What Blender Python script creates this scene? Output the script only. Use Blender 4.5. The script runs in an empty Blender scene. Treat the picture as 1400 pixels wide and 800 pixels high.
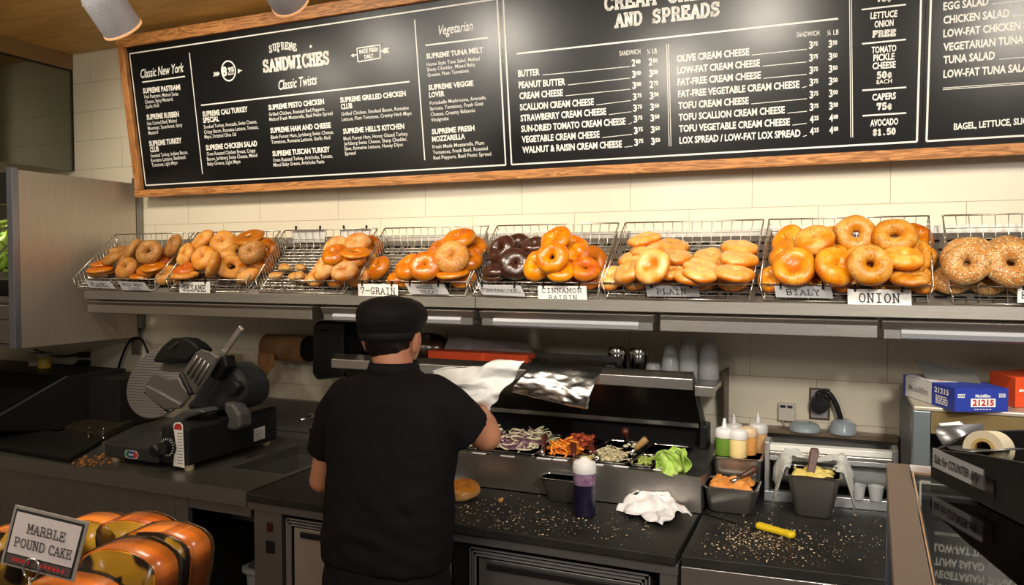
import bpy, bmesh, math, random
from mathutils import Vector, Matrix, noise
sc = bpy.context.scene
COL = sc.collection
# ---------------------------------------------------------------- camera
F_PX, YAW, PITCH = 1047.3, math.radians(22.94), math.radians(1.906)
CAM = Vector((0, 0, 1.68))
FW = Vector((-math.sin(YAW)*math.cos(PITCH), math.cos(YAW)*math.cos(PITCH), -math.sin(PITCH)))
RT = Vector((math.cos(YAW), math.sin(YAW), 0)); UP = RT.cross(FW)
cd = bpy.data.cameras.new('camera'); cam = bpy.data.objects.new('camera', cd); COL.objects.link(cam)
cd.sensor_width = 36; cd.lens = F_PX*36/1400; cd.clip_start = .02
cam.matrix_world = Matrix((RT, UP, -FW)).transposed().to_4x4(); cam.location = CAM
sc.camera = cam
# ---------------------------------------------------------------- light
sc.view_settings.view_transform = 'Standard'; sc.view_settings.look = 'None'
sc.view_settings.exposure = 0.0; sc.view_settings.gamma = 1
w = bpy.data.worlds.new('world'); sc.world = w; w.use_nodes = True
w.node_tree.nodes['Background'].inputs[0].default_value = (1.0, .93, .86, 1)
w.node_tree.nodes['Background'].inputs[1].default_value = .16

def lamp(kind, loc, power, color=(1, .86, .66), size=.1, target=None, angle=60, blend=.6, name='lamp'):
    l = bpy.data.lights.new(name, kind); l.energy = power; l.color = color
    if kind == 'AREA': l.size = size
    else: l.shadow_soft_size = size
    if kind == 'SPOT': l.spot_size = math.radians(angle); l.spot_blend = blend
    o = bpy.data.objects.new(name, l); COL.objects.link(o); o.location = loc
    if target is not None:
        o.rotation_euler = (Vector(target)-Vector(loc)).to_track_quat('-Z', 'Y').to_euler()
    return o
# track spots under the ceiling over the work counter, aimed at board and bagels
SPOTS = [(-2.91, 1.5, 2.60), (-2.46, 1.5, 2.73), (-1.75, 1.5, 2.675), (-.79, 1.5, 2.38), (-.33, 1.5, 2.58), (.74, 1.5, 2.44)]
SPOT_POWER = 37
for s in SPOTS:
    lamp('SPOT', s, SPOT_POWER, color=(1, .90, .74), size=.05, target=(s[0]*.98+.02, 2.80, 1.88), angle=92, blend=.6, name='track_spot_light')
# lamps of the shop floor behind the camera
for p, e in (((-2.9, -.9, 2.6), 12), ((-1.35, -.9, 2.35), 30), ((1.2, -.9, 2.5), 40)):
    lamp('POINT', p, e, color=(1, .94, .85), size=.12, name='shop_pendant_lamp')
for p, e in (((-3.75, -.9, 2.76), 60), ((-2.74, -.9, 2.76), 80), ((-.58, -.9, 2.66), 34)):
    lamp('SPOT', p, e, color=(1, .94, .85), size=.09, target=(p[0]*.5, 2.8, 2.55), angle=26, blend=.8, name='board_spot_light')
lamp('SPOT', (.7, -.4, 2.72), 190, color=(1, .95, .88), size=.14, target=(-.25, 2.7, 1.08), angle=44, blend=.9, name='counter_fill_light')  # added fill from the front right, lifts the dark counters and lower wall
lamp('AREA', (-.85, .35, 2.7), 13, color=(1, .92, .8), size=.4, target=(-.85, .45, 0), name='cake_fill_light')  # added fill overhead to brighten the cake slices
# added unseen fill aimed upwards to brighten the plywood ceiling
lamp('SPOT', (-2.5, 1.0, 2.05), 26, color=(1, .84, .55), size=.1, target=(-2.6, 1.5, 2.84), angle=150, blend=1, name='ceiling_fill_light')
lamp('AREA', (.9, .9, 2.75), 26, color=(1, .95, .9), size=.6, target=(.9, .95, 0), name='work_area_lamp')

# ---------------------------------------------------------------- helpers
def ray(x, y): return RT*((x-700)/F_PX) - UP*((y-400)/F_PX) + FW
def onY(x, y, Y): d = ray(x, y); return CAM + d*(Y/d.y)
def onX(x, y, X): d = ray(x, y); return CAM + d*(X/d.x)
def onZ(x, y, Z): d = ray(x, y); return CAM + d*((Z-CAM.z)/d.z)
def onP(x, y, o, n): d = ray(x, y); return CAM + d*((Vector(o)-CAM).dot(n)/d.dot(n))
def V(*a): return Vector(a)

class MB:
    def __init__(s): s.v = []; s.f = []
    def add(s, vs, fs, M=None):
        n = len(s.v); s.v += [tuple(M @ Vector(v)) if M else tuple(v) for v in vs]
        s.f += [tuple(i+n for i in f) for f in fs]; return s
    def box(s, x0, x1, y0, y1, z0, z1, M=None):
        vs = [(x, y, z) for x in (x0, x1) for y in (y0, y1) for z in (z0, z1)]
        return s.add(vs, [(0, 1, 3, 2), (4, 6, 7, 5), (0, 4, 5, 1), (2, 3, 7, 6), (0, 2, 6, 4), (1, 5, 7, 3)], M)
    def prism(s, pts, d, M=None):            # pts: list of 3D points (planar), d: extrusion vector
        d = Vector(d); n = len(pts); vs = [Vector(p) for p in pts] + [Vector(p)+d for p in pts]
        fs = [tuple(range(n))[::-1], tuple(range(n, 2*n))] + [(i, (i+1) % n, n+(i+1) % n, n+i) for i in range(n)]
        return s.add(vs, fs, M)
    def tube(s, pts, r, seg=8, cap=True, closed=False, M=None):
        pts = [Vector(p) for p in pts]; n = len(pts); rs = r if isinstance(r, (list, tuple)) else [r]*n
        vs = []; prev = None
        for i, p in enumerate(pts):
            a = pts[(i-1) % n] if (i > 0 or closed) else p; b = pts[(i+1) % n] if (i < n-1 or closed) else p
            t = (b-a).normalized()
            if prev is None: u = t.orthogonal().normalized()
            else:
                u = prev - t*prev.dot(t)
                u = u.normalized() if u.length > 1e-6 else t.orthogonal().normalized()
            prev = u; w_ = t.cross(u)
            for k in range(seg):
                q = 2*math.pi*k/seg; vs.append(p + (u*math.cos(q)+w_*math.sin(q))*rs[i])
        fs = []
        for i in range(n if closed else n-1):
            j = (i+1) % n
            for k in range(seg): fs.append((i*seg+k, i*seg+(k+1) % seg, j*seg+(k+1) % seg, j*seg+k))
        if cap and not closed: fs += [tuple(range(seg))[::-1], tuple(range((n-1)*seg, n*seg))]
        return s.add(vs, fs, M)
    def lathe(s, prof, seg=24, M=None):       # prof: list (r,z); closed at the ends when r==0
        vs = []; fs = []; idx = []
        for r, z in prof:
            if r <= 1e-6: idx.append([len(vs)]*seg); vs.append((0, 0, z))
            else:
                idx.append(list(range(len(vs), len(vs)+seg)))
                vs += [(r*math.cos(2*math.pi*k/seg), r*math.sin(2*math.pi*k/seg), z) for k in range(seg)]
        for a, b in zip(idx, idx[1:]):
            for k in range(seg):
                q = [a[k], a[(k+1) % seg], b[(k+1) % seg], b[k]]; q2 = []
                for i in q:
                    if i not in q2: q2.append(i)
                if len(q2) > 2: fs.append(tuple(q2))
        return s.add(vs, fs, M)
    def loft(s, rings, cap=True, M=None):     # rings: lists of equal length
        n = len(rings[0]); vs = [p for r_ in rings for p in r_]; fs = []
        for i in range(len(rings)-1):
            for k in range(n): fs.append((i*n+k, i*n+(k+1) % n, (i+1)*n+(k+1) % n, (i+1)*n+k))
        if cap: fs += [tuple(range(n))[::-1], tuple(range((len(rings)-1)*n, len(rings)*n))]
        return s.add(vs, fs, M)
    def ell(s, c, rx, ry, rz, M=None, seg=20, rings=12):
        prof = [(math.sin(math.pi*i/rings), -math.cos(math.pi*i/rings)) for i in range(rings+1)]
        prof[0] = (0, -1); prof[-1] = (0, 1)
        M2 = Matrix.Translation(c) @ (M.to_4x4() if M else Matrix()) @ Matrix.Diagonal((rx, ry, rz, 1))
        return s.lathe(prof, seg, M2)
    def grid(s, fn, nu, nv):
        vs = [fn(i/nu, j/nv) for j in range(nv+1) for i in range(nu+1)]
        fs = [(j*(nu+1)+i, j*(nu+1)+i+1, (j+1)*(nu+1)+i+1, (j+1)*(nu+1)+i) for j in range(nv) for i in range(nu)]
        return s.add(vs, fs)
    def build(s, name, m, parent=None, smooth=False, bevel=0, solid=0, sub=0, auto=None):
        me = bpy.data.meshes.new(name); me.from_pydata(s.v, [], s.f); me.validate()
        bm = bmesh.new(); bm.from_mesh(me)
        if not smooth or bevel: bmesh.ops.remove_doubles(bm, verts=bm.verts, dist=1e-5)
        bmesh.ops.recalc_face_normals(bm, faces=bm.faces); bm.to_mesh(me); bm.free()
        o = bpy.data.objects.new(name, me); COL.objects.link(o)
        if m: me.materials.append(m)
        if smooth: me.polygons.foreach_set('use_smooth', [True]*len(me.polygons))
        if auto is not None and smooth:
            try: me.set_sharp_from_angle(angle=math.radians(auto))
            except Exception: pass
        if bevel:
            b = o.modifiers.new('bevel', 'BEVEL'); b.width = bevel; b.segments = 2; b.limit_method = 'ANGLE'; b.angle_limit = math.radians(40)
        if solid:
            b = o.modifiers.new('thick', 'SOLIDIFY'); b.thickness = solid; b.offset = 0
        if sub:
            b = o.modifiers.new('sub', 'SUBSURF'); b.levels = b.render_levels = sub
        if parent is not None:
            o.parent = parent; o.matrix_parent_inverse = Matrix.Translation(parent.location).inverted() if parent.type == 'EMPTY' else Matrix()
        return o

def tag(o, label=None, cat=None, group=None, kind=None):
    if label: o['label'] = label
    if cat: o['category'] = cat
    if group: o['group'] = group
    if kind: o['kind'] = kind
    return o
def thing(name, loc, label, cat, group=None):
    o = bpy.data.objects.new(name, None); COL.objects.link(o); o.location = loc; o.empty_display_size = .05
    return tag(o, label, cat, group)
def struct(o): o['kind'] = 'structure'; return o
def frame(o, x, y, z):                         # matrix from axes
    return Matrix(((x[0], y[0], z[0], o[0]), (x[1], y[1], z[1], o[1]), (x[2], y[2], z[2], o[2]), (0, 0, 0, 1)))
def axis_frame(o, axis, spin=0):
    z = Vector(axis).normalized(); x = Vector((0, 0, 1)).cross(z)
    x = Vector((1, 0, 0)) if x.length < 1e-3 else x.normalized()
    y = z.cross(x); M = frame(o, x, y, z)
    return M @ Matrix.Rotation(spin, 4, 'Z')
def T(x, y, z): return Matrix.Translation((x, y, z))
def RZ(a): return Matrix.Rotation(a, 4, 'Z')

# ---------------------------------------------------------------- materials
def mat(name, col, rough=.5, metal=0, nscale=0, namt=0, col2=None, bump=0, bscale=None, spec=None, coat=0, stretch=None, trans=0, alpha=1, ior=None, sss=0):
    m = bpy.data.materials.new(name); m.use_nodes = True; nt = m.node_tree; b = nt.nodes['Principled BSDF']
    b.inputs['Base Color'].default_value = (*col, 1); b.inputs['Roughness'].default_value = rough; b.inputs['Metallic'].default_value = metal
    if spec is not None: b.inputs['Specular IOR Level'].default_value = spec
    if coat: b.inputs['Coat Weight'].default_value = coat; b.inputs['Coat Roughness'].default_value = .15
    if trans: b.inputs['Transmission Weight'].default_value = trans
    if ior: b.inputs['IOR'].default_value = ior
    if alpha < 1: b.inputs['Alpha'].default_value = alpha
    if sss: b.inputs['Subsurface Weight'].default_value = sss; b.inputs['Subsurface Radius'].default_value = (.02, .01, .005)
    if nscale or bump:
        tc = nt.nodes.new('ShaderNodeTexCoord'); mp = nt.nodes.new('ShaderNodeMapping'); nt.links.new(tc.outputs['Object'], mp.inputs[0])
        if stretch: mp.inputs['Scale'].default_value = stretch
        if nscale:
            n = nt.nodes.new('ShaderNodeTexNoise'); n.inputs['Scale'].default_value = nscale; n.inputs['Detail'].default_value = 6
            nt.links.new(mp.outputs[0], n.inputs[0]); r = nt.nodes.new('ShaderNodeValToRGB')
            r.color_ramp.elements[0].position = .5-namt; r.color_ramp.elements[1].position = .5+namt
            r.color_ramp.elements[0].color = (*col, 1); r.color_ramp.elements[1].color = (*(col2 or col), 1)
            nt.links.new(n.outputs[0], r.inputs[0]); nt.links.new(r.outputs[0], b.inputs['Base Color'])
        if bump:
            n2 = nt.nodes.new('ShaderNodeTexNoise'); n2.inputs['Scale'].default_value = bscale or nscale; n2.inputs['Detail'].default_value = 4
            nt.links.new(mp.outputs[0], n2.inputs[0]); bp = nt.nodes.new('ShaderNodeBump'); bp.inputs['Strength'].default_value = bump; bp.inputs['Distance'].default_value = .01
            nt.links.new(n2.outputs[0], bp.inputs['Height']); nt.links.new(bp.outputs[0], b.inputs['Normal'])
    return m
def glass_mat(name, tint=(1, 1, 1), amt=.12, rough=.05, facing=.5):
    m = bpy.data.materials.new(name); m.use_nodes = True; nt = m.node_tree; nt.nodes.clear()
    out = nt.nodes.new('ShaderNodeOutputMaterial'); mx = nt.nodes.new('ShaderNodeMixShader'); t = nt.nodes.new('ShaderNodeBsdfTransparent')
    g = nt.nodes.new('ShaderNodeBsdfGlossy'); g.inputs['Roughness'].default_value = rough; t.inputs[0].default_value = (*tint, 1)
    fr = nt.nodes.new('ShaderNodeFresnel'); fr.inputs[0].default_value = 1.5
    ad = nt.nodes.new('ShaderNodeMath'); ad.operation = 'ADD'; ad.inputs[1].default_value = amt-.04; ad.use_clamp = True
    nt.links.new(fr.outputs[0], ad.inputs[0]); nt.links.new(ad.outputs[0], mx.inputs[0])
    nt.links.new(t.outputs[0], mx.inputs[1]); nt.links.new(g.outputs[0], mx.inputs[2]); nt.links.new(mx.outputs[0], out.inputs[0])
    return m
STEEL = mat('brushed_steel', (.50, .47, .43), .32, .95, 14, .3, (.58, .55, .50), .06, 60, stretch=(1, 14, 14))
STEELD = mat('worn_steel', (.25, .245, .235), .40, .85, 9, .35, (.32, .31, .295), .06, 40, stretch=(2, 12, 12))
STEELV = mat('upright_steel', (.52, .46, .39), .44, .75, 8, .35, (.60, .54, .46), .05, 40, stretch=(10, 10, 1))
CHROME = mat('chrome', (.72, .70, .66), .16, 1)
WIRE = mat('basket_wire', (.62, .58, .50), .28, 1)
ALU = mat('aluminium', (.62, .63, .64), .35, .85)
BLACKP = mat('black_plastic', (.008, .008, .009), .38, 0, 30, .3, (.012, .012, .012), spec=.35)
BLACKM = mat('black_matt', (.006, .006, .006), .7, spec=.2)
DARK = mat('dark_enamel', (.016, .015, .014), .45, .1, spec=.35)
RUBBER = mat('rubber', (.010, .010, .010), .75, spec=.2)
WHITEP = mat('white_plastic', (.78, .76, .72), .35, sss=.0)
PAPER = mat('white_paper', (.82, .80, .78), .6, 0, bump=.1, bscale=40)
INK = mat('black_ink', (.012, .012, .012), .6)
REDINK = mat('red_ink', (.5, .03, .03), .6)
CREAMT = mat('sign_white', (.88, .86, .80), .5)
CLEAR = glass_mat('clear_plastic', (.93, .94, .95), .12, .12)
# ---------------------------------------------------------------- room shell
def tile_mat(name):
    m = bpy.data.materials.new(name); m.use_nodes = True; nt = m.node_tree; b = nt.nodes['Principled BSDF']
    tc = nt.nodes.new('ShaderNodeTexCoord'); sp = nt.nodes.new('ShaderNodeSeparateXYZ'); nt.links.new(tc.outputs['Object'], sp.inputs[0])
    ax = nt.nodes.new('ShaderNodeMath'); ax.inputs[1].default_value = .289+.2286+.4572*30
    az = nt.nodes.new('ShaderNodeMath'); az.inputs[1].default_value = -1.2765+.1555*40
    nt.links.new(sp.outputs['X'], ax.inputs[0]); nt.links.new(sp.outputs['Z'], az.inputs[0])
    cb = nt.nodes.new('ShaderNodeCombineXYZ'); nt.links.new(ax.outputs[0], cb.inputs[0]); nt.links.new(az.outputs[0], cb.inputs[1])
    br = nt.nodes.new('ShaderNodeTexBrick'); br.inputs['Scale'].default_value = 1; br.inputs['Brick Width'].default_value = .4572
    br.inputs['Row Height'].default_value = .1555; br.inputs['Mortar Size'].default_value = .0013; br.inputs['Mortar Smooth'].default_value = .3
    br.inputs['Color1'].default_value = (.77, .70, .55, 1); br.inputs['Color2'].default_value = (.75, .68, .53, 1); br.inputs['Mortar'].default_value = (.44, .36, .26, 1)
    br.offset = .5; nt.links.new(cb.outputs[0], br.inputs[0]); nt.links.new(br.outputs[0], b.inputs['Base Color'])
    b.inputs['Roughness'].default_value = .26; b.inputs['Specular IOR Level'].default_value = .35
    bp = nt.nodes.new('ShaderNodeBump'); bp.inputs['Strength'].default_value = .5; bp.inputs['Distance'].default_value = .002; bp.invert = True
    nt.links.new(br.outputs['Fac'], bp.inputs['Height'])
    n = nt.nodes.new('ShaderNodeTexNoise'); n.inputs['Scale'].default_value = 9; nt.links.new(tc.outputs['Object'], n.inputs[0])
    b2 = nt.nodes.new('ShaderNodeBump'); b2.inputs['Strength'].default_value = .06; b2.inputs['Distance'].default_value = .01
    nt.links.new(n.outputs[0], b2.inputs['Height']); nt.links.new(bp.outputs[0], b2.inputs['Normal']); nt.links.new(b2.outputs[0], b.inputs['Normal'])
    return m
def wood_mat(name, c1, c2, stretch, scale=5, dist=6, rough=.4):
    m = bpy.data.materials.new(name); m.use_nodes = True; nt = m.node_tree; b = nt.nodes['Principled BSDF']
    tc = nt.nodes.new('ShaderNodeTexCoord'); mp = nt.nodes.new('ShaderNodeMapping'); mp.inputs['Scale'].default_value = stretch
    nt.links.new(tc.outputs['Object'], mp.inputs[0]); n = nt.nodes.new('ShaderNodeTexNoise'); n.inputs['Scale'].default_value = scale
    n.inputs['Detail'].default_value = 8; n.inputs['Distortion'].default_value = 1.2; nt.links.new(mp.outputs[0], n.inputs[0])
    wv = nt.nodes.new('ShaderNodeMath'); wv.operation = 'MULTIPLY'; wv.inputs[1].default_value = dist; nt.links.new(n.outputs[0], wv.inputs[0])
    fr = nt.nodes.new('ShaderNodeMath'); fr.operation = 'PINGPONG'; fr.inputs[1].default_value = 1; nt.links.new(wv.outputs[0], fr.inputs[0])
    r = nt.nodes.new('ShaderNodeValToRGB'); r.color_ramp.elements[0].color = (*c1, 1); r.color_ramp.elements[1].color = (*c2, 1)
    r.color_ramp.elements[0].position = .1; r.color_ramp.elements[1].position = .75
    nt.links.new(fr.outputs[0], r.inputs[0]); nt.links.new(r.outputs[0], b.inputs['Base Color']); b.inputs['Roughness'].default_value = rough
    return m
TILE = tile_mat('cream_wall_tile')
OAK = wood_mat('oak_frame', (.30, .115, .030), (.60, .27, .085), (1.2, 14, 14), 4, 9, .42)
OAKV = wood_mat('oak_frame_upright', (.34, .13, .035), (.56, .25, .08), (14, 14, 1.2), 4, 7, .42)
PLY = wood_mat('ceiling_plywood', (.52, .31, .085), (.64, .40, .12), (.6, 3, 1), 3, 5, .5)
struct(MB().box(-5.2, 3.2, 2.95, 3.05, 0, 3.0).build('wall_back', TILE))
struct(MB().box(-5.3, -5.2, -3.2, 3.05, 0, 3.0).build('wall_left', mat('plain_wall', (.55, .47, .36), .6, 0, 4, .3, (.50, .43, .33))))
struct(MB().box(-5.3, 3.2, -3.2, 3.05, -.1, 0).build('floor', mat('quarry_floor', (.10, .05, .035), .5, 0, 6, .3, (.14, .07, .05))))
struct(MB().box(-5.3, 3.2, -3.2, 3.05, 2.8366, 2.93).build('ceiling', PLY))
# glass partition and its wooden cornice, left of the work counter
XG = -3.851
struct(MB().box(XG-.05, XG+.004, 1.3, 2.949, 2.752, 2.836).build('trim_1', mat('cornice_wood', (.22, .12, .05), .5, 0, 5, .3, (.27, .16, .07), stretch=(8, 1, 8))))
gp = thing('glass_partition', (XG, 2.0, 2.2), 'clear glass screen hanging under the dark cornice above the steel lettuce cabinet', 'glass screen')
MB().box(XG-.008, XG, 1.3, 2.944, 2.205, 2.752).build('glass_sheet', glass_mat('green_glass', (.72, .78, .68), .10, .12), gp)
MB().box(XG-.010, XG+.002, 1.3, 2.946, 2.744, 2.752).box(XG-.010, XG+.002, 2.940, 2.948, 2.205, 2.744).build('edge_channel', BLACKP, gp)

# ---------------------------------------------------------------- menu board
TILT = math.radians(7.5)
BO = Vector((0, 2.86, 2.093)); BU = Vector((0, -math.sin(TILT), math.cos(TILT))); BN = Vector((0, -math.cos(TILT), -math.sin(TILT)))
def bst(x, y): p = onP(x, y, BO, BN); return p.x, (p-BO).dot(BU)
BM = frame(BO, (1, 0, 0), BU, BN)              # board local: s, t, out
def boardbox(s0, s1, t0, t1, n0, n1): return [s0, s1, t0, t1, n0, n1]
BLK = mat('board_black', (.004, .004, .0045), .27, 0, bump=.03, bscale=900, spec=.38)
LET = mat('board_lettering', (.88, .86, .80), .5)
def text_mesh(s, off=0.0, shear=0.0):
    c = bpy.data.curves.new('t', 'FONT'); c.body = s; c.size = 1; c.offset = off; c.shear = shear; c.resolution_u = 2
    o = bpy.data.objects.new('t', c); COL.objects.link(o)
    dg = bpy.context.evaluated_depsgraph_get(); me = bpy.data.meshes.new_from_object(o.evaluated_get(dg))
    vs = [v.co.copy() for v in me.vertices]; fs = [tuple(p.vertices) for p in me.polygons]
    bpy.data.objects.remove(o); bpy.data.meshes.remove(me); bpy.data.curves.remove(c)
    return vs, fs
CAPH = None
def put_text(mb, s, a, b, cap, M, off=.018, shear=0, z=.0006):
    """text s with baseline from a to b (2D) and capital height cap, laid out in the frame M"""
    global CAPH
    if CAPH is None: vs, _ = text_mesh('H'); CAPH = max(v.y for v in vs)
    vs, fs = text_mesh(s, off, shear)
    x0 = min(v.x for v in vs); x1 = max(v.x for v in vs)
    d = Vector((b[0]-a[0], b[1]-a[1])); L = d.length; d /= L; n = Vector((-d.y, d.x)); kx = L/(x1-x0); ky = cap/CAPH
    mb.add([M @ Vector((a[0]+d.x*(v.x-x0)*kx+n.x*v.y*ky, a[1]+d.y*(v.x-x0)*kx+n.y*v.y*ky, z)) for v in vs], fs)
# slab-serif stroke letters: (polylines, serif points)
G = {
'A': ([[(.08, 0), (.5, 1), (.92, 0)], [(.25, .36), (.75, .36)]], [(.08, 0), (.92, 0)]),
'B': ([[(.15, 0), (.15, 1)], [(.05, 1), (.62, 1), (.82, .88), (.82, .64), (.62, .52), (.15, .52)], [(.62, .52), (.9, .4), (.9, .12), (.66, 0), (.05, 0)]], []),
'C': ([[(.9, .72), (.86, .88), (.66, 1), (.38, 1), (.15, .8), (.1, .5), (.15, .2), (.38, 0), (.68, 0), (.92, .18)], [(.9, 1), (.9, .72)]], []),
'D': ([[(.15, 0), (.15, 1)], [(.05, 1), (.55, 1), (.83, .8), (.9, .5), (.83, .2), (.55, 0), (.05, 0)]], []),
'E': ([[(.88, .74), (.88, 1), (.05, 1)], [(.18, 1), (.18, 0)], [(.05, 0), (.92, 0), (.92, .28)], [(.18, .53), (.6, .53)], [(.6, .66), (.6, .4)]], []),
'F': ([[(.9, .72), (.9, 1), (.05, 1)], [(.2, 1), (.2, 0)], [(.2, .52), (.62, .52)], [(.62, .66), (.62, .38)]], [(.2, 0)]),
'G': ([[(.88, .74), (.84, .9), (.64, 1), (.38, 1), (.15, .8), (.1, .5), (.15, .2), (.38, 0), (.66, 0), (.86, .14), (.86, .42)], [(.58, .42), (.97, .42)], [(.88, 1), (.88, .74)]], []),
'H': ([[(.18, 0), (.18, 1)], [(.82, 0), (.82, 1)], [(.18, .52), (.82, .52)]], [(.18, 0), (.18, 1), (.82, 0), (.82, 1)]),
'I': ([[(.5, 0), (.5, 1)], [(.2, 1), (.8, 1)], [(.2, 0), (.8, 0)]], []),
'K': ([[(.18, 0), (.18, 1)], [(.8, 1), (.18, .4)], [(.38, .6), (.84, 0)]], [(.18, 0), (.18, 1), (.8, 1), (.84, 0)]),
'L': ([[(.3, 1), (.3, 0)], [(.08, 0), (.9, 0), (.9, .34)]], [(.3, 1)]),
'M': ([[(.12, 0), (.12, 1), (.5, .38), (.88, 1), (.88, 0)]], [(.12, 0), (.88, 0), (.1, 1), (.9, 1)]),
'N': ([[(.16, 0), (.16, 1), (.82, 0), (.82, 1)]], [(.16, 0), (.14, 1), (.82, 1)]),
'O': ([[(.5, 1), (.22, .9), (.08, .5), (.22, .1), (.5, 0), (.78, .1), (.92, .5), (.78, .9), (.5, 1)]], []),
'P': ([[(.2, 0), (.2, 1)], [(.06, 1), (.66, 1), (.86, .87), (.86, .6), (.66, .46), (.2, .46)]], [(.2, 0)]),
'R': ([[(.18, 0), (.18, 1)], [(.05, 1), (.6, 1), (.8, .88), (.8, .64), (.6, .5), (.18, .5)], [(.56, .5), (.74, .36), (.88, 0)]], [(.18, 0), (.88, 0)]),
'S': ([[(.82, .76), (.74, .93), (.5, 1), (.26, .93), (.16, .76), (.26, .6), (.74, .42), (.86, .24), (.74, .07), (.5, 0), (.24, .07), (.14, .25)], [(.82, 1), (.82, .74)], [(.14, 0), (.14, .27)]], []),
'T': ([[(.08, .7), (.08, 1), (.92, 1), (.92, .7)], [(.5, 1), (.5, 0)]], [(.5, 0)]),
'U': ([[(.16, 1), (.16, .25), (.3, .03), (.5, 0), (.7, .03), (.84, .25), (.84, 1)]], [(.16, 1), (.84, 1)]),
'V': ([[(.08, 1), (.5, 0), (.92, 1)]], [(.08, 1), (.92, 1)]),
'W': ([[(.06, 1), (.24, 0), (.5, .66), (.76, 0), (.94, 1)]], [(.08, 1), (.92, 1)]),
'X': ([[(.1, 0), (.9, 1)], [(.1, 1), (.9, 0)]], [(.1, 0), (.9, 0), (.1, 1), (.9, 1)]),
'Y': ([[(.1, 1), (.5, .46), (.9, 1)], [(.5, .46), (.5, 0)]], [(.1, 1), (.9, 1), (.5, 0)]),
'7': ([[(.12, .72), (.12, 1), (.86, 1), (.42, 0)]], []),
'-': ([[(.0, .48), (1, .48)]], []),
'5': ([[(.82, 1), (.25, 1), (.2, .55), (.5, .64), (.78, .54), (.88, .32), (.76, .08), (.46, 0), (.14, .1)]], []),
'0': ([[(.5, 1), (.24, .88), (.14, .5), (.24, .12), (.5, 0), (.76, .12), (.86, .5), (.76, .88), (.5, 1)]], []),
'1': ([[(.25, .8), (.52, 1), (.52, 0)], [(.25, 0), (.8, 0)]], []),
'$': ([[(.82, .74), (.74, .9), (.5, .95), (.26, .88), (.18, .72), (.3, .58), (.72, .42), (.84, .26), (.72, .1), (.5, .05), (.26, .1), (.16, .28)], [(.5, 1.08), (.5, -.08)]], []),
'.': ([[(.45, 0), (.55, .06)]], []),
'¢': ([[(.8, .5), (.7, .66), (.45, .66), (.25, .5), (.22, .34), (.28, .16), (.48, .04), (.7, .08), (.82, .2)], [(.5, .82), (.5, -.12)]], []),
}
def slab(mb, s, a, b, cap, M, th=.11, gap=.22, z=.0006, serif=.17):
    """typewriter lettering; th is stroke width relative to the capital height"""
    n = len(s); d = Vector((b[0]-a[0], b[1]-a[1])); L = d.length; d /= L; nn = Vector((-d.y, d.x))
    cw = L/(n*(1+gap)-gap); t = th*cap/2
    def W(p): return M @ Vector((a[0]+d.x*p[0]+nn.x*p[1], a[1]+d.y*p[0]+nn.y*p[1], z))
    def seg(p, q):
        p = Vector(p); q = Vector(q); e = q-p
        if e.length < 1e-7: return
        e.normalize(); m = Vector((-e.y, e.x))*t
        p = p-e*t*.55; q = q+e*t*.55
        mb.add([W(p+m), W(p-m), W(q-m), W(q+m)], [(0, 1, 2, 3)])
    for i, ch in enumerate(s):
        if ch not in G: continue
        x0 = i*cw*(1+gap); pl, sf = G[ch]
        for line in pl:
            pts = [(x0+p[0]*cw, p[1]*cap) for p in line]
            for p, q in zip(pts, pts[1:]): seg(p, q)
        for p in sf: seg((x0+(p[0]-serif)*cw, p[1]*cap), (x0+(p[0]+serif)*cw, p[1]*cap))

board = thing('menu_board', (-1.5, 2.86, 2.05), 'long black menu board in an orange oak frame tilted out from the tiled wall', 'menu board')
S0, S1 = -3.235, 2.30; TB, TT = -.022, .672; FWD = .05
def bb(mb, s0, s1, t0, t1, n0, n1): return mb.box(s0, s1, t0, t1, n0, n1, BM)
bb(MB(), S0-FWD, S1+FWD, TB-.037, TB, -.03, .022).build('frame_rail', OAK, board, bevel=.004)
bb(MB(), S0-FWD, S1+FWD, TT, TT+.055, -.03, .022).build('frame_rail', OAK, board, bevel=.004)
bb(MB(), S0-.042, S0, TB, TT, -.03, .022).build('frame_stile', OAKV, board, bevel=.004)
bb(MB(), S1, S1+FWD, TB, TT, -.03, .022).build('frame_stile', OAKV, board, bevel=.004)
pan1 = bb(MB(), S0, -1.2262, TB, TT, -.012, 0).build('menu_panel', BLK, board)
pan2 = bb(MB(), -1.2250, .2527, TB, TT, -.012, 0).build('menu_panel', BLK, board)
pan3 = bb(MB(), .2539, S1, TB, TT, -.012, 0).build('menu_panel', BLK, board)
L1, L2, L3 = MB(), MB(), MB()
def line(mb, x0, y0, x1, y1, wd=.006, z=.0006):
    a = Vector(bst(x0, y0)); b = Vector(bst(x1, y1)); e = (b-a).normalized(); m = Vector((-e.y, e.x))*wd/2
    mb.add([BM @ Vector((p.x, p.y, z)) for p in (a+m, a-m, b-m, b+m)], [(0, 1, 2, 3)])
def rectline(mb, s0, s1, t0, t1, wd=.006):
    for q in ((s0, s1, t0-wd/2, t0+wd/2), (s0, s1, t1-wd/2, t1+wd/2), (s0-wd/2, s0+wd/2, t0, t1), (s1-wd/2, s1+wd/2, t0, t1)):
        mb.add([BM @ Vector((x, y, .0006)) for x, y in ((q[0], q[2]), (q[1], q[2]), (q[1], q[3]), (q[0], q[3]))], [(0, 1, 2, 3)])
def bcap(x, y, h): a = Vector(bst(x, y)); b = Vector(bst(x, y-h)); return (a-b).length
def bt(mb, s, x0, y0, x1, y1, h, off=.022, shear=0): put_text(mb, s, bst(x0, y0), bst(x1, y1), bcap((x0+x1)/2, (y0+y1)/2, h), BM, off, shear)
def bs(mb, s, x0, y0, x1, y1, h, th=.2, gap=.25): slab(mb, s, bst(x0, y0), bst(x1, y1), bcap((x0+x1)/2, (y0+y1)/2, h), BM, th, gap)
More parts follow.
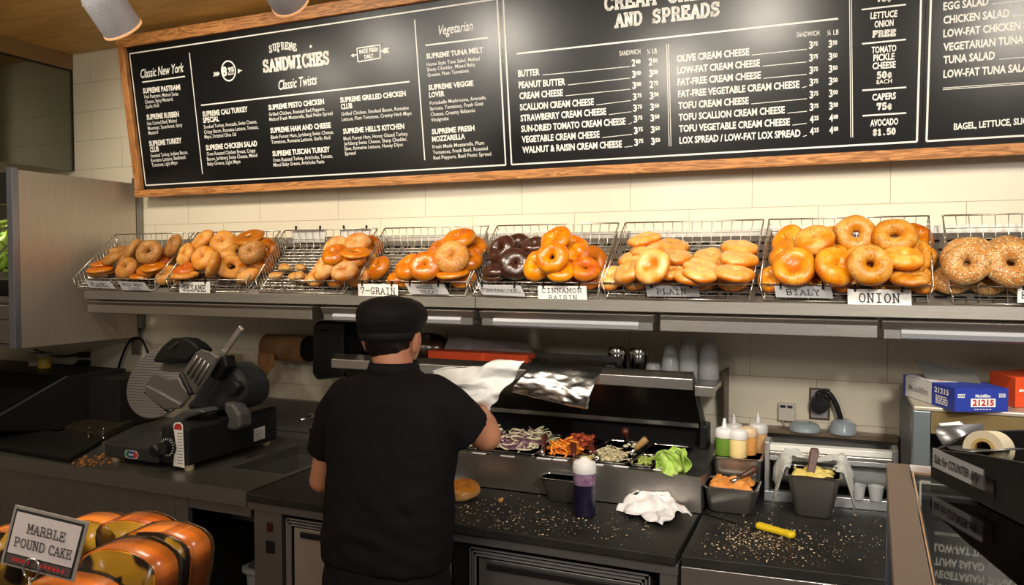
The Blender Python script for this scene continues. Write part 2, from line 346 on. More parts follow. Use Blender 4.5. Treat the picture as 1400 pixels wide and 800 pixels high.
rectline(L1, -3.221, -1.238, .0, .643); rectline(L2, -1.212, .239, .0, .643); rectline(L3, .267, S1-.015, .0, .643)
H, B = 6.8, 4.9
def hd(s, *a): bt(L1, s, *a, H, .035)
def bd(s, *a): bt(L1, s, *a, B, .004)
bt(L1, 'Classic New York', 193, 107, 252, 98, 12, .012, .35); line(L1, 194.5, 112.5, 253, 104.5)
hd('SUPREME PASTRAMI', 196, 127.8, 246.8, 122.5); bd('Hot Pastrami, Melted Swiss', 197.8, 134.8, 244, 130.5); bd('Cheese, Spicy Mustard,', 198.5, 141.8, 237, 137.5); bd('Garlic Aioli', 199.5, 148.8, 217.7, 146)
hd('SUPREME RUEBEN', 201, 163.8, 245, 159.3); bd('Hot Corned Beef, Melted', 201.6, 171.5, 242, 167); bd('Muenster, Sauerkraut, Spicy', 202.6, 178, 249.5, 173); bd('Mustard', 203.4, 184.5, 216.3, 182.6)
hd('SUPREME TURKEY', 204.4, 200, 248.8, 195.3); hd('CLUB', 205.8, 208.3, 217.7, 206.8); bd('Smoked Turkey, Indiana Bacon,', 206.5, 215.6, 257, 210.3); bd('Romaine Lettuce, Beefsteak', 207, 222, 254.5, 217); bd('Tomatoes, Light Mayo', 208, 228.3, 243, 224.5)
line(L1, 259, 72, 277, 238, .005)
hd('SUPREME CALI TURKEY', 277.4, 159.6, 339, 152.4); hd('SPECIAL', 278, 168, 300, 165.6); bd('Smoked Turkey, Avocado, Swiss Cheese,', 279, 176, 351.5, 168.5); bd('Crispy Bacon, Romaine Lettuce, Tomato,', 279.5, 183, 353.6, 176); bd('Mayo, Drizzled Olive Oil', 280, 189.6, 323, 186)
hd('SUPREME CHICKEN SALAD', 282, 205.5, 352, 199.5); bd('Oven Roasted Chicken Breast, Crispy', 283, 213, 349.5, 208); bd('Bacon, Jarlsberg Swiss Cheese, Mixed', 283.4, 219.8, 352, 214.5); bd('Baby Greens, Light Mayo', 284, 226.5, 329, 223)
hd('SUPREME PESTO CHICKEN', 367.4, 150.6, 443.4, 142); bd('Grilled Chicken, Roasted Red Peppers,', 368, 159, 444.5, 151); bd('Melted Fresh Mozzarella, Basil Pesto Spread', 368.6, 165.8, 455, 157)
hd('SUPREME HAM AND CHEESE', 370, 182, 452.6, 174.5); bd('Black Forest Ham, Jarlsberg Swiss Cheese,', 370.7, 190, 456.5, 182.8); bd('Tomatoes, Romaine Lettuce, Garlic Aioli', 371.3, 196.8, 452, 190.3)
hd('SUPREME TUSCAN TURKEY', 373, 213.6, 451.4, 207.5); bd('Oven Roasted Turkey, Artichoke, Tomato,', 373.7, 221.4, 455, 215.5); bd('Mixed Baby Greens, Artichoke Pesto', 374.3, 228, 443.6, 223)
hd('SUPREME GRILLED CHICKEN', 465.5, 140.4, 555, 131); hd('CLUB', 466.4, 149.4, 482, 147.7); bd('Grilled Chicken, Smoked Bacon, Romaine', 467, 158.4, 559, 149.6); bd('Lettuce, Plum Tomatoes, Creamy Herb Mayo', 467.6, 165.6, 563, 157)
hd("SUPREME HELL'S KITCHEN", 469.4, 183, 553, 175.8); bd('Black Forest Ham, Honey Glazed Turkey,', 470, 192, 558, 185); bd('Jarlsberg Swiss Cheese, Sharp Cheddar,', 470.6, 198.8, 557, 192.3); bd('Slaw, Romaine Lettuce, Honey Dijon', 471, 205.7, 551, 199.8); bd('Spread', 471.8, 212.5, 486.5, 211.3)
line(L1, 275, 144, 560, 111.6)
bs(L1, 'SANDWICHES', 360.5, 98.4, 450.5, 86.5, 15.5, .23, .16)
for i, ch in enumerate('SUPREME'):             # arched small line
    u = i/6-.5; x = 387+u*33; y = 69.2-u*3.5+u*u*13-2; bs(L1, ch, x-2.1, y+(u*1.2+.25), x+2.1, y-.3+(u*1.2-.1), 9, .2)
def star(mb, x, y, r):
    a = Vector(bst(x, y)); R = bcap(x, y, r)
    vs = [BM @ Vector((a.x+math.sin(k*math.pi/5)*(R if k % 2 == 0 else R*.4), a.y+math.cos(k*math.pi/5)*(R if k % 2 == 0 else R*.4), .0006)) for k in range(10)]
    mb.add(vs+[BM @ Vector((a.x, a.y, .0006))], [(k, (k+1) % 10, 10) for k in range(10)])
star(L1, 380.5, 69.5, 3); star(L1, 425, 63.5, 3)
bt(L1, 'Classic Twists', 381.5, 123, 434, 115, 13, .012, .35)
c0 = Vector(bst(312.5, 97)); R = bcap(312, 97, 14.5)
for k in range(32):
    a, b = 2*math.pi*k/32, 2*math.pi*(k+1)/32
    L1.add([BM @ Vector((c0.x+math.sin(q)*rr*.93, c0.y+math.cos(q)*rr, .0006)) for q, rr in ((a, R), (b, R), (b, R*.86), (a, R*.86))], [(0, 1, 2, 3)])
bt(L1, '8', 303.5, 104, 311, 103.2, 12, .04); bt(L1, '95', 312, 98.5, 320.5, 97.5, 6, .04); bt(L1, 'EACH', 312.3, 103, 320.5, 102, 3.2, .02)
line(L1, 293, 101.5, 299, 100.5, .004); line(L1, 326, 97, 331, 96.3, .004)
def arrowhead(mb, x, y, dx, h):
    mb.add([BM @ Vector((*bst(px, py), .0006)) for px, py in ((x+dx, y-dx*.12), (x, y-h), (x, y+h))], [(0, 1, 2)])
arrowhead(L1, 325.5, 97.2, 4.5, 3.4)
for k in range(3): line(L1, 292+k*2.6, 98+1-k*.3, 295+k*2.6, 101.5-k*.3, .005); line(L1, 292+k*2.6, 104.4-k*.3, 295+k*2.6, 101-k*.3, .005)
for a, b in (((488, 66), (519.5, 61.5)), ((519.5, 61.5), (520, 79.5)), ((520, 79.5), (489.5, 84.6)), ((489.5, 84.6), (488, 66))): line(L1, *a, *b, .0045)
bt(L1, 'MADE FRESH', 491.5, 73.6, 517, 70, 5.6, .03); bt(L1, 'DAILY', 498.5, 80.5, 511, 78.6, 5.4, .03)
line(L1, 483, 75.6, 488.5, 74.8, .004); line(L1, 520, 70.3, 529, 69, .004)
L1.add([BM @ Vector((*bst(px, py), .0006)) for px, py in ((479.5, 76.2), (484, 72.8), (484, 78.6))], [(0, 1, 2)])
for k in range(3): line(L1, 523+k*2.6, 70-k*.4, 526.5+k*2.6, 66-k*.4, .006); line(L1, 523+k*2.6, 70-k*.4, 526.5+k*2.6, 72.5-k*.4, .006)
line(L1, 567, 27, 580.8, 219, .005)
bt(L1, 'Vegetarian', 600.6, 48, 647, 41, 13, .012, .35); line(L1, 581.7, 62, 666.6, 51.6)
hd('SUPREME TUNA MELT', 583, 80.4, 660.6, 71.5); bd('Home Style Tuna Salad, Melted', 583.5, 90.6, 656, 82.5); bd('Sharp Cheddar, Mixed Baby', 584, 97.7, 650, 90.3); bd('Greens, Plum Tomatoes', 584.7, 105, 641, 98.8)
hd('SUPREME VEGGIE', 586, 123.3, 647.4, 117); hd('LOVER', 586.8, 133.3, 608, 131.2); bd('Portobello Mushrooms, Avocado,', 587.7, 143.5, 665, 135.5); bd('Sprouts, Tomatoes, Fresh Goat', 588, 151, 661, 143.8); bd('Cheese, Creamy Balsamic', 589, 159, 650, 153); bd('Vinaigrette', 589.5, 166.5, 613.5, 164)
hd('SUPREME FRESH', 590.7, 183.6, 649, 178.3); hd('MOZZARELLA', 591, 193.8, 636, 189.8); bd('Fresh Made Mozzarella, Plum', 591.5, 203.4, 662, 197.5); bd('Tomatoes, Fresh Basil, Roasted', 592, 211, 667, 205); bd('Red Peppers, Basil Pesto Spread', 593, 218.3, 671.7, 212.5)
# middle panel
bs(L2, 'CREAM CHEESE', 827, 13.5, 1003, -8, 17, .24, .2); bs(L2, 'AND SPREADS', 842, 36.6, 983.5, 20.2, 16.5, .24, .2)
line(L2, 706.4, 73.5, 1146, 25.5)
bt(L2, 'SANDWICH', 847, 76.5, 875.6, 73.6, 6.5, .005); bt(L2, '¼ LB', 885, 74, 898, 72.6, 6.5, .01)
RL = ['BUTTER', 'PEANUT BUTTER', 'CREAM CHEESE', 'SCALLION CREAM CHEESE', 'STRAWBERRY CREAM CHEESE', 'SUN-DRIED TOMATO CREAM CHEESE', 'VEGETABLE CREAM CHEESE', 'WALNUT & RAISIN CREAM CHEESE']
yl = [105, 120.6, 135.6, 151, 166, 180.6, 195, 209.4]; xr = [738, 773, 769.7, 812, 829, 855.5, 820, 850.4]; yr = [102.6, 116.0, 130.9, 143.4, 156.6, 170, 188, 201.2]
py = [90.6, 106.3, 121.5, 137, 152.4, 167.4, 183.3, 199.3]; pr = [('2', '00', '2', '50'), ('3', '00', '3', '50'), ('3', '00', '2', '75')]+[('3', '75', '3', '50')]*5
def price(mb, big, small, x, y, h=9):
    bt(mb, big, x, y, x+5.2, y-.4, h, .03); bt(mb, small, x+5.8, y-3.6, x+12.2, y-4.2, h*.58, .035)
for i, s in enumerate(RL):
    x0 = 708.5+i*.85; bt(L2, s, x0, yl[i], xr[i], yr[i], 8.6, .03)
    xe = 861+i*.55; ye = py[i]+.4
    if xe-xr[i] > 5: line(L2, xr[i]+3.5, yr[i]+.1, xe, ye, .0022)
    price(L2, *pr[i][:2], 863.6+i*.55, py[i]); price(L2, *pr[i][2:], 887+i*.5, py[i]-1.4)
RR = ['OLIVE CREAM CHEESE', 'LOW-FAT CREAM CHEESE', 'FAT-FREE CREAM CHEESE', 'FAT-FREE VEGETABLE CREAM CHEESE', 'TOFU CREAM CHEESE', 'TOFU SCALLION CREAM CHEESE', 'TOFU VEGETABLE CREAM CHEESE', 'LOX SPREAD / LOW-FAT LOX SPREAD']
yl = [84.6, 101, 117, 133, 149, 165, 180.6, 196.5]; xr = [1024.5, 1039, 1040.4, 1093, 1023.6, 1073, 1080, 1094.4]; yr = [75.2, 90.5, 107, 119.8, 142, 154.6, 171, 186.6]
py = [66.6, 84, 101, 117.6, 134.4, 151.5, 168, 184.5]; pr = [('3', '75', '3', '50')]*6+[('4', '25', '4', '00')]*2
bt(L2, 'SANDWICH', 1089, 51, 1120, 48.2, 6.5, .005); bt(L2, '¼ LB', 1131, 48.6, 1146.6, 47, 6.8, .01)
for i, s in enumerate(RR):
    bt(L2, s, 925.5+i*.5, yl[i], xr[i], yr[i], 9, .03)
    if 1103-xr[i] > 6: line(L2, xr[i]+3.5, yr[i]+.1, 1103, py[i]+.6, .0022)
    price(L2, *pr[i][:2], 1106+i*.2, py[i], 9.6); price(L2, *pr[i][2:], 1132.5+i*.2, py[i]-1.6, 9.6)
for dx in (-1.3, 1.3): line(L2, 912.8+dx, 60, 916.2+dx, 200, .0022); line(L2, 1162.6+dx, -14, 1164.6+dx, 188, .0022)
bs(L2, '75¢', 1199, 2, 1218.5, .5, 9, .3)
for q in ((1178, 13.2, 1238.6, 6.2), (1178.6, 60, 1238.6, 54), (1179, 123.6, 1239, 119.4), (1179.3, 158.4, 1239, 154.5)): line(L2, *q, .005)
bt(L2, 'LETTUCE', 1190, 26, 1226.6, 22.7, 8.5, .03); bt(L2, 'ONION', 1195.4, 37.7, 1221.5, 35.2, 8.5, .03); bs(L2, 'FREE', 1193, 50.5, 1224, 48.4, 7.5, .32)
bt(L2, 'TOMATO', 1191.5, 73, 1225.4, 69.9, 8.5, .03); bt(L2, 'PICKLE', 1194, 83.6, 1223, 81, 8.5, .03); bt(L2, 'CHEESE', 1192.7, 94.7, 1224.5, 92.2, 8.5, .03)
bs(L2, '50¢', 1199, 107, 1219, 105.4, 8, .3); bt(L2, 'EACH', 1198.4, 115, 1219.4, 113.5, 5.6, .01)
bt(L2, 'CAPERS', 1192.4, 137.4, 1224.8, 135, 8.5, .03); bs(L2, '75¢', 1199, 150, 1219, 148.5, 8, .3)
bt(L2, 'AVOCADO', 1189.7, 172.7, 1228, 170, 8.5, .03); bs(L2, '$1.50', 1193.6, 185, 1224, 183, 7.5, .3)
# right panel
for s, x0, y0, x1, y1 in (('EGG SALAD', 1289.6, 14, 1351.4, 6.6), ('CHICKEN SALAD', 1289.6, 32.6, 1379.6, 22.8), ('LOW-FAT CHICKEN SALAD', 1289.6, 51, 1436, 35.5), ('VEGETARIAN TUNA SALAD', 1289.6, 69.7, 1441, 54.5), ('TUNA SALAD', 1289.6, 87.2, 1360, 80.8), ('LOW-FAT TUNA SALAD', 1289.6, 106.5, 1414, 96.5), ('BAGEL, LETTUCE, SLICED TOMATO', 1304, 177.6, 1468, 164)):
    bt(L3, s, x0, y0, x1, y1, 10.2 if y0 < 150 else 8.6, .03)
line(L3, 1289, 120.4, 1460, 108.5, .0022); line(L3, 1289, 122.6, 1460, 110.7, .0022)
line(L3, 1356, 5.6, 1460, -6, .0018); line(L3, 1366, 81, 1460, 73, .0018); line(L3, 1384, 22, 1460, 14, .0018)
for p, l in ((pan1, L1), (pan2, L2), (pan3, L3)): l.build('lettering', LET, p)

# ---------------------------------------------------------------- visible track spot heads
WHITEM = mat('spot_white_enamel', (.62, .62, .66), .45)
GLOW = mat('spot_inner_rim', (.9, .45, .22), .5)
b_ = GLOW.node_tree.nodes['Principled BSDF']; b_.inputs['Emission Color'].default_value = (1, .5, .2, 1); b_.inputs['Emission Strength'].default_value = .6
def spot_head(p_rear, p_front, r, label, aim):
    p0, p1 = Vector(p_rear), Vector(p_front); ax = (p1-p0).normalized(); L = (p1-p0).length
    t = thing('track_spotlight', tuple(p0), label, 'ceiling spotlight', 'white spotlights under the ceiling')
    M = axis_frame(p0, ax)
    MB().lathe([(0, 0), (r*.82, 0), (r*.97, .012), (r, .03), (r, L-.004), (r*.96, L), (r*.93, L), (r*.93, L-.05), (0, L-.05)], 32, M).build('housing', WHITEM, t, smooth=True, auto=40)
    MB().lathe([(r*.99, L-.004), (r*1.03, L-.003), (r*1.03, L+.002), (r*.9, L+.002), (r*.9, L-.004)], 32, M).build('rim', GLOW, t, smooth=True)
    MB().lathe([(0, L-.044), (r*.8, L-.04), (r*.85, L-.03)], 24, M).build('lens', mat('lens', (.9, .8, .6), .2), t, smooth=True)
    h = MB()
    for a in range(10):
        for zz in (.018, .034): h.ell(M @ Vector((r*math.cos(a*.628+zz*20), r*math.sin(a*.628+zz*20), zz)), .002, .002, .002, seg=8, rings=5)
    h.build('vent_holes', mat('vent_glow', (.8, .78, .75), .4), t)
    lamp('SPOT', tuple(p1+ax*.004), 30, color=(1, .86, .66), size=.03, target=aim, angle=46, blend=.8, name='track_spot_light')
    top = p0+ax*.02
    MB().tube([top, (top.x, top.y, 2.8366)], .009, 10).box(top.x-.03, top.x+.03, top.y-.03, top.y+.03, 2.815, 2.8366).build('stem', WHITEM, t)
D = 2.0
def rp(x, y, d): return CAM + ray(x, y)*d
spot_head(rp(132, -14, D-.02), rp(168, 40, D+.06), .052, 'white cylinder spotlight hanging over the upper left end of the menu board', (-1.74, 2.55, 1.62))
spot_head(rp(372, -40, D-.03), rp(397, 3, D+.06), .052, 'white cylinder spotlight cut by the top edge, right of the other spotlight', (-1.28, 2.55, 1.62))
# ---------------------------------------------------------------- slanted bagel shelf
shelf = thing('display_shelf', (-.6, 2.95, 1.535), 'long slanted steel bagel shelf running along the tiled wall', 'shelf')
prof = [(2.465, 1.535), (2.465, 1.570), (2.474, 1.570), (2.476, 1.546), (2.758, 1.787), (2.76, 1.812), (2.949, 1.812), (2.949, 1.78), (2.79, 1.776), (2.50, 1.528)]
MB().prism([(-3.17, y, z) for y, z in prof], (5.2, 0, 0)).build('deck', mat('deck_steel', (.30, .28, .25), .46, .85, 12, .35, (.38, .36, .32), .06, 60, stretch=(1, 14, 14)), shelf)
sl_ = MB(); Dn_ = V(0, -.6458, .7636)
for r_ in range(7):
    for k in range(96):
        c_ = V(-3.12+k*.05+(.025 if r_ % 2 else 0), 2.53+r_*.033, 1.546+(2.53+r_*.033-2.476)*.8546)+Dn_*.0008
        sl_.add([c_+V(sx*.016, sy*.0055*.76, sy*.0055*.65) for sx, sy in ((-1, -1), (1, -1), (1, 1), (-1, 1))], [(0, 1, 2, 3)])
sl_.build('slot_pattern', BLACKM, shelf)
sm = MB()
for x in (-1.185, .93): sm.box(x-.0015, x+.0015, 2.4642, 2.466, 1.536, 1.5705)
sm.build('seam', BLACKM, shelf)
for x in (-3.12, -1.862, -1.172, -.53, .116, .9, 1.6):
    MB().prism([(x-.012, 2.49, 1.535), (x-.012, 2.947, 1.77), (x-.012, 2.947, 1.50)], (.024, 0, 0)).build('bracket', STEELD, shelf)
DIFF = mat('lamp_diffuser', (.30, .31, .33), .4)
def under_light(x0, x1, label, diff):
    t = thing('undershelf_lamp', ((x0+x1)/2, 2.5, 1.47), label, 'shelf lamp', 'switched-off lamps under the bagel shelf')
    p = [(2.448, 1.474), (2.448, 1.510), (2.44, 1.524), (2.58, 1.530), (2.58, 1.49), (2.53, 1.474)] if not diff else [(2.452, 1.502), (2.44, 1.524), (2.58, 1.530), (2.58, 1.49), (2.46, 1.498)]
    MB().prism([(x0, y, z) for y, z in p], (x1-x0, 0, 0)).build('housing', STEEL, t, bevel=.002)
    if diff:
        pts = [(2.455, 1.502), (2.447, 1.490), (2.453, 1.476), (2.475, 1.468), (2.53, 1.470), (2.55, 1.488)]
        MB().prism([(x0+.05, y, z) for y, z in pts], (x1-x0-.10, 0, 0)).build('diffuser', DIFF, t, smooth=False)
        for xa in (x0+.005, x1-.05): MB().box(xa, xa+.045, 2.456, 2.53, 1.474, 1.500).build('end_cap', STEELD, t)
under_light(-3.13, -1.885, 'dull steel lamp rail under the shelf above the meat slicer', False)
under_light(-1.84, -1.187, 'pale tube lamp under the shelf behind the black kitchen cap', True)
under_light(-1.16, -.54, 'pale tube lamp under the shelf above the raised steel lid', True)
under_light(-.52, .112, 'plain steel lamp rail under the shelf above the squeeze bottles', False)
under_light(.124, .80, 'pale tube lamp under the shelf above the blue film box', True)

# ---------------------------------------------------------------- wire baskets
SA = math.atan2(.19, .22); SN = Vector((0, -math.sin(SA), math.cos(SA)))
SHIFT = 0
BK = [((-3.282, -2.765), (-3.271, -2.763), 'wire basket of seeded and flat orange bagels at the far left end'),
      ((-2.70, -2.252), (-2.741, -2.262), 'wire basket hung with the SESAME sign'),
      ((-2.206, -1.765), (-2.238, -1.759), 'half empty wire basket with two signs turned away on its back rim'),
      ((-1.707, -1.234), (-1.723, -1.25), 'wire basket hung with the 7-GRAIN sign'),
      ((-1.228, -.736), (-1.213, -.73), 'wire basket of dark brown and bright yellow bagels'),
      ((-.726, -.241), (-.706, -.228), 'wire basket hung with the PLAIN sign'),
      ((-.219, .257), (-.211, .264), 'wire basket hung with the ONION sign'),
      ((.298, .785), (.302, .79), 'wire basket of heavily seeded bagels cut by the right edge')]
def tri(a, b, t): return a+(b-a)*t
for (f0, f1), (k0, k1), lab in BK:
    t = thing('wire_basket', ((f0+f1)/2, 2.6, 1.57), lab, 'wire basket', 'wire bagel baskets on the shelf')
    R = [V(f0, 2.497, 1.626), V(f1, 2.497, 1.626), V(k1, 2.72, 1.84), V(k0, 2.72, 1.84)]
    q = .012
    Fl = [V(f0+q, 2.505, 1.576), V(f1-q, 2.505, 1.576), V(k1-q, 2.727, 1.767), V(k0+q, 2.727, 1.767)]
    rim = MB()
    rim.tube([R[0], R[1]], .0026, 6).tube([R[3], R[2]], .0026, 6)
    for a, b, c, d in ((R[0], R[3], Fl[0], Fl[3]), (R[1], R[2], Fl[1], Fl[2])):
        rim.tube([a, b], .0026, 6); rim.tube([c, d], .002, 5)
    for a, b in zip(R, Fl): rim.tube([a, b], .0022, 5)
    rim.tube([Fl[0], Fl[1]], .0024, 6); rim.tube([Fl[3], Fl[2]], .002, 5)
    rim.build('rim', WIRE, t, smooth=True)
    g = MB(); W = f1-f0
    n = int(W/.033)
    for i in range(1, n):                       # down the back, along the floor
        u = i/n; g.tube([tri(R[3], R[2], u), tri(Fl[3], Fl[2], u), tri(Fl[0], Fl[1], u)], .0017, 4, cap=False)
        if i % 2 == 0: g.tube([tri(Fl[0], Fl[1], u), tri(R[0], R[1], u)], .0017, 4, cap=False)
    m = 15
    for j in range(1, m):                       # across the floor, up the sides
        u = j/m; a, b = tri(Fl[0], Fl[3], u), tri(Fl[1], Fl[2], u)
        g.tube([tri(R[0], R[3], u), a, b, tri(R[1], R[2], u)], .0017, 4, cap=False)
    for j in range(0, m+1):
        for p_, q_ in ((R[0], R[3]), (R[1], R[2])): g.ell(tri(p_, q_, j/m), .0036, .0036, .0036, seg=6, rings=4)
    for i in range(1, n): g.ell(tri(R[0], R[1], i/n), .0034, .0034, .0034, seg=6, rings=4)
    mid = [tri(R[i], Fl[i], .55) for i in range(4)]; g.tube(mid, .0014, 4, closed=True)
    g.build('wire_mesh', WIRE, t, smooth=True)

# ---------------------------------------------------------------- bagels
def bread(name, top, belt, dark, rough=.42, seed=None, seedcol2=None, spots=.25, dens=60, coat=.0, amt=.62):
    m = bpy.data.materials.new(name); m.use_nodes = True; nt = m.node_tree; b = nt.nodes['Principled BSDF']; L = nt.links.new
    tc = nt.nodes.new('ShaderNodeTexCoord'); oi = nt.nodes.new('ShaderNodeObjectInfo')
    off = nt.nodes.new('ShaderNodeVectorMath'); off.operation = 'MULTIPLY_ADD'; off.inputs[1].default_value = (1, 1, 1)
    cb = nt.nodes.new('ShaderNodeCombineXYZ'); ml = nt.nodes.new('ShaderNodeMath'); ml.operation = 'MULTIPLY'; ml.inputs[1].default_value = 37
    L(oi.outputs['Random'], ml.inputs[0]); L(ml.outputs[0], cb.inputs[0]); L(ml.outputs[0], cb.inputs[1])
    L(tc.outputs['Object'], off.inputs[0]); L(cb.outputs[0], off.inputs[2])
    n = nt.nodes.new('ShaderNodeTexNoise'); n.inputs['Scale'].default_value = 26; n.inputs['Detail'].default_value = 5; L(off.outputs[0], n.inputs[0])
    r = nt.nodes.new('ShaderNodeValToRGB'); r.color_ramp.elements[0].position = .36; r.color_ramp.elements[1].position = .66
    r.color_ramp.elements[0].color = (*dark, 1); r.color_ramp.elements[1].color = (*top, 1); L(n.outputs[0], r.inputs[0])
    sp = nt.nodes.new('ShaderNodeSeparateXYZ'); L(tc.outputs['Object'], sp.inputs[0])
    mr = nt.nodes.new('ShaderNodeMapRange'); mr.inputs[1].default_value = -.004; mr.inputs[2].default_value = .017; mr.interpolation_type = 'SMOOTHSTEP'
    na = nt.nodes.new('ShaderNodeMath'); na.operation = 'MULTIPLY_ADD'; na.inputs[1].default_value = .03; L(n.outputs[0], na.inputs[0]); L(sp.outputs['Z'], na.inputs[2])
    nb = nt.nodes.new('ShaderNodeMath'); nb.inputs[1].default_value = -.015; L(na.outputs[0], nb.inputs[0]); L(nb.outputs[0], mr.inputs[0])
    mx = nt.nodes.new('ShaderNodeMix'); mx.data_type = 'RGBA'; mx.inputs['A'].default_value = (*belt, 1); L(mr.outputs[0], mx.inputs['Factor']); L(r.outputs[0], mx.inputs['B'])
    col = mx.outputs['Result']
    hs = nt.nodes.new('ShaderNodeHueSaturation'); hs.inputs['Saturation'].default_value = 1.08; vr = nt.nodes.new('ShaderNodeMapRange'); vr.inputs[3].default_value = .70; vr.inputs[4].default_value = 1.0; hs.inputs['Hue'].default_value = .494
    L(oi.outputs['Random'], vr.inputs[0]); L(vr.outputs[0], hs.inputs['Value']); L(col, hs.inputs['Color']); col = hs.outputs[0]
    bp = nt.nodes.new('ShaderNodeBump'); bp.inputs['Strength'].default_value = .25; bp.inputs['Distance'].default_value = .004
    n2 = nt.nodes.new('ShaderNodeTexNoise'); n2.inputs['Scale'].default_value = 70; L(off.outputs[0], n2.inputs[0]); L(n2.outputs[0], bp.inputs['Height'])
    nrm = bp.outputs[0]
    if seed:
        vo = nt.nodes.new('ShaderNodeTexVoronoi'); vo.inputs['Scale'].default_value = dens*4; vo.inputs['Randomness'].default_value = 1; L(off.outputs[0], vo.inputs[0])
        th = nt.nodes.new('ShaderNodeMapRange'); th.inputs[1].default_value = spots+.1; th.inputs[2].default_value = spots; L(vo.outputs['Distance'], th.inputs[0])
        n3 = nt.nodes.new('ShaderNodeTexNoise'); n3.inputs['Scale'].default_value = 30; L(off.outputs[0], n3.inputs[0])
        t3 = nt.nodes.new('ShaderNodeMapRange'); t3.inputs[1].default_value = amt-.1; t3.inputs[2].default_value = amt-.22; L(n3.outputs[0], t3.inputs[0])
        mm = nt.nodes.new('ShaderNodeMath'); mm.operation = 'MULTIPLY'; L(th.outputs[0], mm.inputs[0]); L(t3.outputs[0], mm.inputs[1])
        sc_ = nt.nodes.new('ShaderNodeMix'); sc_.data_type = 'RGBA'; sc_.inputs['A'].default_value = (*seed, 1); sc_.inputs['B'].default_value = (*(seedcol2 or seed), 1)
        s2 = nt.nodes.new('ShaderNodeSeparateColor'); L(vo.outputs['Color'], s2.inputs[0])
        gt = nt.nodes.new('ShaderNodeMath'); gt.operation = 'GREATER_THAN'; gt.inputs[1].default_value = .6; L(s2.outputs[0], gt.inputs[0]); L(gt.outputs[0], sc_.inputs['Factor'])
        m2 = nt.nodes.new('ShaderNodeMix'); m2.data_type = 'RGBA'; L(mm.outputs[0], m2.inputs['Factor']); L(col, m2.inputs['A']); L(sc_.outputs['Result'], m2.inputs['B']); col = m2.outputs['Result']
        b3 = nt.nodes.new('ShaderNodeBump'); b3.inputs['Strength'].default_value = .8; b3.inputs['Distance'].default_value = .003; L(mm.outputs[0], b3.inputs['Height']); L(nrm, b3.inputs['Normal']); nrm = b3.outputs[0]
    L(col, b.inputs['Base Color']); L(nrm, b.inputs['Normal']); b.inputs['Roughness'].default_value = rough
    if coat: b.inputs['Coat Weight'].default_value = coat; b.inputs['Coat Roughness'].default_value = .2
    return m
BM_ = {
 'flagel': bread('flat_bagel_crust', (.66, .19, .022), (.66, .30, .07), (.44, .09, .01), .4, coat=.15),
 'grain': bread('seeded_tan_crust', (.64, .33, .09), (.62, .32, .09), (.42, .16, .03), .5, (.72, .52, .26), (.42, .22, .08), .3, 55, amt=.75),
 'sesame': bread('sesame_crust', (.80, .45, .13), (.58, .22, .035), (.66, .27, .05), .5, (.84, .64, .34), (.68, .46, .2), .26, 70, amt=.70),
 'roll': bread('pale_roll_crust', (.66, .40, .14), (.68, .46, .20), (.50, .22, .05), .45, (.5, .36, .18), (.3, .18, .07), .18, 50),
 'frost': bread('floury_bagel_crust', (.74, .48, .20), (.58, .18, .02), (.60, .20, .025), .5, (.74, .62, .42), (.66, .5, .3), .3, 60),
 'wheat': bread('glossy_wheat_crust', (.62, .225, .024), (.64, .29, .06), (.40, .095, .008), .33, coat=.3),
 'egg': bread('egg_bagel_crust', (.84, .36, .008), (.80, .33, .010), (.70, .18, .004), .33, coat=.25),
 'dark': bread('dark_rye_crust', (.050, .018, .010), (.075, .030, .016), (.028, .010, .006), .3, coat=.4),
 'cinn': bread('raisin_bagel_crust', (.66, .24, .04), (.60, .24, .05), (.46, .10, .018), .42, (.25, .08, .03), (.5, .3, .12), .2, 40),
 'plain': bread('plain_bagel_crust', (.88, .56, .22), (.60, .17, .016), (.84, .46, .13), .36, coat=.15),
 'bialy': bread('bialy_crust', (.82, .42, .09), (.52, .13, .012), (.66, .22, .025), .38, (.40, .20, .06), (.62, .40, .15), .2, 34, coat=.15),
 'onion': bread('onion_bagel_crust', (.84, .50, .15), (.54, .16, .018), (.66, .26, .035), .42, (.32, .15, .05), (.55, .32, .1), .24, 40),
 'every': bread('heavily_seeded_crust', (.66, .38, .13), (.66, .38, .14), (.5, .22, .06), .5, (.76, .60, .34), (.28, .15, .07), .34, 48, amt=.85),
}
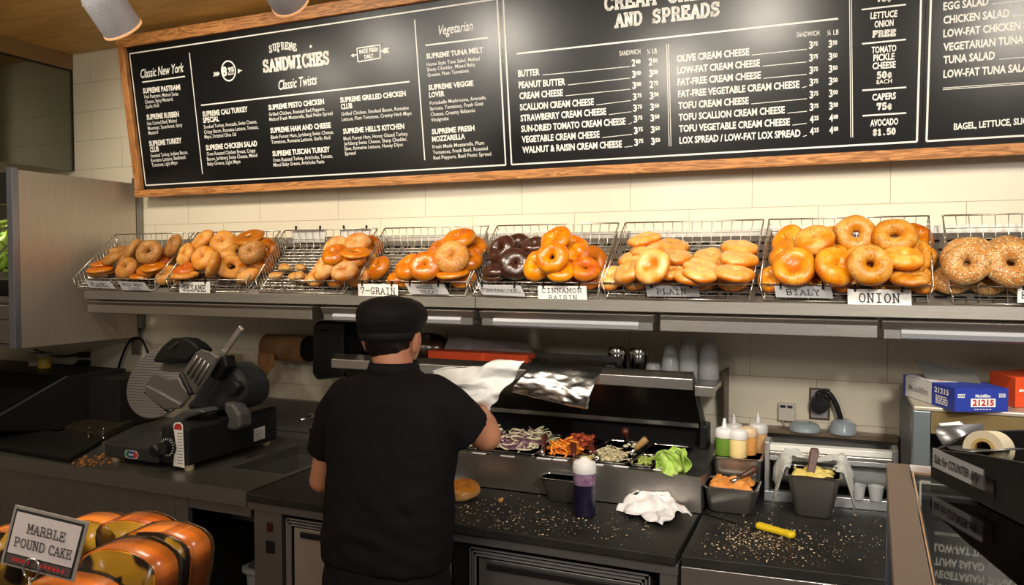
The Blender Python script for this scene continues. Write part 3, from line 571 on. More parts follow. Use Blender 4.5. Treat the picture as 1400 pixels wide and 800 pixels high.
def bagel_mesh(shape, seed):
    rnd = random.Random(seed); nu, nv = 36, 18
    R, rx, rz = {'ring': (.0325, .0252, .0235), 'small': (.0292, .0288, .0245), 'flat': (.034, .023, .0125), 'closed': (.0286, .0294, .0235), 'bialy': (.036, .0225, .017), 'roll': (.0, .05, .024), 'stack': (.0290, .0300, .0185)}[shape]
    o = rnd.uniform(0, 50); ex = 1+rnd.uniform(-.05, .07)
    if shape == 'flat': ex = 1.16
    mb = MB()
    if shape == 'roll':
        mb.ell((0, 0, 0), .052, .034, .026, seg=32, rings=16)
        mb.v = [(x*(1+.05*noise.noise((x*30+o, y*30, z*30))), y, z*(1 if z > 0 else .75)+.006*noise.noise((x*22+o, y*22, 3))) for x, y, z in mb.v]
    else:
        vs = []
        for i in range(nu):
            a = 2*math.pi*i/nu; w1 = noise.noise((math.cos(a)*1.3+o, math.sin(a)*1.3, 0)); fat = 1+.13*w1
            for j in range(nv):
                p = 2*math.pi*j/nv; rr = R+rx*fat*math.cos(p)*(1.0 if math.cos(p) > 0 else (.93 if shape != 'closed' else .98)); z = rz*fat*math.sin(p)
                if z < 0: z *= .78
                rr = max(rr, .0012); x, y = rr*math.cos(a)*ex, rr*math.sin(a)
                z += .0035*noise.noise((x*24+o, y*24, 5))
                if shape == 'bialy' and z > 0: z *= min(1, .35+rr/.05)
                vs.append((x, y, z))
        fs = [(i*nv+j, ((i+1) % nu)*nv+j, ((i+1) % nu)*nv+(j+1) % nv, i*nv+(j+1) % nv) for i in range(nu) for j in range(nv)]
        if shape == 'bialy':                     # closed floor in the middle
            vs.append((0, 0, .002)); c = len(vs)-1; ring = [i*nv+nv//2-2 for i in range(nu)]
            fs += [(ring[i], ring[(i+1) % nu], c) for i in range(nu)]
        mb.add(vs, fs)
    me = bpy.data.meshes.new('bagel'); me.from_pydata(mb.v, [], mb.f); bm = bmesh.new(); bm.from_mesh(me)
    bmesh.ops.recalc_face_normals(bm, faces=bm.faces); bm.to_mesh(me); bm.free(); me.polygons.foreach_set('use_smooth', [True]*len(me.polygons))
    return me
MESH = {}
def get_mesh(shape, kind, var):
    k = (shape, kind, var)
    if k not in MESH:
        me = bagel_mesh(shape, sum(map(ord, shape)) % 7 + var*11 + len(kind)); me.materials.append(BM_[kind]); MESH[k] = me
    return MESH[k]
BAGELS = []
def bagel(kind, shape, u, v, h, ax, label, size=1.0, spin=0, group=None, name='bagel'):
    p = onP(u, v, V(0, 2.505, 1.576), SN) if False else None
    o_ = V(0, 2.505, 1.576)+SN*h; p = onP(u, v, o_, SN)
    BAGELS.append(dict(kind=kind, shape=shape, p=p, ax=Vector((ax[0], -ax[1], ax[2])).normalized(), label=label, size=size, spin=spin, group=group, name=name))
U = (0, .25, 1)      # lying almost flat, a little towards us
g1 = 'bagels in the far left basket'
bagel('grain', 'ring', 163, 343, .03, (0, .2, 1), 'thin seeded bagel lying hindmost at the left side of the far left basket', .8)
bagel('grain', 'ring', 156, 353, .05, (-.3, .6, 1), 'tan seeded bagel resting on the orange flat ones in the far left basket')
bagel('flagel', 'flat', 142, 360, .05, U, 'uppermost of the orange flat bagels stacked at the left of the far left basket', .95)
bagel('flagel', 'flat', 137, 369, .045, U, 'middle orange flat bagel of the stack above the first small grey sign', .98)
bagel('flagel', 'flat', 134, 377, .03, U, 'lowest orange flat bagel of the stack above the first small grey sign', 1)
bagel('grain', 'ring', 170, 370, .055, (0, 1, .55), 'seeded ring bagel facing us in the middle of the far left basket', .98)
bagel('grain', 'ring', 183, 344, .075, (-.8, .5, .5), 'seeded bagel leaning on the one at the top of the far left basket')
bagel('grain', 'ring', 204, 345, .095, (.25, .9, .5), 'tall seeded bagel leaning back at the top of the far left basket', 1.05)
bagel('grain', 'small', 178, 358, .04, (.5, .7, .5), 'tan seeded bagel half hidden above the seeded ring of the far left basket', .9)
bagel('wheat', 'flat', 209, 365, .06, (.1, .5, 1), 'reddish brown flat bagel under the tall seeded one in the far left basket', .85)
bagel('flagel', 'ring', 197, 375, .045, (.1, .5, 1), 'orange bagel behind the front rail right of the seeded ring in the far left basket', .85)
bagel('grain', 'ring', 237, 337, .07, (-.4, .8, .4), 'seeded ring bagel at the right wire side of the far left basket')
bagel('flagel', 'small', 224, 352, .045, (.6, .6, .5), 'orange bagel under the seeded ring at the right side of the far left basket', .85)
bagel('grain', 'ring', 214, 387, .035, (0, .9, .5), 'seeded bagel pressed against the front wires beside the second grey sign', .95)
bagel('flagel', 'flat', 190, 382, .03, U, 'pale orange flat bagel just behind the rail over the second grey sign', .9)
bagel('sesame', 'closed', 277, 330, .085, (-.3, .7, .7), 'large pale bagel at the top left of the sesame basket', 1.08)
bagel('sesame', 'closed', 306, 333, .085, (.3, .8, .5), 'round pale bagel at the top centre of the sesame basket', 1.02)
bagel('wheat', 'flat', 341, 325, .09, (0, .6, 1), 'flat brown-topped bagel at the top right of the sesame basket', 1.12)
bagel('sesame', 'ring', 255, 349, .07, (-.35, .95, .35), 'sesame bagel showing its hole at the left of the sesame basket')
bagel('sesame', 'small', 280, 354, .095, (.1, .9, .5), 'sesame bagel overlapping the holed one in the sesame basket', 1.05)
bagel('grain', 'small', 344, 345, .095, (.1, .8, .5), 'well seeded bagel under the brown-topped one in the sesame basket', 1.02)
bagel('sesame', 'roll', 364, 332, .06, (.5, .3, .8), 'pale bagel end poking out at the right top of the sesame basket', .75)
bagel('sesame', 'flat', 324, 345, .05, (.6, .5, .5), 'cream coloured bagel half in a gap of the sesame basket', .85)
bagel('flagel', 'closed', 253, 372, .055, (0, .5, 1), 'glossy orange bagel just above the SESAME sign', .9)
bagel('sesame', 'ring', 284, 371, .065, (-.75, .7, .35), 'sesame bagel standing on edge right of the glossy orange one', 1.02)
bagel('sesame', 'flat', 314, 370, .06, (.7, .6, .6), 'pale cut-looking bagel slanting behind the front rail of the sesame basket', 1.05)
bagel('wheat', 'flat', 338, 366, .04, (.3, .6, .8), 'reddish bagel low down beside the right side of the sesame basket', .8)
bagel('sesame', 'small', 308, 354, .05, (.2, .8, .8), 'golden bagel in the middle of the sesame basket below the round pale one', .95)
bagel('sesame', 'flat', 246, 383, .035, (0, .25, 1), 'pale flat bagel right behind the SESAME sign', .95)
bagel('grain', 'ring', 238, 393, .028, (-.2, .9, .4), 'seeded bagel seen through the wires left of the SESAME sign', .8)
bagel('sesame', 'roll', 328, 392, .03, (.1, .8, .6), 'dull golden bagel seen through the front wires right of the SESAME sign', 1.0, .5)
bagel('grain', 'small', 337, 378, .04, (.3, .7, .7), 'seeded bagel behind the rail at the right end of the sesame basket', .8)
bagel('wheat', 'small', 366, 345, .04, (.8, .5, .4), 'brown bagel behind the right wire side of the sesame basket, the upper one', .95)
bagel('wheat', 'small', 358, 360, .03, (.8, .5, .4), 'brown bagel behind the right wire side of the sesame basket, the lower one', .85)
# third basket
for i, (u, v, h, s, sp, d) in enumerate(((377, 377, .028, .62, .2, 'leftmost'), (389, 366, .03, .62, -.2, 'rear left'), (409, 377, .045, .66, -.7, 'slanting'), (411, 366, .025, .6, -.3, 'hindmost'), (396, 388, .03, .66, -.3, 'front left'), (408, 393, .022, .7, -.6, 'front right'))):
    bagel('roll', 'roll', u, v, h, (0, .35, 1), d+' small golden roll of the six at the left of the half empty basket', s, sp, name='bread_roll')
bagel('frost', 'closed', 460, 340, .10, (0, .75, .7), 'golden bagel on top of the pile in the half empty basket')
bagel('wheat', 'small', 458, 351, .08, (0, .7, .7), 'orange bagel under the topmost one in the half empty basket', .95)
bagel('frost', 'closed', 490, 336, .10, (.2, .7, .7), 'floury white-topped bagel beside the topmost one in the half empty basket', .95)
bagel('wheat', 'flat', 487, 345, .085, (.2, .4, 1), 'brown bagel under the floury white-topped one', .9)
bagel('wheat', 'small', 481, 357, .07, (.1, .6, .8), 'orange brown bagel in the right pile below the floury ones', .85)
bagel('frost', 'small', 447, 363, .065, (-.2, .6, .8), 'floury bagel at the left edge of the pile in the half empty basket', .98)
bagel('frost', 'closed', 440, 374, .055, (-.2, .8, .6), 'wide floury bagel at the left of the pile above the front rail', 1.05)
bagel('frost', 'small', 470, 373, .06, (.1, .6, .8), 'pale bagel at the right of the pile above the front rail', .95)
bagel('frost', 'ring', 431, 391, .035, (-.2, .9, .4), 'floury ring bagel behind the front wires, left of three', .92)
bagel('wheat', 'small', 455, 391, .04, (.1, .8, .6), 'mottled orange bagel behind the front wires, middle of three', .92)
bagel('frost', 'small', 474, 394, .035, (.3, .8, .5), 'mottled bagel behind the front wires left of the 7-GRAIN sign', .9)
bagel('frost', 'small', 498, 355, .04, (.8, .5, .4), 'pale bagel behind the right wire side of the half empty basket', .9)
bagel('wheat', 'small', 508, 342, .05, (.8, .5, .4), 'dark red-brown bagel behind the right wire side of the half empty basket', .85)
# fourth basket
bagel('wheat', 'ring', 512, 377, .05, (-.45, .75, .6), 'holed bagel alone at the left of the 7-grain basket', .98)
bagel('wheat', 'closed', 556, 372, .055, (-.1, .75, .7), 'glossy orange bagel at the left of the big pile in the 7-grain basket', 1.05)
bagel('wheat', 'closed', 580, 369, .085, (.2, .85, .5), 'glossy orange bagel overlapping its neighbour behind the WHOLE WHEAT sign', 1.05)
bagel('wheat', 'small', 547, 382, .04, (-.2, .6, .8), 'orange bagel low at the left edge of the pile in the 7-grain basket', .85)
bagel('wheat', 'closed', 627, 328, .10, (-.1, .55, .9), 'large glossy bagel at the very top of the pile in the 7-grain basket', 1.15)
bagel('grain', 'closed', 619, 352, .105, (.2, .9, .45), 'large pale brown bagel in the middle of the pile in the 7-grain basket', 1.12)
bagel('wheat', 'small', 599, 346, .075, (-.4, .7, .6), 'brown bagel peeking out left of the large pale brown one', 1.0)
bagel('wheat', 'small', 597, 360, .06, (-.4, .6, .7), 'orange bagel under the large pale brown one of the 7-grain basket', .95)
bagel('wheat', 'small', 646, 339, .07, (.3, .6, .7), 'reddish brown bagel at the right of the topmost one in the 7-grain basket', .95)
bagel('wheat', 'small', 641, 354, .06, (.3, .6, .7), 'orange bagel at the right wire side of the 7-grain basket', .9)
bagel('wheat', 'flat', 619, 374, .06, (0, .3, 1), 'upper flat bagel of the small stack at the right of the WHOLE WHEAT sign', .98)
bagel('grain', 'flat', 617, 384, .04, (0, .3, 1), 'paler lower flat bagel of the small stack right of the WHOLE WHEAT sign', 1.0)
bagel('wheat', 'small', 627, 397, .03, (.2, .8, .5), 'orange bagel behind the front wires right of the WHOLE WHEAT sign', .9)
bagel('wheat', 'small', 550, 396, .028, (-.1, .8, .5), 'orange bagel between the 7-GRAIN and WHOLE WHEAT signs', .85)
bagel('wheat', 'small', 588, 392, .028, (0, .8, .5), 'orange bagel hidden behind the WHOLE WHEAT sign', .9)
# fifth basket
bagel('dark', 'ring', 686, 341, .075, (-.35, .9, .5), 'dark brown bagel showing its hole at the left of the dark pile')
bagel('dark', 'closed', 708, 336, .045, (.2, .7, .7), 'dark brown bagel behind the holed dark one', .95)
bagel('dark', 'closed', 707, 361, .075, (.35, .9, .35), 'dark brown bagel standing steeply in the middle of the dark pile', 1.05)
bagel('dark', 'stack', 731, 335, .06, (0, .45, 1), 'upper dark brown bagel beside the yellow ones', .95)
bagel('dark', 'stack', 734, 347, .055, (0, .45, 1), 'second dark brown bagel beside the yellow ones', .9)
bagel('dark', 'stack', 736, 359, .035, (0, .45, 1), 'third and lowest dark brown bagel beside the yellow ones', .85)
bagel('dark', 'stack', 682, 368, .045, (-.1, .4, 1), 'upper dark bagel low at the left wire side above the PUMPERNICKEL sign', .98)
bagel('dark', 'stack', 678, 379, .03, (-.1, .4, 1), 'lower dark bagel right behind the PUMPERNICKEL sign', 1.0)
bagel('egg', 'closed', 760, 328, .115, (-.25, .75, .7), 'yellow bagel on top of the yellow pile', 1.02)
bagel('egg', 'ring', 756, 354, .115, (.05, .95, .45), 'yellow bagel showing its hole in the middle of the yellow pile', 1.02)
bagel('egg', 'closed', 729, 376, .07, (-.2, .9, .45), 'yellow orange bagel at the lower left of the yellow pile', 1.02)
bagel('egg', 'closed', 763, 381, .06, (.1, .6, .8), 'yellow bagel just behind the CINNAMON RAISIN sign', .9)
bagel('egg', 'closed', 787, 355, .07, (.5, .75, .5), 'round yellow bagel at the right side of the yellow pile', .98)
bagel('egg', 'small', 784, 338, .06, (.3, .6, .7), 'orange yellow bagel behind the yellow pile at the right', .92)
bagel('flagel', 'closed', 776, 371, .05, (.4, .7, .6), 'deep orange bagel between the yellow pile and the raisin bagels', .9)
bagel('cinn', 'flat', 813, 368, .055, (.75, .65, .25), 'speckled orange bagel standing on edge at the right of the raisin corner', 1.0, 1.57)
bagel('cinn', 'ring', 794, 385, .05, (.2, .7, .7), 'sugary brown bagel above the right end of the CINNAMON RAISIN sign', .9)
bagel('cinn', 'small', 813, 398, .03, (.3, .8, .5), 'orange brown bagel behind the front wires right of the CINNAMON RAISIN sign', .85)
# sixth basket: stacks of plain bagels
for i, (u, v, h) in enumerate(((881, 329, .06), (882, 342, .06), (869, 354, .055))):
    bagel('plain', 'stack', u, v, h, (-.15, .32, 1), ('topmost', 'second', 'third')[i]+' plain bagel of the tall stack at the rear left of the plain basket', 1.02)
bagel('plain', 'small', 862, 372, .055, (-.3, .5, .8), 'glossy plain bagel at the left wire side of the plain basket', 1.0)
bagel('plain', 'small', 858, 386, .035, (-.2, .5, .8), 'orange plain bagel low in the left front corner of the plain basket', 1.0)
bagel('plain', 'bialy', 888, 371, .095, (-.25, .9, .4), 'plain bagel leaning upright with its glossy face to us in the plain basket', 1.08)
for i, (u, v, h) in enumerate(((920, 338, .058), (925, 351, .058), (918, 365, .055), (917, 379, .05))):
    bagel('plain', 'stack', u, v, h, (.15, .32, 1), ('topmost', 'second', 'third', 'lowest')[i]+' plain bagel of the second stack from the left in the plain basket', 1.0)
bagel('plain', 'stack', 969, 354, .055, (.1, .5, 1), 'plain bagel lying back behind the third stack of the plain basket', 1.0)
for i, (u, v, h) in enumerate(((958, 365, .058), (955, 379, .058), (946, 385, .04))):
    bagel('plain', 'stack', u, v, h, (.15, .32, 1), ('topmost', 'middle', 'lowest')[i]+' plain bagel of the third stack from the left in the plain basket', 1.0)
for i, (u, v, h) in enumerate(((1011, 341, .058), (1010, 354, .058), (1005, 367, .058), (1003, 380, .055))):
    bagel('plain', 'stack', u, v, h, (.15, .32, 1), ('topmost', 'second', 'third', 'lowest')[i]+' plain bagel of the stack at the right wire side of the plain basket', 1.05)
bagel('plain', 'small', 996, 397, .035, (.1, .7, .7), 'broad orange plain bagel behind the front wires right of the PLAIN sign', 1.1)
bagel('plain', 'small', 852, 400, .025, (-.2, .6, .8), 'orange plain bagel behind the front wires left of the PLAIN sign', .9)
bagel('plain', 'small', 884, 396, .028, (0, .7, .7), 'plain bagel hidden by the left end of the PLAIN sign', .9)
bagel('plain', 'small', 962, 401, .024, (.2, .7, .6), 'plain bagel standing at the right end of the PLAIN sign', .9)
# seventh basket
bagel('onion', 'small', 1112, 330, .10, (-.2, .7, .75), 'brown-spotted bialy on top at the left of the onion basket', 1.05)
bagel('onion', 'ring', 1171, 322, .105, (.15, 1, .25), 'onion bagel standing with an oval hole at the top of the onion basket', 1.06)
bagel('onion', 'ring', 1224, 327, .10, (.05, .85, .6), 'speckled onion bagel with a round hole at the top right of the onion basket', 1.12)
bagel('bialy', 'closed', 1077, 331, .075, (-.5, .7, .5), 'dark golden bialy behind the left end of the onion basket', .98)
bagel('bialy', 'closed', 1074, 348, .065, (-.5, .6, .6), 'bialy leaning on the left wires of the onion basket', .98)
bagel('bialy', 'bialy', 1085, 371, .08, (-.1, .85, .55), 'large round bialy facing us above the BIALY sign', 1.18)
bagel('bialy', 'closed', 1134, 353, .085, (-.2, .6, .8), 'smooth orange bialy in the middle of the onion basket', 1.02)
bagel('bialy', 'closed', 1142, 371, .085, (.5, .8, .5), 'split dark-edged bialy right of the large round one', 1.1)
bagel('onion', 'small', 1180, 353, .085, (-.1, .6, .8), 'onion bagel tucked behind the folded-looking one', 1.0)
bagel('onion', 'ring', 1191, 369, .095, (.25, .95, .4), 'onion bagel with a deep hole above the ONION sign', 1.1)
bagel('onion', 'closed', 1230, 352, .075, (.1, .5, 1), 'pale topped onion bagel heading the right hand stack', 1.02)
bagel('onion', 'closed', 1254, 347, .06, (.5, .6, .5), 'orange bagel against the right wires of the onion basket', 1.0)
bagel('onion', 'stack', 1237, 367, .06, (.05, .3, 1), 'second onion bagel of the right hand stack', 1.0)
bagel('onion', 'stack', 1243, 380, .045, (.05, .3, 1), 'third onion bagel of the right hand stack', .98)
bagel('wheat', 'small', 1254, 326, .06, (.4, .6, .6), 'red-brown bagel behind the speckled one at the right of the onion basket', .9)
bagel('onion', 'small', 1143, 329, .06, (.3, .8, .5), 'yellowish bagel between the two front top ones of the onion basket', .9)
bagel('onion', 'small', 1240, 395, .028, (.1, .7, .7), 'pale bagel behind the right end of the ONION sign', .95)
bagel('onion', 'small', 1262, 401, .022, (.3, .8, .5), 'browned bagel behind the front wires at the right corner of the onion basket', .85)
bagel('bialy', 'small', 1057, 398, .025, (-.3, .8, .5), 'yellow bialy behind the front wires left of the BIALY sign', .9)
bagel('bialy', 'small', 1116, 391, .035, (0, .6, .8), 'bialy hidden by the BIALY sign', .9)
bagel('bialy', 'small', 1150, 399, .025, (0, .8, .6), 'dark bialy between the BIALY and ONION signs', .85)
bagel('bialy', 'closed', 1205, 346, .06, (.1, .8, .6), 'shaded bagel in the gap under the speckled onion bagel', .9)
# eighth basket
bagel('every', 'ring', 1326, 355, .085, (-.1, .9, .5), 'large seed-covered bagel at the top left of the right-edge basket', 1.22)
bagel('every', 'ring', 1326, 380, .09, (-.35, .95, .35), 'seed-covered bagel leaning on the large one in the right-edge basket', 1.08)
bagel('every', 'ring', 1385, 357, .08, (.1, .8, .6), 'wide seed-covered bagel in the middle of the right-edge basket', 1.22)
bagel('every', 'ring', 1384, 381, .085, (.2, .9, .4), 'seed-covered bagel above the half visible sign at the right edge', 1.2)
bagel('every', 'small', 1313, 397, .03, (-.3, .8, .5), 'seeded bagel behind the front wires in the left corner of the right-edge basket', .95)
bagel('every', 'small', 1350, 401, .028, (0, .8, .5), 'toasted seeded bagel behind the front wires of the right-edge basket', .9)
bagel('every', 'small', 1378, 402, .025, (.1, .8, .5), 'seeded bagel just left of the sign at the right edge', .9)
bagel('every', 'ring', 1432, 362, .06, (.1, .8, .6), 'seeded bagel at the right edge of the photo, rearmost', 1.1)
bagel('every', 'ring', 1430, 390, .04, (.1, .8, .6), 'seeded bagel at the right edge of the photo, nearest the rail', 1.1)
# settle the piles: discs approximated by three balls each, pushed apart mostly along the slope normal
def balls(b):
    ax = b['ax']; s = b['size']; e = ax.orthogonal().normalized(); f = ax.cross(e)
    th = {'flat': .013, 'roll': .02, 'bialy': .018, 'stack': .0165}.get(b['shape'], .0215)*s; rr = (.036 if b['shape'] != 'roll' else .02)*s
    return [b['p']+(e*math.cos(k*1.0472)+f*math.sin(k*1.0472))*rr for k in range(6)]+[b['p']], th
for b in BAGELS:                                  # those seen through the front wires lie flat on the wire floor
    b['v0'] = b['p'].copy()
    pr = b['p']-CAM; vpx = 400-F_PX*pr.dot(UP)/pr.dot(FW)
    b['low'] = vpx > 385.5
    if b['low'] and b['shape'] != 'roll':
        b['ax'] = Vector((b['ax'].x*.5, SN.y-.1, SN.z)).normalized(); d = ray(700+F_PX*pr.dot(RT)/pr.dot(FW), 392)
        b['p'] = CAM+d*((V(0, 2.505, 1.576)+SN*.024-CAM).dot(SN)/d.dot(SN)); b['size'] = min(b['size'], .95)
SLD = Vector((0, math.cos(SA), math.sin(SA)))
def clampb(b):
    ax = b['ax']; s = b['size']; R_, th = .057*s, .022*s
    if b['shape'] == 'roll': R_, th = .045*s, .024*s
    if b['shape'] == 'flat': th = .013*s
    if b['shape'] == 'stack': th = .0175*s
    ext = lambda n: math.sqrt(R_*R_*max(0, 1-ax.dot(n)**2)+(th*ax.dot(n))**2)
    o_ = V(0, 2.505, 1.576); view = (b['p']-CAM).normalized()
    h = (b['p']-o_).dot(SN); need = ext(SN)*.9
    if h < need: b['p'] += SN*(need-h)
    y = b['p'].y-ext(Vector((0, 1, 0))); zlow = b['p'].z-ext(Vector((0, 0, 1)))
    if zlow < 1.622 and y < 2.505: b['p'] += SLD*min(.03, (2.505-y)/SLD.y)*.8
for it in range(24):
    cache = [balls(b) for b in BAGELS]
    for i in range(len(BAGELS)):
        for j in range(i+1, len(BAGELS)):
            A, B2 = BAGELS[i], BAGELS[j]; d = B2['p']-A['p']
            if d.length > .125: continue
            pen = 0
            for p in cache[i][0]:
                for q in cache[j][0]:
                    pen = max(pen, (cache[i][1]+cache[j][1])*.80-(p-q).length)
            if pen > .0005:
                view = ((A['p']+B2['p'])/2-CAM).normalized()
                n = d.normalized(); dn = view*(1 if n.dot(view) > 0 else -1)
                mv = (n*.18+dn*.82)*pen*.25
                wa, wb = (0 if A['low'] else 1), (0 if B2['low'] else 1)
                if wa+wb == 1: wa *= 2; wb *= 2
                if wa+wb == 0: mv = Vector((n.x, 0, 0))*pen*.2; wa = wb = 1
                A['p'] -= mv*wa; B2['p'] += mv*wb
    for b in BAGELS:
        off = b['p']-b['v0']; lim = .05
        if off.length > lim and not b['low']: b['p'] = b['v0']+off*(lim/off.length)
        clampb(b)
GROUPN = {}
for i, b in enumerate(BAGELS):
    me = get_mesh(b['shape'], b['kind'], i % 3); o = bpy.data.objects.new(b['name'], me); COL.objects.link(o)
    o.matrix_world = axis_frame(b['p'], b['ax'], b['spin'] + (i*1.7 if b['shape'] not in ('roll', 'flat') else 0)) @ Matrix.Scale(b['size'], 4)
    tag(o, b['label'], 'roll' if b['name'] == 'bread_roll' else 'bagel', 'bread rolls in the half empty basket' if b['name'] == 'bread_roll' else 'bagels in the wire baskets')

# ---------------------------------------------------------------- signs on the baskets
SIGNP = mat('sign_card', (.66, .64, .61), .4)
SIGNG = mat('sign_card_grey', (.42, .42, .43), .4)
def sign(corners, Ys, lines, label, m=SIGNP, clips=True, name='price_sign', ink=INK, th=.13):
    """corners TL,TR,BR,BL in the frame; Ys distances of the top and bottom edges"""
    P = [onY(*corners[0], Ys[0]), onY(*corners[1], Ys[0]), onY(*corners[2], Ys[1]), onY(*corners[3], Ys[1])]
    ex = (P[1]-P[0]).normalized(); dn = (P[3]-P[0]); n = ex.cross(-dn).normalized()
    if n.y > 0: n = -n
    t = thing(name, tuple((P[2]+P[3])/2), label, 'sign', 'typed signs on the baskets')
    MB().prism(P, -n*.0025).build('card', m, t, bevel=.0008)
    W_ = (P[1]-P[0]).length; Hh = dn.length
    M = frame(P[3]+n*.0006, ex, (-dn).normalized(), n); sk = (P[0]-P[3]).dot(ex)/Hh
    M = frame(P[3]+n*.0006, ex, (-dn).normalized(), n)
    lt = MB()
    for s, u0, u1, v, c in lines:
        slab(lt, s, (u0*(P[2]-P[3]).length, v*Hh), (u1*(P[2]-P[3]).length, v*Hh), c*Hh, Matrix(M), th)
    if lines: lt.build('lettering', ink, t)
    if clips:
        for u in (.12, .86):
            c = P[0]+(P[1]-P[0])*u
            MB().box(c.x-.0025, c.x+.0025, c.y-.004, c.y+.004, c.z-.008, c.z+.014).build('clip', BLACKM, t)
    return t
sign([(115, 383.5), (150, 385), (158, 395), (123, 393.5)], (2.486, 2.494), [('FLAGEL', .18, .82, .28, .46)], 'leftmost grey FLAGEL sign under the rail of the far left basket', SIGNG, False)
sign([(161, 385), (197, 386.5), (205, 397.5), (168, 397)], (2.486, 2.494), [('WHOLE WHEAT', .12, .86, .58, .28), ('FLAGEL', .28, .76, .14, .24)], 'grey two-line sign right of the FLAGEL sign', SIGNG, False)
sign([(244.5, 385), (287, 386), (287, 402.6), (245.5, 401.5)], (2.482, 2.478), [('SESAME', .12, .88, .24, .50)], 'white SESAME sign on the second basket from the left')
sign([(489, 388), (543.5, 389), (544, 407), (490, 406)], (2.482, 2.476), [('7-GRAIN', .07, .94, .26, .46)], 'white 7-GRAIN sign above the black kitchen cap')
sign([(554, 388), (607, 388.5), (614.5, 403), (560.5, 402)], (2.486, 2.494), [('WHOLE', .24, .68, .56, .26), ('WHEAT', .30, .76, .10, .26)], 'grey WHOLE WHEAT sign right of the 7-GRAIN sign', SIGNG)
sign([(652, 389), (712, 391), (718.5, 406), (660, 403)], (2.486, 2.494), [('PUMPERNICKEL', .04, .94, .34, .28)], 'grey PUMPERNICKEL sign under the dark bagels', SIGNG)
sign([(735, 391), (801.5, 391), (803, 413.5), (736, 412)], (2.482, 2.476), [('CINNAMON', .08, .90, .56, .28), ('RAISIN', .22, .80, .12, .26)], 'white two-line CINNAMON RAISIN sign')
sign([(882, 390.5), (955, 391), (957, 406), (885, 405.5)], (2.486, 2.493), [('PLAIN', .20, .76, .26, .46)], 'grey PLAIN sign under the pale stacked bagels', SIGNG)
sign([(1058, 391), (1136, 392), (1139.5, 408.5), (1061, 406.5)], (2.486, 2.493), [('BIALY', .20, .78, .26, .46)], 'grey BIALY sign left of the large white ONION sign', SIGNG)
sign([(1158.5, 395), (1246, 396), (1246.5, 419.7), (1159, 418.5)], (2.482, 2.474), [('ONION', .18, .82, .24, .50)], 'large white ONION sign under the seventh basket')
sign([(1391, 392.5), (1462, 393.5), (1463, 415.5), (1391, 414)], (2.482, 2.476), [('EVERYTHING', .08, .94, .28, .4)], 'white sign cut by the right edge of the photo')
sign([(399.5, 313.5), (444, 313), (444, 331.5), (402, 331.5)], (2.728, 2.735), [], 'blank back of the left turned-away sign on the rear basket rim', SIGNP)
sign([(465, 312.8), (507, 312.6), (508, 327), (467, 327.5)], (2.728, 2.735), [], 'blank back of the right turned-away sign on the rear basket rim', SIGNP)
# ---------------------------------------------------------------- left: steel lettuce cabinet
XC = -3.34
cab = thing('refrigerated_cabinet', (-3.9, 2.6, 1.31), 'tall steel cabinet with lettuce lit inside, at the left edge of the photo', 'cabinet')
zt, zb = 2.10, 1.318
MB().box(XC-.012, XC, 2.285, 2.90, zb, zt+.01).build('side_panel', STEELV, cab)
MB().box(-4.5, XC-.013, 2.30, 2.90, zt-.02, zt+.01).build('top_panel', STEELD, cab)
MB().box(-4.5, XC-.013, 2.88, 2.90, zb, zt-.021).build('back_panel', STEELD, cab)
MB().box(-4.5, XC-.013, 2.285, 2.879, zb, zb+.012).build('bottom_panel', STEELD, cab)
MB().box(-4.49, XC-.04, 2.262, 2.284, 1.96, zt).build('header_panel', DARK, cab, bevel=.003)
MB().box(-4.49, XC-.04, 2.262, 2.284, zb+.13, zb+.19).box(-4.49, XC-.04, 2.266, 2.284, zb+.02, zb+.125).build('lower_rail', STEELD, cab, bevel=.002)
MB().box(XC-.038, XC, 2.255, 2.284, zb-.0, zt+.02).build('corner_post', mat('blue_grey_post', (.30, .32, .38), .35, .8), cab, bevel=.002)
MB().box(XC-.006, XC+.0, 2.905, 2.944, 1.36, 2.13).box(XC-.03, XC-.01, 2.905, 2.944, 2.08, 2.14).build('wall_angle', STEELD, cab)
MB().box(-4.48, XC-.015, 2.30, 2.86, 1.52, 1.545).build('shelf', STEELD, cab)
MB().box(-4.4, XC-.06, 2.40, 2.5, 2.045, 2.06).build('lamp_strip', WHITEP, cab)
lamp('AREA', (-3.75, 2.45, 2.03), 6.5, color=(1, .93, .62), size=.4, name='cabinet_lamp')
bk = thing('salad_bowl', (-3.62, 2.55, 1.545), 'dark basin holding the lettuce inside the lit steel cabinet', 'bowl')
MB().prism([V(-3.95, 2.32, 1.62), V(-3.37, 2.32, 1.62), V(-3.39, 2.36, 1.55), V(-3.93, 2.36, 1.55)], (0, .4, 0)).build('basin', DARK, bk)
LEAF = mat('lettuce_leaf', (.22, .42, .035), .45, 0, 18, .25, (.52, .62, .12), .5, 30, sss=.1)
LEAFD = mat('dark_lettuce_leaf', (.10, .26, .02), .45, 0, 18, .25, (.25, .42, .05), .5, 30)
def leaf(p, size, ax, seed, m, label, grp, cat='lettuce leaf'):
    rnd = random.Random(seed); o = rnd.uniform(0, 40)
    def f(u, v):
        x = (u-.5)*2; y = v; wv = math.sin(math.pi*min(1, .12+v*.88))**.6
        z = .22*x*x+.18*noise.noise((x*2.2+o, y*2.6, 1))+.12*math.sin(9*v+o)*abs(x)+.08*math.sin(14*x+o)*v
        return (x*.5*wv, y-.5, z+.25*v*v)
    mb = MB().grid(f, 14, 14); M = axis_frame(p, ax, rnd.uniform(0, 6)) @ Matrix.Scale(size, 4)
    mb.v = [tuple(M @ Vector(v)) for v in mb.v]
    o_ = mb.build('lettuce_leaf', m, None, smooth=True, solid=.0015); return tag(o_, label, cat, grp)
rnd = random.Random(5)
names = ['topmost', 'pale inner', 'dark curled', 'light green', 'large front', 'yellow green', 'lowest', 'dark rear']
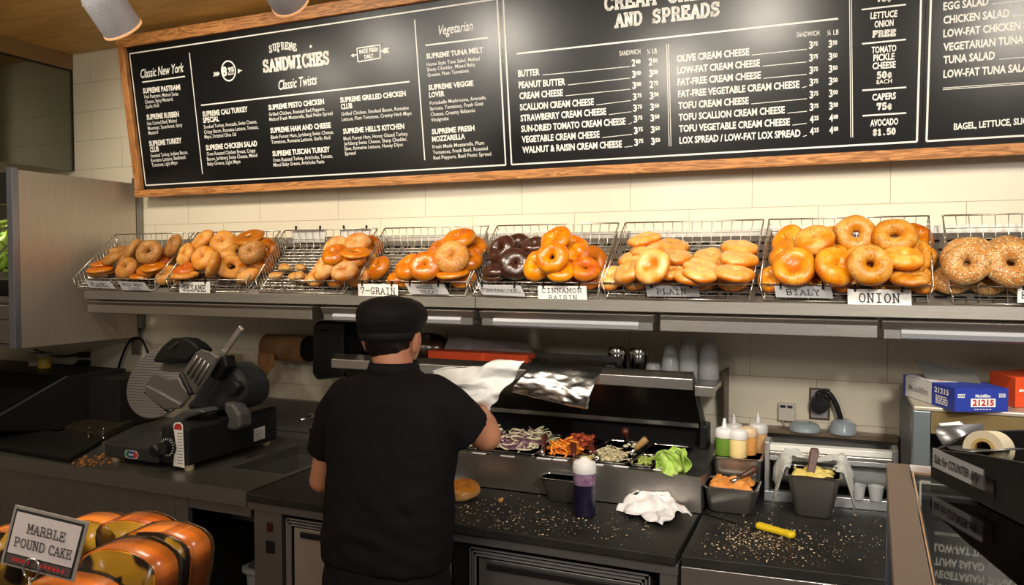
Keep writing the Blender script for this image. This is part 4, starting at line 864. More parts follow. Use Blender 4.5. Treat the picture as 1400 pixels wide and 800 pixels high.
for i in range(16):
    x, y = rnd.uniform(-3.66, -3.46), rnd.uniform(2.40, 2.6)
    leaf((x, y, 1.64+.017*i), .15, (rnd.uniform(-.6, .6), rnd.uniform(-1, -.3), rnd.uniform(.2, 1)), i, LEAF if i % 3 else LEAFD, 'green lettuce leaf heaped in the lit steel cabinet at the left edge', 'lettuce leaves in the cabinet')
tg = thing('serving_tongs', (-3.5, 2.34, 1.62), 'bright steel tongs stuck in the lettuce at the left edge', 'tongs')
a = onY(-6, 322, 2.31); b = onY(21, 302, 2.31); c = onY(-6, 352, 2.31); d = onY(21, 326, 2.31)
MB().tube([a, b], .006, 8).build('arm', CHROME, tg, smooth=True); MB().tube([c, d], .006, 8).build('arm', CHROME, tg, smooth=True)
MB().tube([b, onY(26, 306, 2.32), d], .006, 8).build('hinge_bend', CHROME, tg, smooth=True)

# ---------------------------------------------------------------- left: dark slope-topped bin and things on it
sb = thing('sloped_bin', (-3.5, 2.4, .9), 'dark steel bin with a slanted black lid in the corner left of the slicer', 'bin')
MB().prism([(-4.5, 2.50, .905), (-4.5, 2.10, .972), (-4.5, 2.10, .984), (-4.5, 2.53, 1.155), (-4.5, 2.86, 1.155), (-4.5, 2.86, .905)], (1.12, 0, 0)).build('body', DARK, sb, bevel=.004)
MB().prism([(-4.48, 2.13, .998), (-4.48, 2.52, 1.153), (-4.48, 2.52, 1.159), (-4.48, 2.13, 1.004)], (1.07, 0, 0)).build('lid', BLACKM, sb)
MB().prism([V(-3.384, 2.095, .988), V(-3.384, 2.53, 1.161), V(-3.384, 2.53, 1.154), V(-3.384, 2.095, .980)], (.006, 0, 0)).build('edge_strip', STEELD, sb)
MB().box(-3.379, -3.17, 2.64, 2.86, .905, 1.14).build('rear_box', DARK, sb, bevel=.004)
p = onZ(61, 503, 1.1565)
jar = thing('spice_jar', tuple(p), 'small jar with yellow contents standing on the dark bin below the cabinet', 'jar')
MB().lathe([(0, 0), (.030, 0), (.032, .004), (.032, .052), (.028, .058), (0, .058)], 20, T(*p)).build('jar_body', mat('yellow_contents', (.55, .36, .04), .4), jar, smooth=True, auto=40)
MB().lathe([(0, .058), (.033, .058), (.033, .076), (.03, .078), (0, .078)], 20, T(*p)).build('lid', mat('jar_lid', (.45, .38, .33), .4), jar, smooth=True, auto=40)
p = onZ(44, 501, 1.1565)
tag(MB().box(p.x-.03, p.x+.03, p.y, p.y+.05, 1.1565, 1.225).build('small_carton', mat('carton', (.42, .33, .27), .7), None, bevel=.002), 'small pale carton behind the yellow jar', 'box')
ot = thing('wall_socket', (-3.77, 2.95, 1.17), 'socket with two dark plugs on the wall above the dark bin', 'socket')
p0, p1 = onY(118, 476, 2.947), onY(127, 508, 2.947)
MB().box(p0.x, p1.x, 2.938, 2.9495, p1.z, p0.z).build('plate', mat('ivory_plate', (.55, .47, .33), .4), ot, bevel=.002)
for i, (u, v) in enumerate(((113, 485), (113, 496))):
    q = onY(u, v, 2.91); cd_ = thing('power_cord', tuple(q), ('upper', 'lower')[i]+' black cord plugged into the socket above the dark bin', 'cord', 'cords behind the dark bin')
    MB().box(q.x-.03, q.x+.03, 2.895, 2.9375, q.z-.014, q.z+.014).build('plug', BLACKP, cd_, bevel=.005)
    MB().tube([q+V(-.03, 0, 0), q+V(-.1, 0, -.01-.02*i), q+V(-.2, .0, -.02-.015*i), q+V(-.36, -.02, .015-.03*i)], .006, 6).build('cable', BLACKP, cd_, smooth=True)

# ---------------------------------------------------------------- left counter with sink
HX0, HX1, HY0, HY1 = -2.16, -1.90, 2.30, 2.70
lc = thing('steel_counter', (-3.1, 2.5, 0), 'long steel counter with a sink, carrying the meat slicer', 'counter')
top = MB()
for q in ((-4.6, HX0, 2.078, 2.95), (HX1, -1.875, 2.078, 2.95), (HX0, HX1, 2.078, HY0), (HX0, HX1, HY1, 2.95)): top.box(q[0], q[1], q[2], q[3]-.002, .862, .90)
top.build('worktop', mat('counter_steel', (.20, .195, .175), .36, .85, 7, .3, (.27, .26, .235), .05, 40, stretch=(2, 10, 10)), lc)
MB().box(-4.6, -1.88, 2.070, 2.0775, .845, .899).build('front_edge', STEELD, lc)
bs_ = MB().box(HX0, HX1, HY0, HY1, .70, .704).box(HX0-.002, HX0+.003, HY0, HY1, .7, .8615).box(HX1-.003, HX1+.002, HY0, HY1, .7, .8615).box(HX0, HX1, HY0-.002, HY0+.003, .7, .8615).box(HX0, HX1, HY1-.003, HY1+.002, .7, .8615)
bs_.build('sink_basin', STEELD, lc)
MB().box(-2.95, -1.88, 2.915, 2.947, .901, 1.05).build('backsplash', STEELD, lc, bevel=.004)
MB().box(-4.6, -2.245, 2.10, 2.115, .12, .844).build('cupboard_panel', STEELD, lc)
MB().box(-2.24, -2.178, 2.095, 2.12, .12, .844).build('upright', STEELD, lc, bevel=.002)
MB().box(-2.177, -1.885, 2.098, 2.12, .80, .844).build('apron', STEELD, lc)
MB().box(-4.6, -2.178, 2.121, 2.9, .12, .66).box(-2.178, -1.885, 2.72, 2.9, .12, .66).box(-2.178, -1.885, 2.121, 2.719, .12, .16).build('carcass', BLACKM, lc)
lg = [MB().tube([(x, y, 0), (x, y, .12)], .02, 10) for x in (-4.3, -2.4) for y in (2.2, 2.8)]
for m_ in lg: m_.build('foot', STEELD, lc)
fc = thing('tap', (-2.02, 2.82, .9), 'small chrome tap lever behind the sink', 'tap')
q = onY(427, 588, 2.78)
MB().tube([(q.x, 2.82, .90), (q.x, 2.82, 1.0)], .012, 10).build('stem', CHROME, fc, smooth=True)
MB().tube([(q.x, 2.82, 1.0), (q.x, 2.78, 1.02), (q.x, 2.70, 1.01)], .008, 8).build('spout', CHROME, fc, smooth=True)
MB().box(q.x-.008, q.x+.008, 2.765, 2.785, q.z-.02, q.z+.02).build('lever', CHROME, fc, bevel=.004)
# black boards on the left counter
pts = [onZ(x, y, .902) for x, y in ((-60, 606), (95, 633), (140, 606), (-10, 580))]
tag(MB().prism(pts, (0, 0, .018)).build('cutting_board', RUBBER, None, bevel=.003), 'black cutting board on the front edge of the left counter', 'cutting board')
tr = thing('dark_tray', (-2.9, 2.45, .9), 'dark crusty tray lying between the slanted bin and the slicer', 'tray')
pts = [onZ(x, y, .902) for x, y in ((88, 592), (140, 603), (197, 575), (132, 568))]
MB().prism(pts, (0, 0, .03)).build('tray_body', mat('crusty_black', (.02, .016, .012), .35, 0, 40, .2, (.05, .035, .02), .9, 60), tr, bevel=.004)
for x, y in ((123, 592), (143, 593)):
    q = onZ(x, y, .934)
    MB().tube([q+V(.012*math.cos(a)+.0, 0, .028*math.sin(a)) for a in [2.0+i*.28 for i in range(9)]], .0035, 6).build('handle', CHROME, tr, smooth=True)
cr = MB(); rnd = random.Random(9)
for i in range(130):
    u = rnd.random(); q = onZ(105+u*95+rnd.uniform(-8, 8), 632-u*18+rnd.uniform(-5, 8), .9012); s = rnd.uniform(.002, .006)
    cr.ell(q, s*1.3, s, s*.6, seg=6, rings=4)
tag(cr.build('orange_crumbs', mat('orange_crumb', (.45, .16, .02), .6)), 'orange brown crumbs along the front of the left counter beside the slicer', 'crumbs', None, 'stuff')
# ---------------------------------------------------------------- meat slicer
sl = thing('meat_slicer', (-2.47, 2.43, .9), 'grey and black meat slicer with a big grooved disc on the left counter', 'meat slicer')
GREYP = mat('slicer_casing', (.045, .047, .050), .38, .4); GREYD = mat('slicer_dark_casing', (.020, .020, .021), .35, .3); SLV = mat('slicer_aluminium', (.36, .35, .34), .36, .92)
zf = .920
MB().box(-2.69, -2.405, 2.17, 2.66, zf, zf+.055).build('base_plate', GREYP, sl, bevel=.006)
MB().box(-2.404, -2.262, 2.185, 2.69, zf, zf+.148).build('motor_housing', GREYD, sl, bevel=.010)
for x, y in ((-2.66, 2.20), (-2.285, 2.21), (-2.30, 2.66), (-2.66, 2.63)):
    MB().lathe([(0, 0), (.017, 0), (.019, .02), (0, .02)], 14, T(x, y, .9003)).build('foot', mat('cream_rubber', (.48, .40, .24), .6), sl, smooth=True, auto=40)
# dial and knob on the front of the housing
q = onY(231, 611, 2.18)
Mk = axis_frame(q, (0, -1, 0))
MB().lathe([(0, -.004), (.036, -.004), (.038, .004), (.034, .010), (0, .010)], 28, Mk).build('dial', BLACKP, sl, smooth=True, auto=35)
tk = MB()
for k in range(18):
    a = k*2*math.pi/18; tk.box(.028, .035, -.0012, .0012, .0095, .0108, Mk @ Matrix.Rotation(a, 4, 'Z'))
tk.build('dial_marks', CREAMT, sl)
MB().lathe([(0, .010), (.020, .010), (.020, .03), (.024, .036), (.024, .07), (.018, .078), (0, .078)], 24, Mk).build('knob', BLACKP, sl, smooth=True, auto=35)
# badge
q = onY(180, 621.5, 2.1695); bw, bh = .036, .0155
def disc(mb, c, rx, rz, y, seg=24): mb.add([(c.x, y, c.z)]+[(c.x+rx*math.cos(2*math.pi*k/seg), y, c.z+rz*math.sin(2*math.pi*k/seg)) for k in range(seg)], [(0, 1+k, 1+(k+1) % seg) for k in range(seg)])
bd_ = MB(); bd_.box(q.x-bw*.58, q.x+bw*.58, 2.1685, 2.1694, q.z-bh, q.z+bh); disc(bd_, q+V(-bw*.58, 0, 0), bh, bh, 2.1685); disc(bd_, q+V(bw*.58, 0, 0), bh, bh, 2.1685)
badge = bd_.build('badge', CREAMT, sl)
for dx, c, nm, r_ in ((-.62, (.02, .18, .06), 'green_dot', .75), (.62, (.6, .03, .03), 'red_dot', .75), (0, (.02, .06, .25), 'blue_oval', .92)):
    m_ = MB(); disc(m_, q+V(bw*dx, 0, 0), bh*r_*(1.15 if dx == 0 else 1), bh*r_, 2.1680-(.0004 if dx == 0 else 0)); m_.build(nm, mat(nm, c, .4), badge)
m_ = MB(); put_text(m_, 'Globe', (-.013, -.005), (.013, -.003), .009, frame(V(q.x, 2.1674, q.z), (1, 0, 0), (0, 0, 1), (0, -1, 0)), .02, .3); m_.build('lettering', CREAMT, badge)
# warning label
P = [onY(x, y, 2.183) for x, y in ((237, 582), (239, 578), (246, 577), (250, 581), (252.5, 640), (237, 637), (240, 603))]
wl = MB().prism(P, (0, -.0008, 0)).build('warning_label', CREAMT, sl)
P = [onY(x, y, 2.1818) for x, y in ((238.5, 582), (241, 579.5), (246, 579.5), (248.5, 583), (248.5, 588), (238, 587))]
MB().prism(P, (0, -.0004, 0)).build('warning_band', REDINK, wl)
ln = MB()
for k in range(11):
    a, b = onY(242.5, 592+k*4.1, 2.1816), onY(249.5, 592.3+k*4.1, 2.1816); ln.box(a.x, b.x, 2.1812, 2.1818, a.z-.0009, a.z+.0009)
ln.build('small_print', INK, wl)
P = [onX(x, y, -2.2615) for x, y in ((347, 587), (362, 582), (362, 599), (347, 604))]
st = MB().prism(P, (.0008, 0, 0)).build('rating_label', CREAMT, sl)
ln = MB()
for k in range(5):
    a, b = onX(349, 590.5+k*2.7, -2.2603), onX(359.5, 587.5+k*2.7, -2.2603); ln.add([a, b, b-V(0, 0, .0016), a-V(0, 0, .0016)], [(0, 1, 2, 3)])
ln.build('small_print', INK, st)
# grooved disc table
axd = Vector((.12, -.90, .42)); cdk = onY(219, 522, 2.45); Md = axis_frame(cdk, axd)
MB().lathe([(0, -.006), (.160, -.006), (.163, 0), (.160, .006), (0, .006)], 64, Md).build('gauge_disc', SLV, sl, smooth=True, auto=30)
gr = MB()
for k in range(-11, 12):
    yy = k*.0125; L_ = math.sqrt(max(0, .157**2-yy*yy)); gr.box(-L_, L_, yy-.0016, yy+.0016, .006, .0085, Md)
gr.build('disc_ribs', SLV, sl)
MB().lathe([(0, -.03), (.135, -.03), (.140, -.02), (.140, -.010), (0, -.010)], 48, Md).build('blade', CHROME, sl, smooth=True, auto=30)
S_ = 3.637
def cpx(pl, Y): return [onY(130+x/S_, 430+y/S_, Y) for x, y in pl]
MB().prism(cpx([(283, 234), (300, 200), (330, 158), (380, 116), (440, 112), (480, 135), (515, 170), (500, 195), (450, 232), (380, 225), (320, 240)], 2.43), (.015, .07, -.01)).build('blade_guard', BLACKP, sl, bevel=.008)
MB().box(-.0015, .0015, -.03, .03, -.002, .002, axis_frame(cpx([(395, 150)], 2.424)[0], (.2, -1, .3), 2.2)).build('guard_latch', CHROME, sl)
lo = [(247, 352), (293, 292), (318, 302), (375, 327), (410, 312), (432, 352), (470, 400), (440, 440), (418, 465), (345, 471), (250, 398)]
MB().prism(cpx(lo, 2.30), (.004, .012, -.004)).build('carriage_tray', SLV, sl, bevel=.004)
MB().prism(cpx([(250, 352), (420, 445), (418, 466), (345, 472), (248, 400)], 2.292), (.002, .008, -.002)).build('tray_lip', SLV, sl, bevel=.003)
tth = MB()
for k in range(12):
    u = k/11; a = cpx([(244+u*110, 385+u*92)], 2.30)[0]; tth.prism([a, a+V(.007, 0, -.002), a+V(.001, 0, -.010)], (0, .01, 0))
tth.build('grip_teeth', BLACKP, sl)
up = [(428, 292), (500, 186), (525, 172), (575, 186), (606, 214), (556, 300), (492, 392), (470, 398)]
MB().prism(cpx(up, 2.315), (.006, .014, -.005)).build('end_wall', SLV, sl, bevel=.004)
rb = MB()
for k in range(4):
    o_ = k*24; a, b = cpx([(455+o_*.8, 300+o_*.75), (510+o_*.8, 205+o_*.55)], 2.311); rb.tube([a, b], .0035, 6)
rb.build('wall_ribs', SLV, sl, smooth=True)
a, b = cpx([(428, 292), (478, 398)], 2.285); MB().tube([a, a+(b-a)*.05, a+(b-a)*.95, b], [.008, .011, .011, .009], 12).build('pusher_grip', BLACKP, sl, smooth=True)
a, b = cpx([(626, 212), (730, 64)], 2.36); e = (b-a).normalized(); Ma = frame(a, e, Vector((0, 1, 0)).cross(e).cross(e).normalized()*-1, e.cross(Vector((0, 1, 0))).normalized())
MB().box(0, (b-a).length, -.006, .006, -.013, .013, Ma).build('lift_arm', mat('arm_steel', (.62, .60, .57), .3, .9), sl, bevel=.005)
MB().prism(cpx([(556, 300), (600, 215), (640, 205), (652, 260), (600, 330)], 2.35), (.01, .05, 0)).build('arm_joint', BLACKP, sl, bevel=.006)
MB().prism(cpx([(545, 300), (640, 232), (705, 280), (742, 345), (738, 420), (700, 460), (600, 490), (470, 480), (440, 455), (480, 415)], 2.40), (.02, .14, -.01)).build('drive_housing', GREYP, sl, bevel=.02)
MB().prism(cpx([(640, 350), (690, 330), (712, 360), (690, 405), (650, 410)], 2.37), (.01, .03, 0)).build('clamp_knob', BLACKP, sl, bevel=.008)
MB().prism(cpx([(640, 435), (684, 448), (716, 500), (722, 562), (690, 578), (650, 572), (660, 520), (640, 480)], 2.36), (.012, .06, 0)).build('support_leg', mat('support_grey', (.14, .14, .135), .35, .6), sl, bevel=.01)
MB().prism(cpx([(372, 560), (385, 510), (430, 480), (520, 470), (540, 490), (450, 520), (430, 545)], 2.28), (.01, .08, 0)).build('thickness_cover', mat('cover_grey', (.12, .12, .115), .35, .6), sl, bevel=.008)
MB().prism(cpx([(310, 600), (345, 555), (375, 548), (380, 590), (340, 615)], 2.24), (.01, .05, 0)).build('index_lever', mat('lever_grey', (.18, .18, .17), .35, .6), sl, bevel=.006)
pc = thing('slicer_cord', tuple(onY(189, 462, 2.90)), 'black cord looping on the wall behind the slicer with a pale in-line connector', 'cord')
Q = [onY(x, y, Y) for x, y, Y in ((222, 496, 2.55), (206, 488, 2.8), (195, 466, 2.9), (186, 462, 2.92), (176, 468, 2.92), (166, 490, 2.92), (160, 512, 2.92))]
def smooth_path(P, n=6):
    P = [Vector(p) for p in P]; out = []
    for i in range(len(P)-1):
        p0, p1, p2, p3 = P[max(0, i-1)], P[i], P[i+1], P[min(len(P)-1, i+2)]
        for k in range(n):
            t = k/n; out.append(.5*((2*p1)+(p2-p0)*t+(2*p0-5*p1+4*p2-p3)*t*t+(3*p1-p0-3*p2+p3)*t**3))
    return out+[P[-1]]
MB().tube(smooth_path(Q), .006, 8).build('cable', BLACKP, pc, smooth=True)
a, b = onY(159, 513, 2.92), onY(157, 523, 2.92); MB().tube([a, b], .014, 10).build('connector', mat('connector', (.45, .42, .37), .4), pc, smooth=True)
MB().tube(smooth_path([b, onY(152, 540, 2.91), onY(146, 556, 2.925), onY(143, 572, 2.93)]), .004, 6).build('lower_cable', mat('grey_cable', (.22, .2, .18), .5), pc, smooth=True)
cl_ = onY(186, 473, 2.94); tag(MB().box(cl_.x-.03, cl_.x+.03, 2.935, 2.9495, cl_.z-.045, cl_.z+.035).build('cord_clip_plate', STEELD, None, bevel=.002), 'small dark metal plate under the cord loop on the wall left of the slicer', 'wall plate')
p0, p1 = onY(312, 483, 2.947), onY(331, 520, 2.947)
so = thing('wall_socket', (p0.x, 2.95, p1.z), 'ivory wall socket behind the slicer arm', 'socket')
MB().box(p0.x, p1.x, 2.941, 2.9495, p1.z, p0.z).build('plate', mat('ivory_dull', (.50, .42, .29), .4), so, bevel=.002)
mz = (p0.z+p1.z)/2; mx_ = (p0.x+p1.x)/2
for dz in (-.022, .022): MB().box(mx_-.014, mx_+.014, 2.9395, 2.9415, mz+dz-.012, mz+dz+.012).box(mx_-.006, mx_-.003, 2.9388, 2.9396, mz+dz-.004, mz+dz+.006).build('outlet', mat('ivory_inner', (.40, .33, .22), .4), so)

# ---------------------------------------------------------------- paper towel roll and black dispenser on the wall
KR = mat('kraft_paper', (.34, .17, .065), .8, 0, 30, .3, (.28, .135, .05), .1, 60)
ph = thing('paper_towel_roll', tuple(onY(395, 472, 2.86)), 'brown paper towel roll on a wall holder left of the black dispenser', 'paper towels')
a, b = onY(366, 477, 2.86), onY(421, 474, 2.86); a.z = b.z = (a.z+b.z)/2; a.y = b.y = 2.86
MB().tube([a, b], .062, 32).build('roll', KR, ph, smooth=True)
MB().tube([b+V(-.002, 0, 0), b+V(.012, 0, 0)], .060, 28).build('end_disc', BLACKP, ph)
MB().box(a.x-.03, a.x-.004, 2.86, 2.9495, a.z-.012, a.z+.02).build('holder_arm', STEELD, ph)
def hang(u, v):
    x = a.x+.002+u*(.09 if v < .5 else .09*(1-.75*(v-.5)*2*u)); ang = .2+v*1.4
    z = a.z-.02-v*.115-.02*math.sin(u*3)*v; y = 2.86-.0635-.004*math.sin(u*9+v*4); return (x, y, z)
MB().grid(hang, 8, 10).build('loose_sheet', KR, ph, smooth=True, solid=.001)
dp = thing('towel_dispenser', tuple(onY(455, 520, 2.78)), 'black towel dispenser box on the wall behind the cook', 'dispenser')
P = [onY(x, y, 2.76) for x, y in ((427, 446), (433, 439), (470, 440), (470, 516), (432, 520), (426, 511))]
MB().prism(P, (0, .185, 0)).build('cover', mat('smoke_black', (.014, .014, .015), .32), dp, bevel=.012)
P = [onY(x, y, 2.79) for x, y in ((471, 441), (492, 442), (496, 515), (471, 516))]
MB().prism(P, (0, .15, 0)).build('side_body', BLACKM, dp, bevel=.006)
q = onY(444, 452, 2.759); MB().box(q.x-.018, q.x+.018, 2.756, 2.761, q.z-.004, q.z+.004).build('lock_slot', BLACKM, dp)
tag(MB().box(-2.0, -1.78, 2.93, 2.9495, 1.03, 1.19).build('grey_wall_panel', mat('grey_panel', (.13, .12, .115), .5), None, bevel=.002), 'plain grey panel on the wall below the black dispenser', 'wall panel')
# ---------------------------------------------------------------- sandwich preparation unit
ux0, ux1 = -1.868, -.385
su = thing('sandwich_prep_table', (-1.13, 2.5, 0), 'steel sandwich table with a raised lid and rows of food pans before the cook', 'prep table')
BOARDM = mat('black_board', (.009, .009, .0085), .55, 0, 12, .25, (.026, .024, .021), .15, 120, spec=.3)
MB().box(ux0+.005, ux1-.004, 2.05, 2.432, .872, .90).build('cutting_board', BOARDM, su, bevel=.004)
MB().box(ux0, ux1, 2.062, 2.93, .842, .8715).build('top_frame', STEELD, su, bevel=.002)
MB().box(-1.845, -1.728, 2.068, 2.12, .10, .8415).build('corner_post', STEELD, su, bevel=.002)
MB().box(-.436, -.388, 2.068, 2.12, .10, .8415).build('corner_post', STEELD, su, bevel=.002)
MB().box(-1.08, -1.03, 2.085, 2.12, .10, .8415).build('centre_post', BLACKM, su)
MB().box(-1.845, -.388, 2.121, 2.93, .10, .8415).build('carcass', BLACKM, su)
q = onY(369, 721, 2.067); MB().box(q.x-.012, q.x+.012, 2.0655, 2.068, q.z-.016, q.z+.016).build('rocker_switch', mat('switch_red', (.05, .008, .008), .35), su)
q = onY(369, 748, 2.067); MB().box(q.x-.016, q.x+.02, 2.064, 2.068, q.z-.022, q.z+.022).build('thermometer', BLACKP, su, bevel=.002)
for x0, x1 in ((-1.718, -1.085), (-1.022, -.464)):
    d = MB().box(x0+.03, x1-.03, 2.084, 2.12, .16, .795).build('door', STEELV if x0 < -1.5 else STEELD, su, bevel=.003)
    fr = MB()
    for k in range(3):
        i = k*.009; z0, z1 = .14+i, .826-i; a, b_ = x0+i, x1-i; t_ = .0045; y0 = 2.080-.003*k
        fr.box(a, b_, y0, 2.0838, z1-t_, z1).box(a, b_, y0, 2.0838, z0, z0+t_).box(a, a+t_, y0, 2.0838, z0, z1).box(b_-t_, b_, y0, 2.0838, z0, z1)
    fr.build('door_rim', ALU, d)
    MB().box(x0+.06, x1-.06, 2.0765, 2.0838, .765, .785).build('handle', BLACKP, d, bevel=.003)
lg = [MB().tube([(x, y, 0), (x, y, .1)], .02, 10) for x in (-1.8, -.43) for y in (2.16, 2.86)]
for m_ in lg: m_.build('foot', STEELD, su)
# raised rail round the pans
RZT = 1.016; PX1, PX0 = -.47, -1.782; PY0, PY1 = 2.486, 2.83
MB().box(ux0, ux1, 2.440, 2.444, .901, RZT).build('rail_front', STEEL, su)
rt = MB()
for q in ((ux0, ux1, 2.4445, PY0), (ux0, ux1, PY1, 2.93), (ux0, PX0, PY0, PY1), (PX1, ux1, PY0, PY1)): rt.box(q[0], q[1], q[2], q[3], RZT-.006, RZT)
rt.build('rail_top', mat('greasy_steel', (.09, .088, .082), .34, .8, 20, .3, (.16, .155, .145), .05, 60), su)
MB().box(ux1-.004, ux1, 2.4445, 2.93, .901, RZT-.0065).box(ux0, ux0+.004, 2.4445, 2.93, .901, RZT-.0065).box(ux0, ux1, 2.926, 2.93, .901, RZT-.0065).build('rail_side', STEELD, su)
MB().box(PX0-.01, PX1+.01, PY0-.01, PY1+.02, .876, .880).build('well_floor', BLACKM, su)
pl_ = [(694, 624), (744, 627), (766, 629), (815, 635), (849, 638), (904, 643), (655, 620)]
for x, y in pl_:
    q = onZ(x, y, RZT+.0006); MB().box(q.x-.026, q.x+.026, q.y-.008, q.y+.008, RZT+.0003, RZT+.0015).build('paper_strip', PAPER, su)
# raised lid: a shallow steel tray leaning forward from its hinge
lx0, lx1 = -1.90, -.44
A, B = V(0, 2.60, 1.302), V(0, 2.885, 1.075); e = (B-A).normalized(); nn = Vector((0, e.z, -e.y)) ; nn = nn if nn.y > 0 else -nn
lid = MB().prism([V(lx0, *p.yz) for p in (A, B, B+nn*.03, A+nn*.03)], (lx1-lx0, 0, 0)).build('lid', mat('lid_dark_steel', (.085, .078, .068), .30, .9, 6, .3, (.12, .11, .095), .05, 30, stretch=(1, 8, 8)), su, bevel=.002)
MB().box(lx0, lx1, 2.590, 2.5995, 1.268, 1.304).build('lid_lip', mat('lip_steel', (.62, .60, .56), .28, .95), lid, bevel=.002)
MB().prism([V(lx1-.004, *p.yz) for p in (A-nn*.002, B-nn*.03, B-nn*.002)], (.003, 0, 0)).build('lid_side', STEELD, lid)
MB().prism([V(lx0+.02, *p.yz) for p in (B-e*.05-nn*.002, B-e*.036-nn*.012, B-e*.03-nn*.012, B-e*.03-nn*.002)], (lx1-lx0-.04, 0, 0)).build('lid_inner_rib', STEELD, lid)
MB().box(lx0+.02, lx1-.02, 2.895, 2.905, RZT+.0005, 1.10).build('rear_panel', BLACKM, su)
hg = MB()
for x in (lx1-.0, lx0+.01): hg.box(x-.012, x+.014, 2.82, 2.92, RZT+.001, RZT+.085)
hg.build('hinge', BLACKP, su, bevel=.004)
# shelf behind the lid
MB().box(-1.92, -.371, 2.645, 2.945, 1.258, 1.277).box(lx1+.004, -.371, 2.615, 2.6445, 1.244, 1.277).build('over_shelf', STEEL, su, bevel=.0015)
BRN = mat('brown_steel', (.10, .065, .04), .4, .6)
MB().prism([V(-.3705, 2.80, 1.305), V(-.3705, 2.945, 1.305), V(-.3705, 2.945, RZT), V(-.3705, 2.86, RZT)], (.006, 0, 0)).build('shelf_bracket', BRN, su)
MB().prism([V(-1.926, 2.80, 1.305), V(-1.926, 2.945, 1.305), V(-1.926, 2.945, RZT), V(-1.926, 2.86, RZT)], (.005, 0, 0)).build('shelf_bracket', BRN, su)

# ---------------------------------------------------------------- pans and food
PANM = mat('pan_steel', (.40, .38, .35), .34, .95, 10, .3, (.48, .46, .42), .04, 40); PANI = mat('pan_inner', (.17, .16, .15), .4, .9)
def pan(x0, x1, y0, y1, zr, depth, label, group=None, taper=.012, m=PANM, name='food_pan', lip=.007):
    t = thing(name, ((x0+x1)/2, (y0+y1)/2, zr-depth), label, 'food pan', group)
    def ring(ins, z, r=.018, n=5):
        pts = []
        for cx, cy, a0 in ((x1-ins-r, y1-ins-r, 0), (x0+ins+r, y1-ins-r, 90), (x0+ins+r, y0+ins+r, 180), (x1-ins-r, y0+ins+r, 270)):
            for k in range(n):
                a = math.radians(a0+90*k/(n-1)); pts.append(V(cx+r*math.cos(a), cy+r*math.sin(a), z))
        return pts
    MB().loft([ring(lip, zr-.004), ring(lip+taper, zr-depth+.006), ring(lip+taper+.006, zr-depth), ring(lip+taper+.008, zr-depth+.002), ring(lip+taper+.003, zr-depth+.008), ring(lip+.002, zr-.004)]).build('body', m, t, smooth=True, auto=50)
    MB().loft([ring(lip, zr-.005), ring(0, zr-.004), ring(0, zr-.001), ring(.002, zr), ring(lip+.001, zr-.001), ring(lip+.002, zr-.005)], cap=False).build('rim', CHROME, t, smooth=True, auto=50)
    return t
def heap(x0, x1, y0, y1, z0, h, n, m, seed, label, kind='strip', s=.02, name='sliced_vegetables', cat='food'):
    rnd = random.Random(seed); mb = MB()
    nx = 10
    def f(u, v):
        x = x0+(x1-x0)*u; y = y0+(y1-y0)*v; k = min(1, 4*min(u, 1-u, v, 1-v)); return (x, y, z0+h*.6*k+.008*noise.noise((x*40, y*40, seed)))
    g0 = len(mb.v); mb.grid(f, nx, nx)
    for i in range(n):
        u, v = rnd.random(), rnd.random(); k = min(1, 5*min(u, 1-u, v, 1-v)+.2); p = V(x0+(x1-x0)*(.06+.88*u), y0+(y1-y0)*(.06+.88*v), z0+h*k*rnd.uniform(.55, 1))
        M = Matrix.Rotation(rnd.uniform(0, 6.3), 4, 'Z') @ Matrix.Rotation(rnd.uniform(-.6, .6), 4, 'X') @ Matrix.Rotation(rnd.uniform(-.5, .5), 4, 'Y'); ss = s*rnd.uniform(.6, 1.2)
        if kind == 'strip':
            L = ss*1.3; c = rnd.uniform(-.6, .6); pts = [M @ V(L*(t-.5)*2, c*L*(t-.5)**2*4, 0)+p for t in (0, .25, .5, .75, 1)]; mb.tube(pts, ss*.17, 5)
        elif kind == 'chunk': mb.ell(p, ss*.6, ss*.45, ss*.35, M.to_3x3(), seg=7, rings=5)
        else:
            L = ss; pts = [M @ V(L*math.cos(a), L*math.sin(a), 0)+p for a in [k_*.5 for k_ in range(9)]]; mb.tube(pts, ss*.13, 5)
    o = mb.build(name, m, None, smooth=True); return tag(o, label, cat, None, 'stuff')
def fm(n, a, b, r=.45, sc_=60): return mat(n, a, r, 0, sc_, .2, b)
F_ON = fm('sliced_onion', (.62, .60, .46), (.45, .42, .2)); F_PUR = fm('purple_onion', (.10, .04, .08), (.25, .12, .18)); F_PEP = fm('orange_pepper', (.68, .15, .015), (.75, .28, .03)); F_TOM = fm('tomato', (.42, .05, .02), (.55, .12, .05))
F_CH = fm('shredded_cheese', (.62, .55, .36), (.5, .42, .24)); F_GR = fm('green_pickle', (.20, .26, .04), (.34, .40, .10)); F_EGG = fm('egg_salad', (.62, .46, .08), (.72, .58, .2), .5, 40); F_OR = fm('orange_spread', (.62, .20, .03), (.70, .30, .07), .4, 40); F_WH = fm('cream_spread', (.62, .58, .44), (.5, .46, .3))
cw = .164
def cx(c): return PX1-cw*(c+1), PX1-cw*c
ym = (PY0+PY1)/2
def P6(c, row, label): x0, x1 = cx(c); y0, y1 = (PY0, ym) if row == 0 else (ym, PY1); return pan(x0+.002, x1-.002, y0+.002, y1-.002, RZT+.007, .10, label, 'small pans sunk in the sandwich table')
a0, a1 = cx(0)
P6(0, 1, 'empty dark pan at the rear right corner of the sandwich table')
pan(a0+.002, a0+.086, PY0+.002, ym-.002, RZT+.007, .10, 'narrow pan of green slices beside the lettuce pan', 'small pans sunk in the sandwich table')
heap(a0+.015, a0+.074, PY0+.015, ym-.02, RZT-.008, .02, 30, F_GR, 3, 'green slices in the narrow pan beside the lettuce', 'chunk')
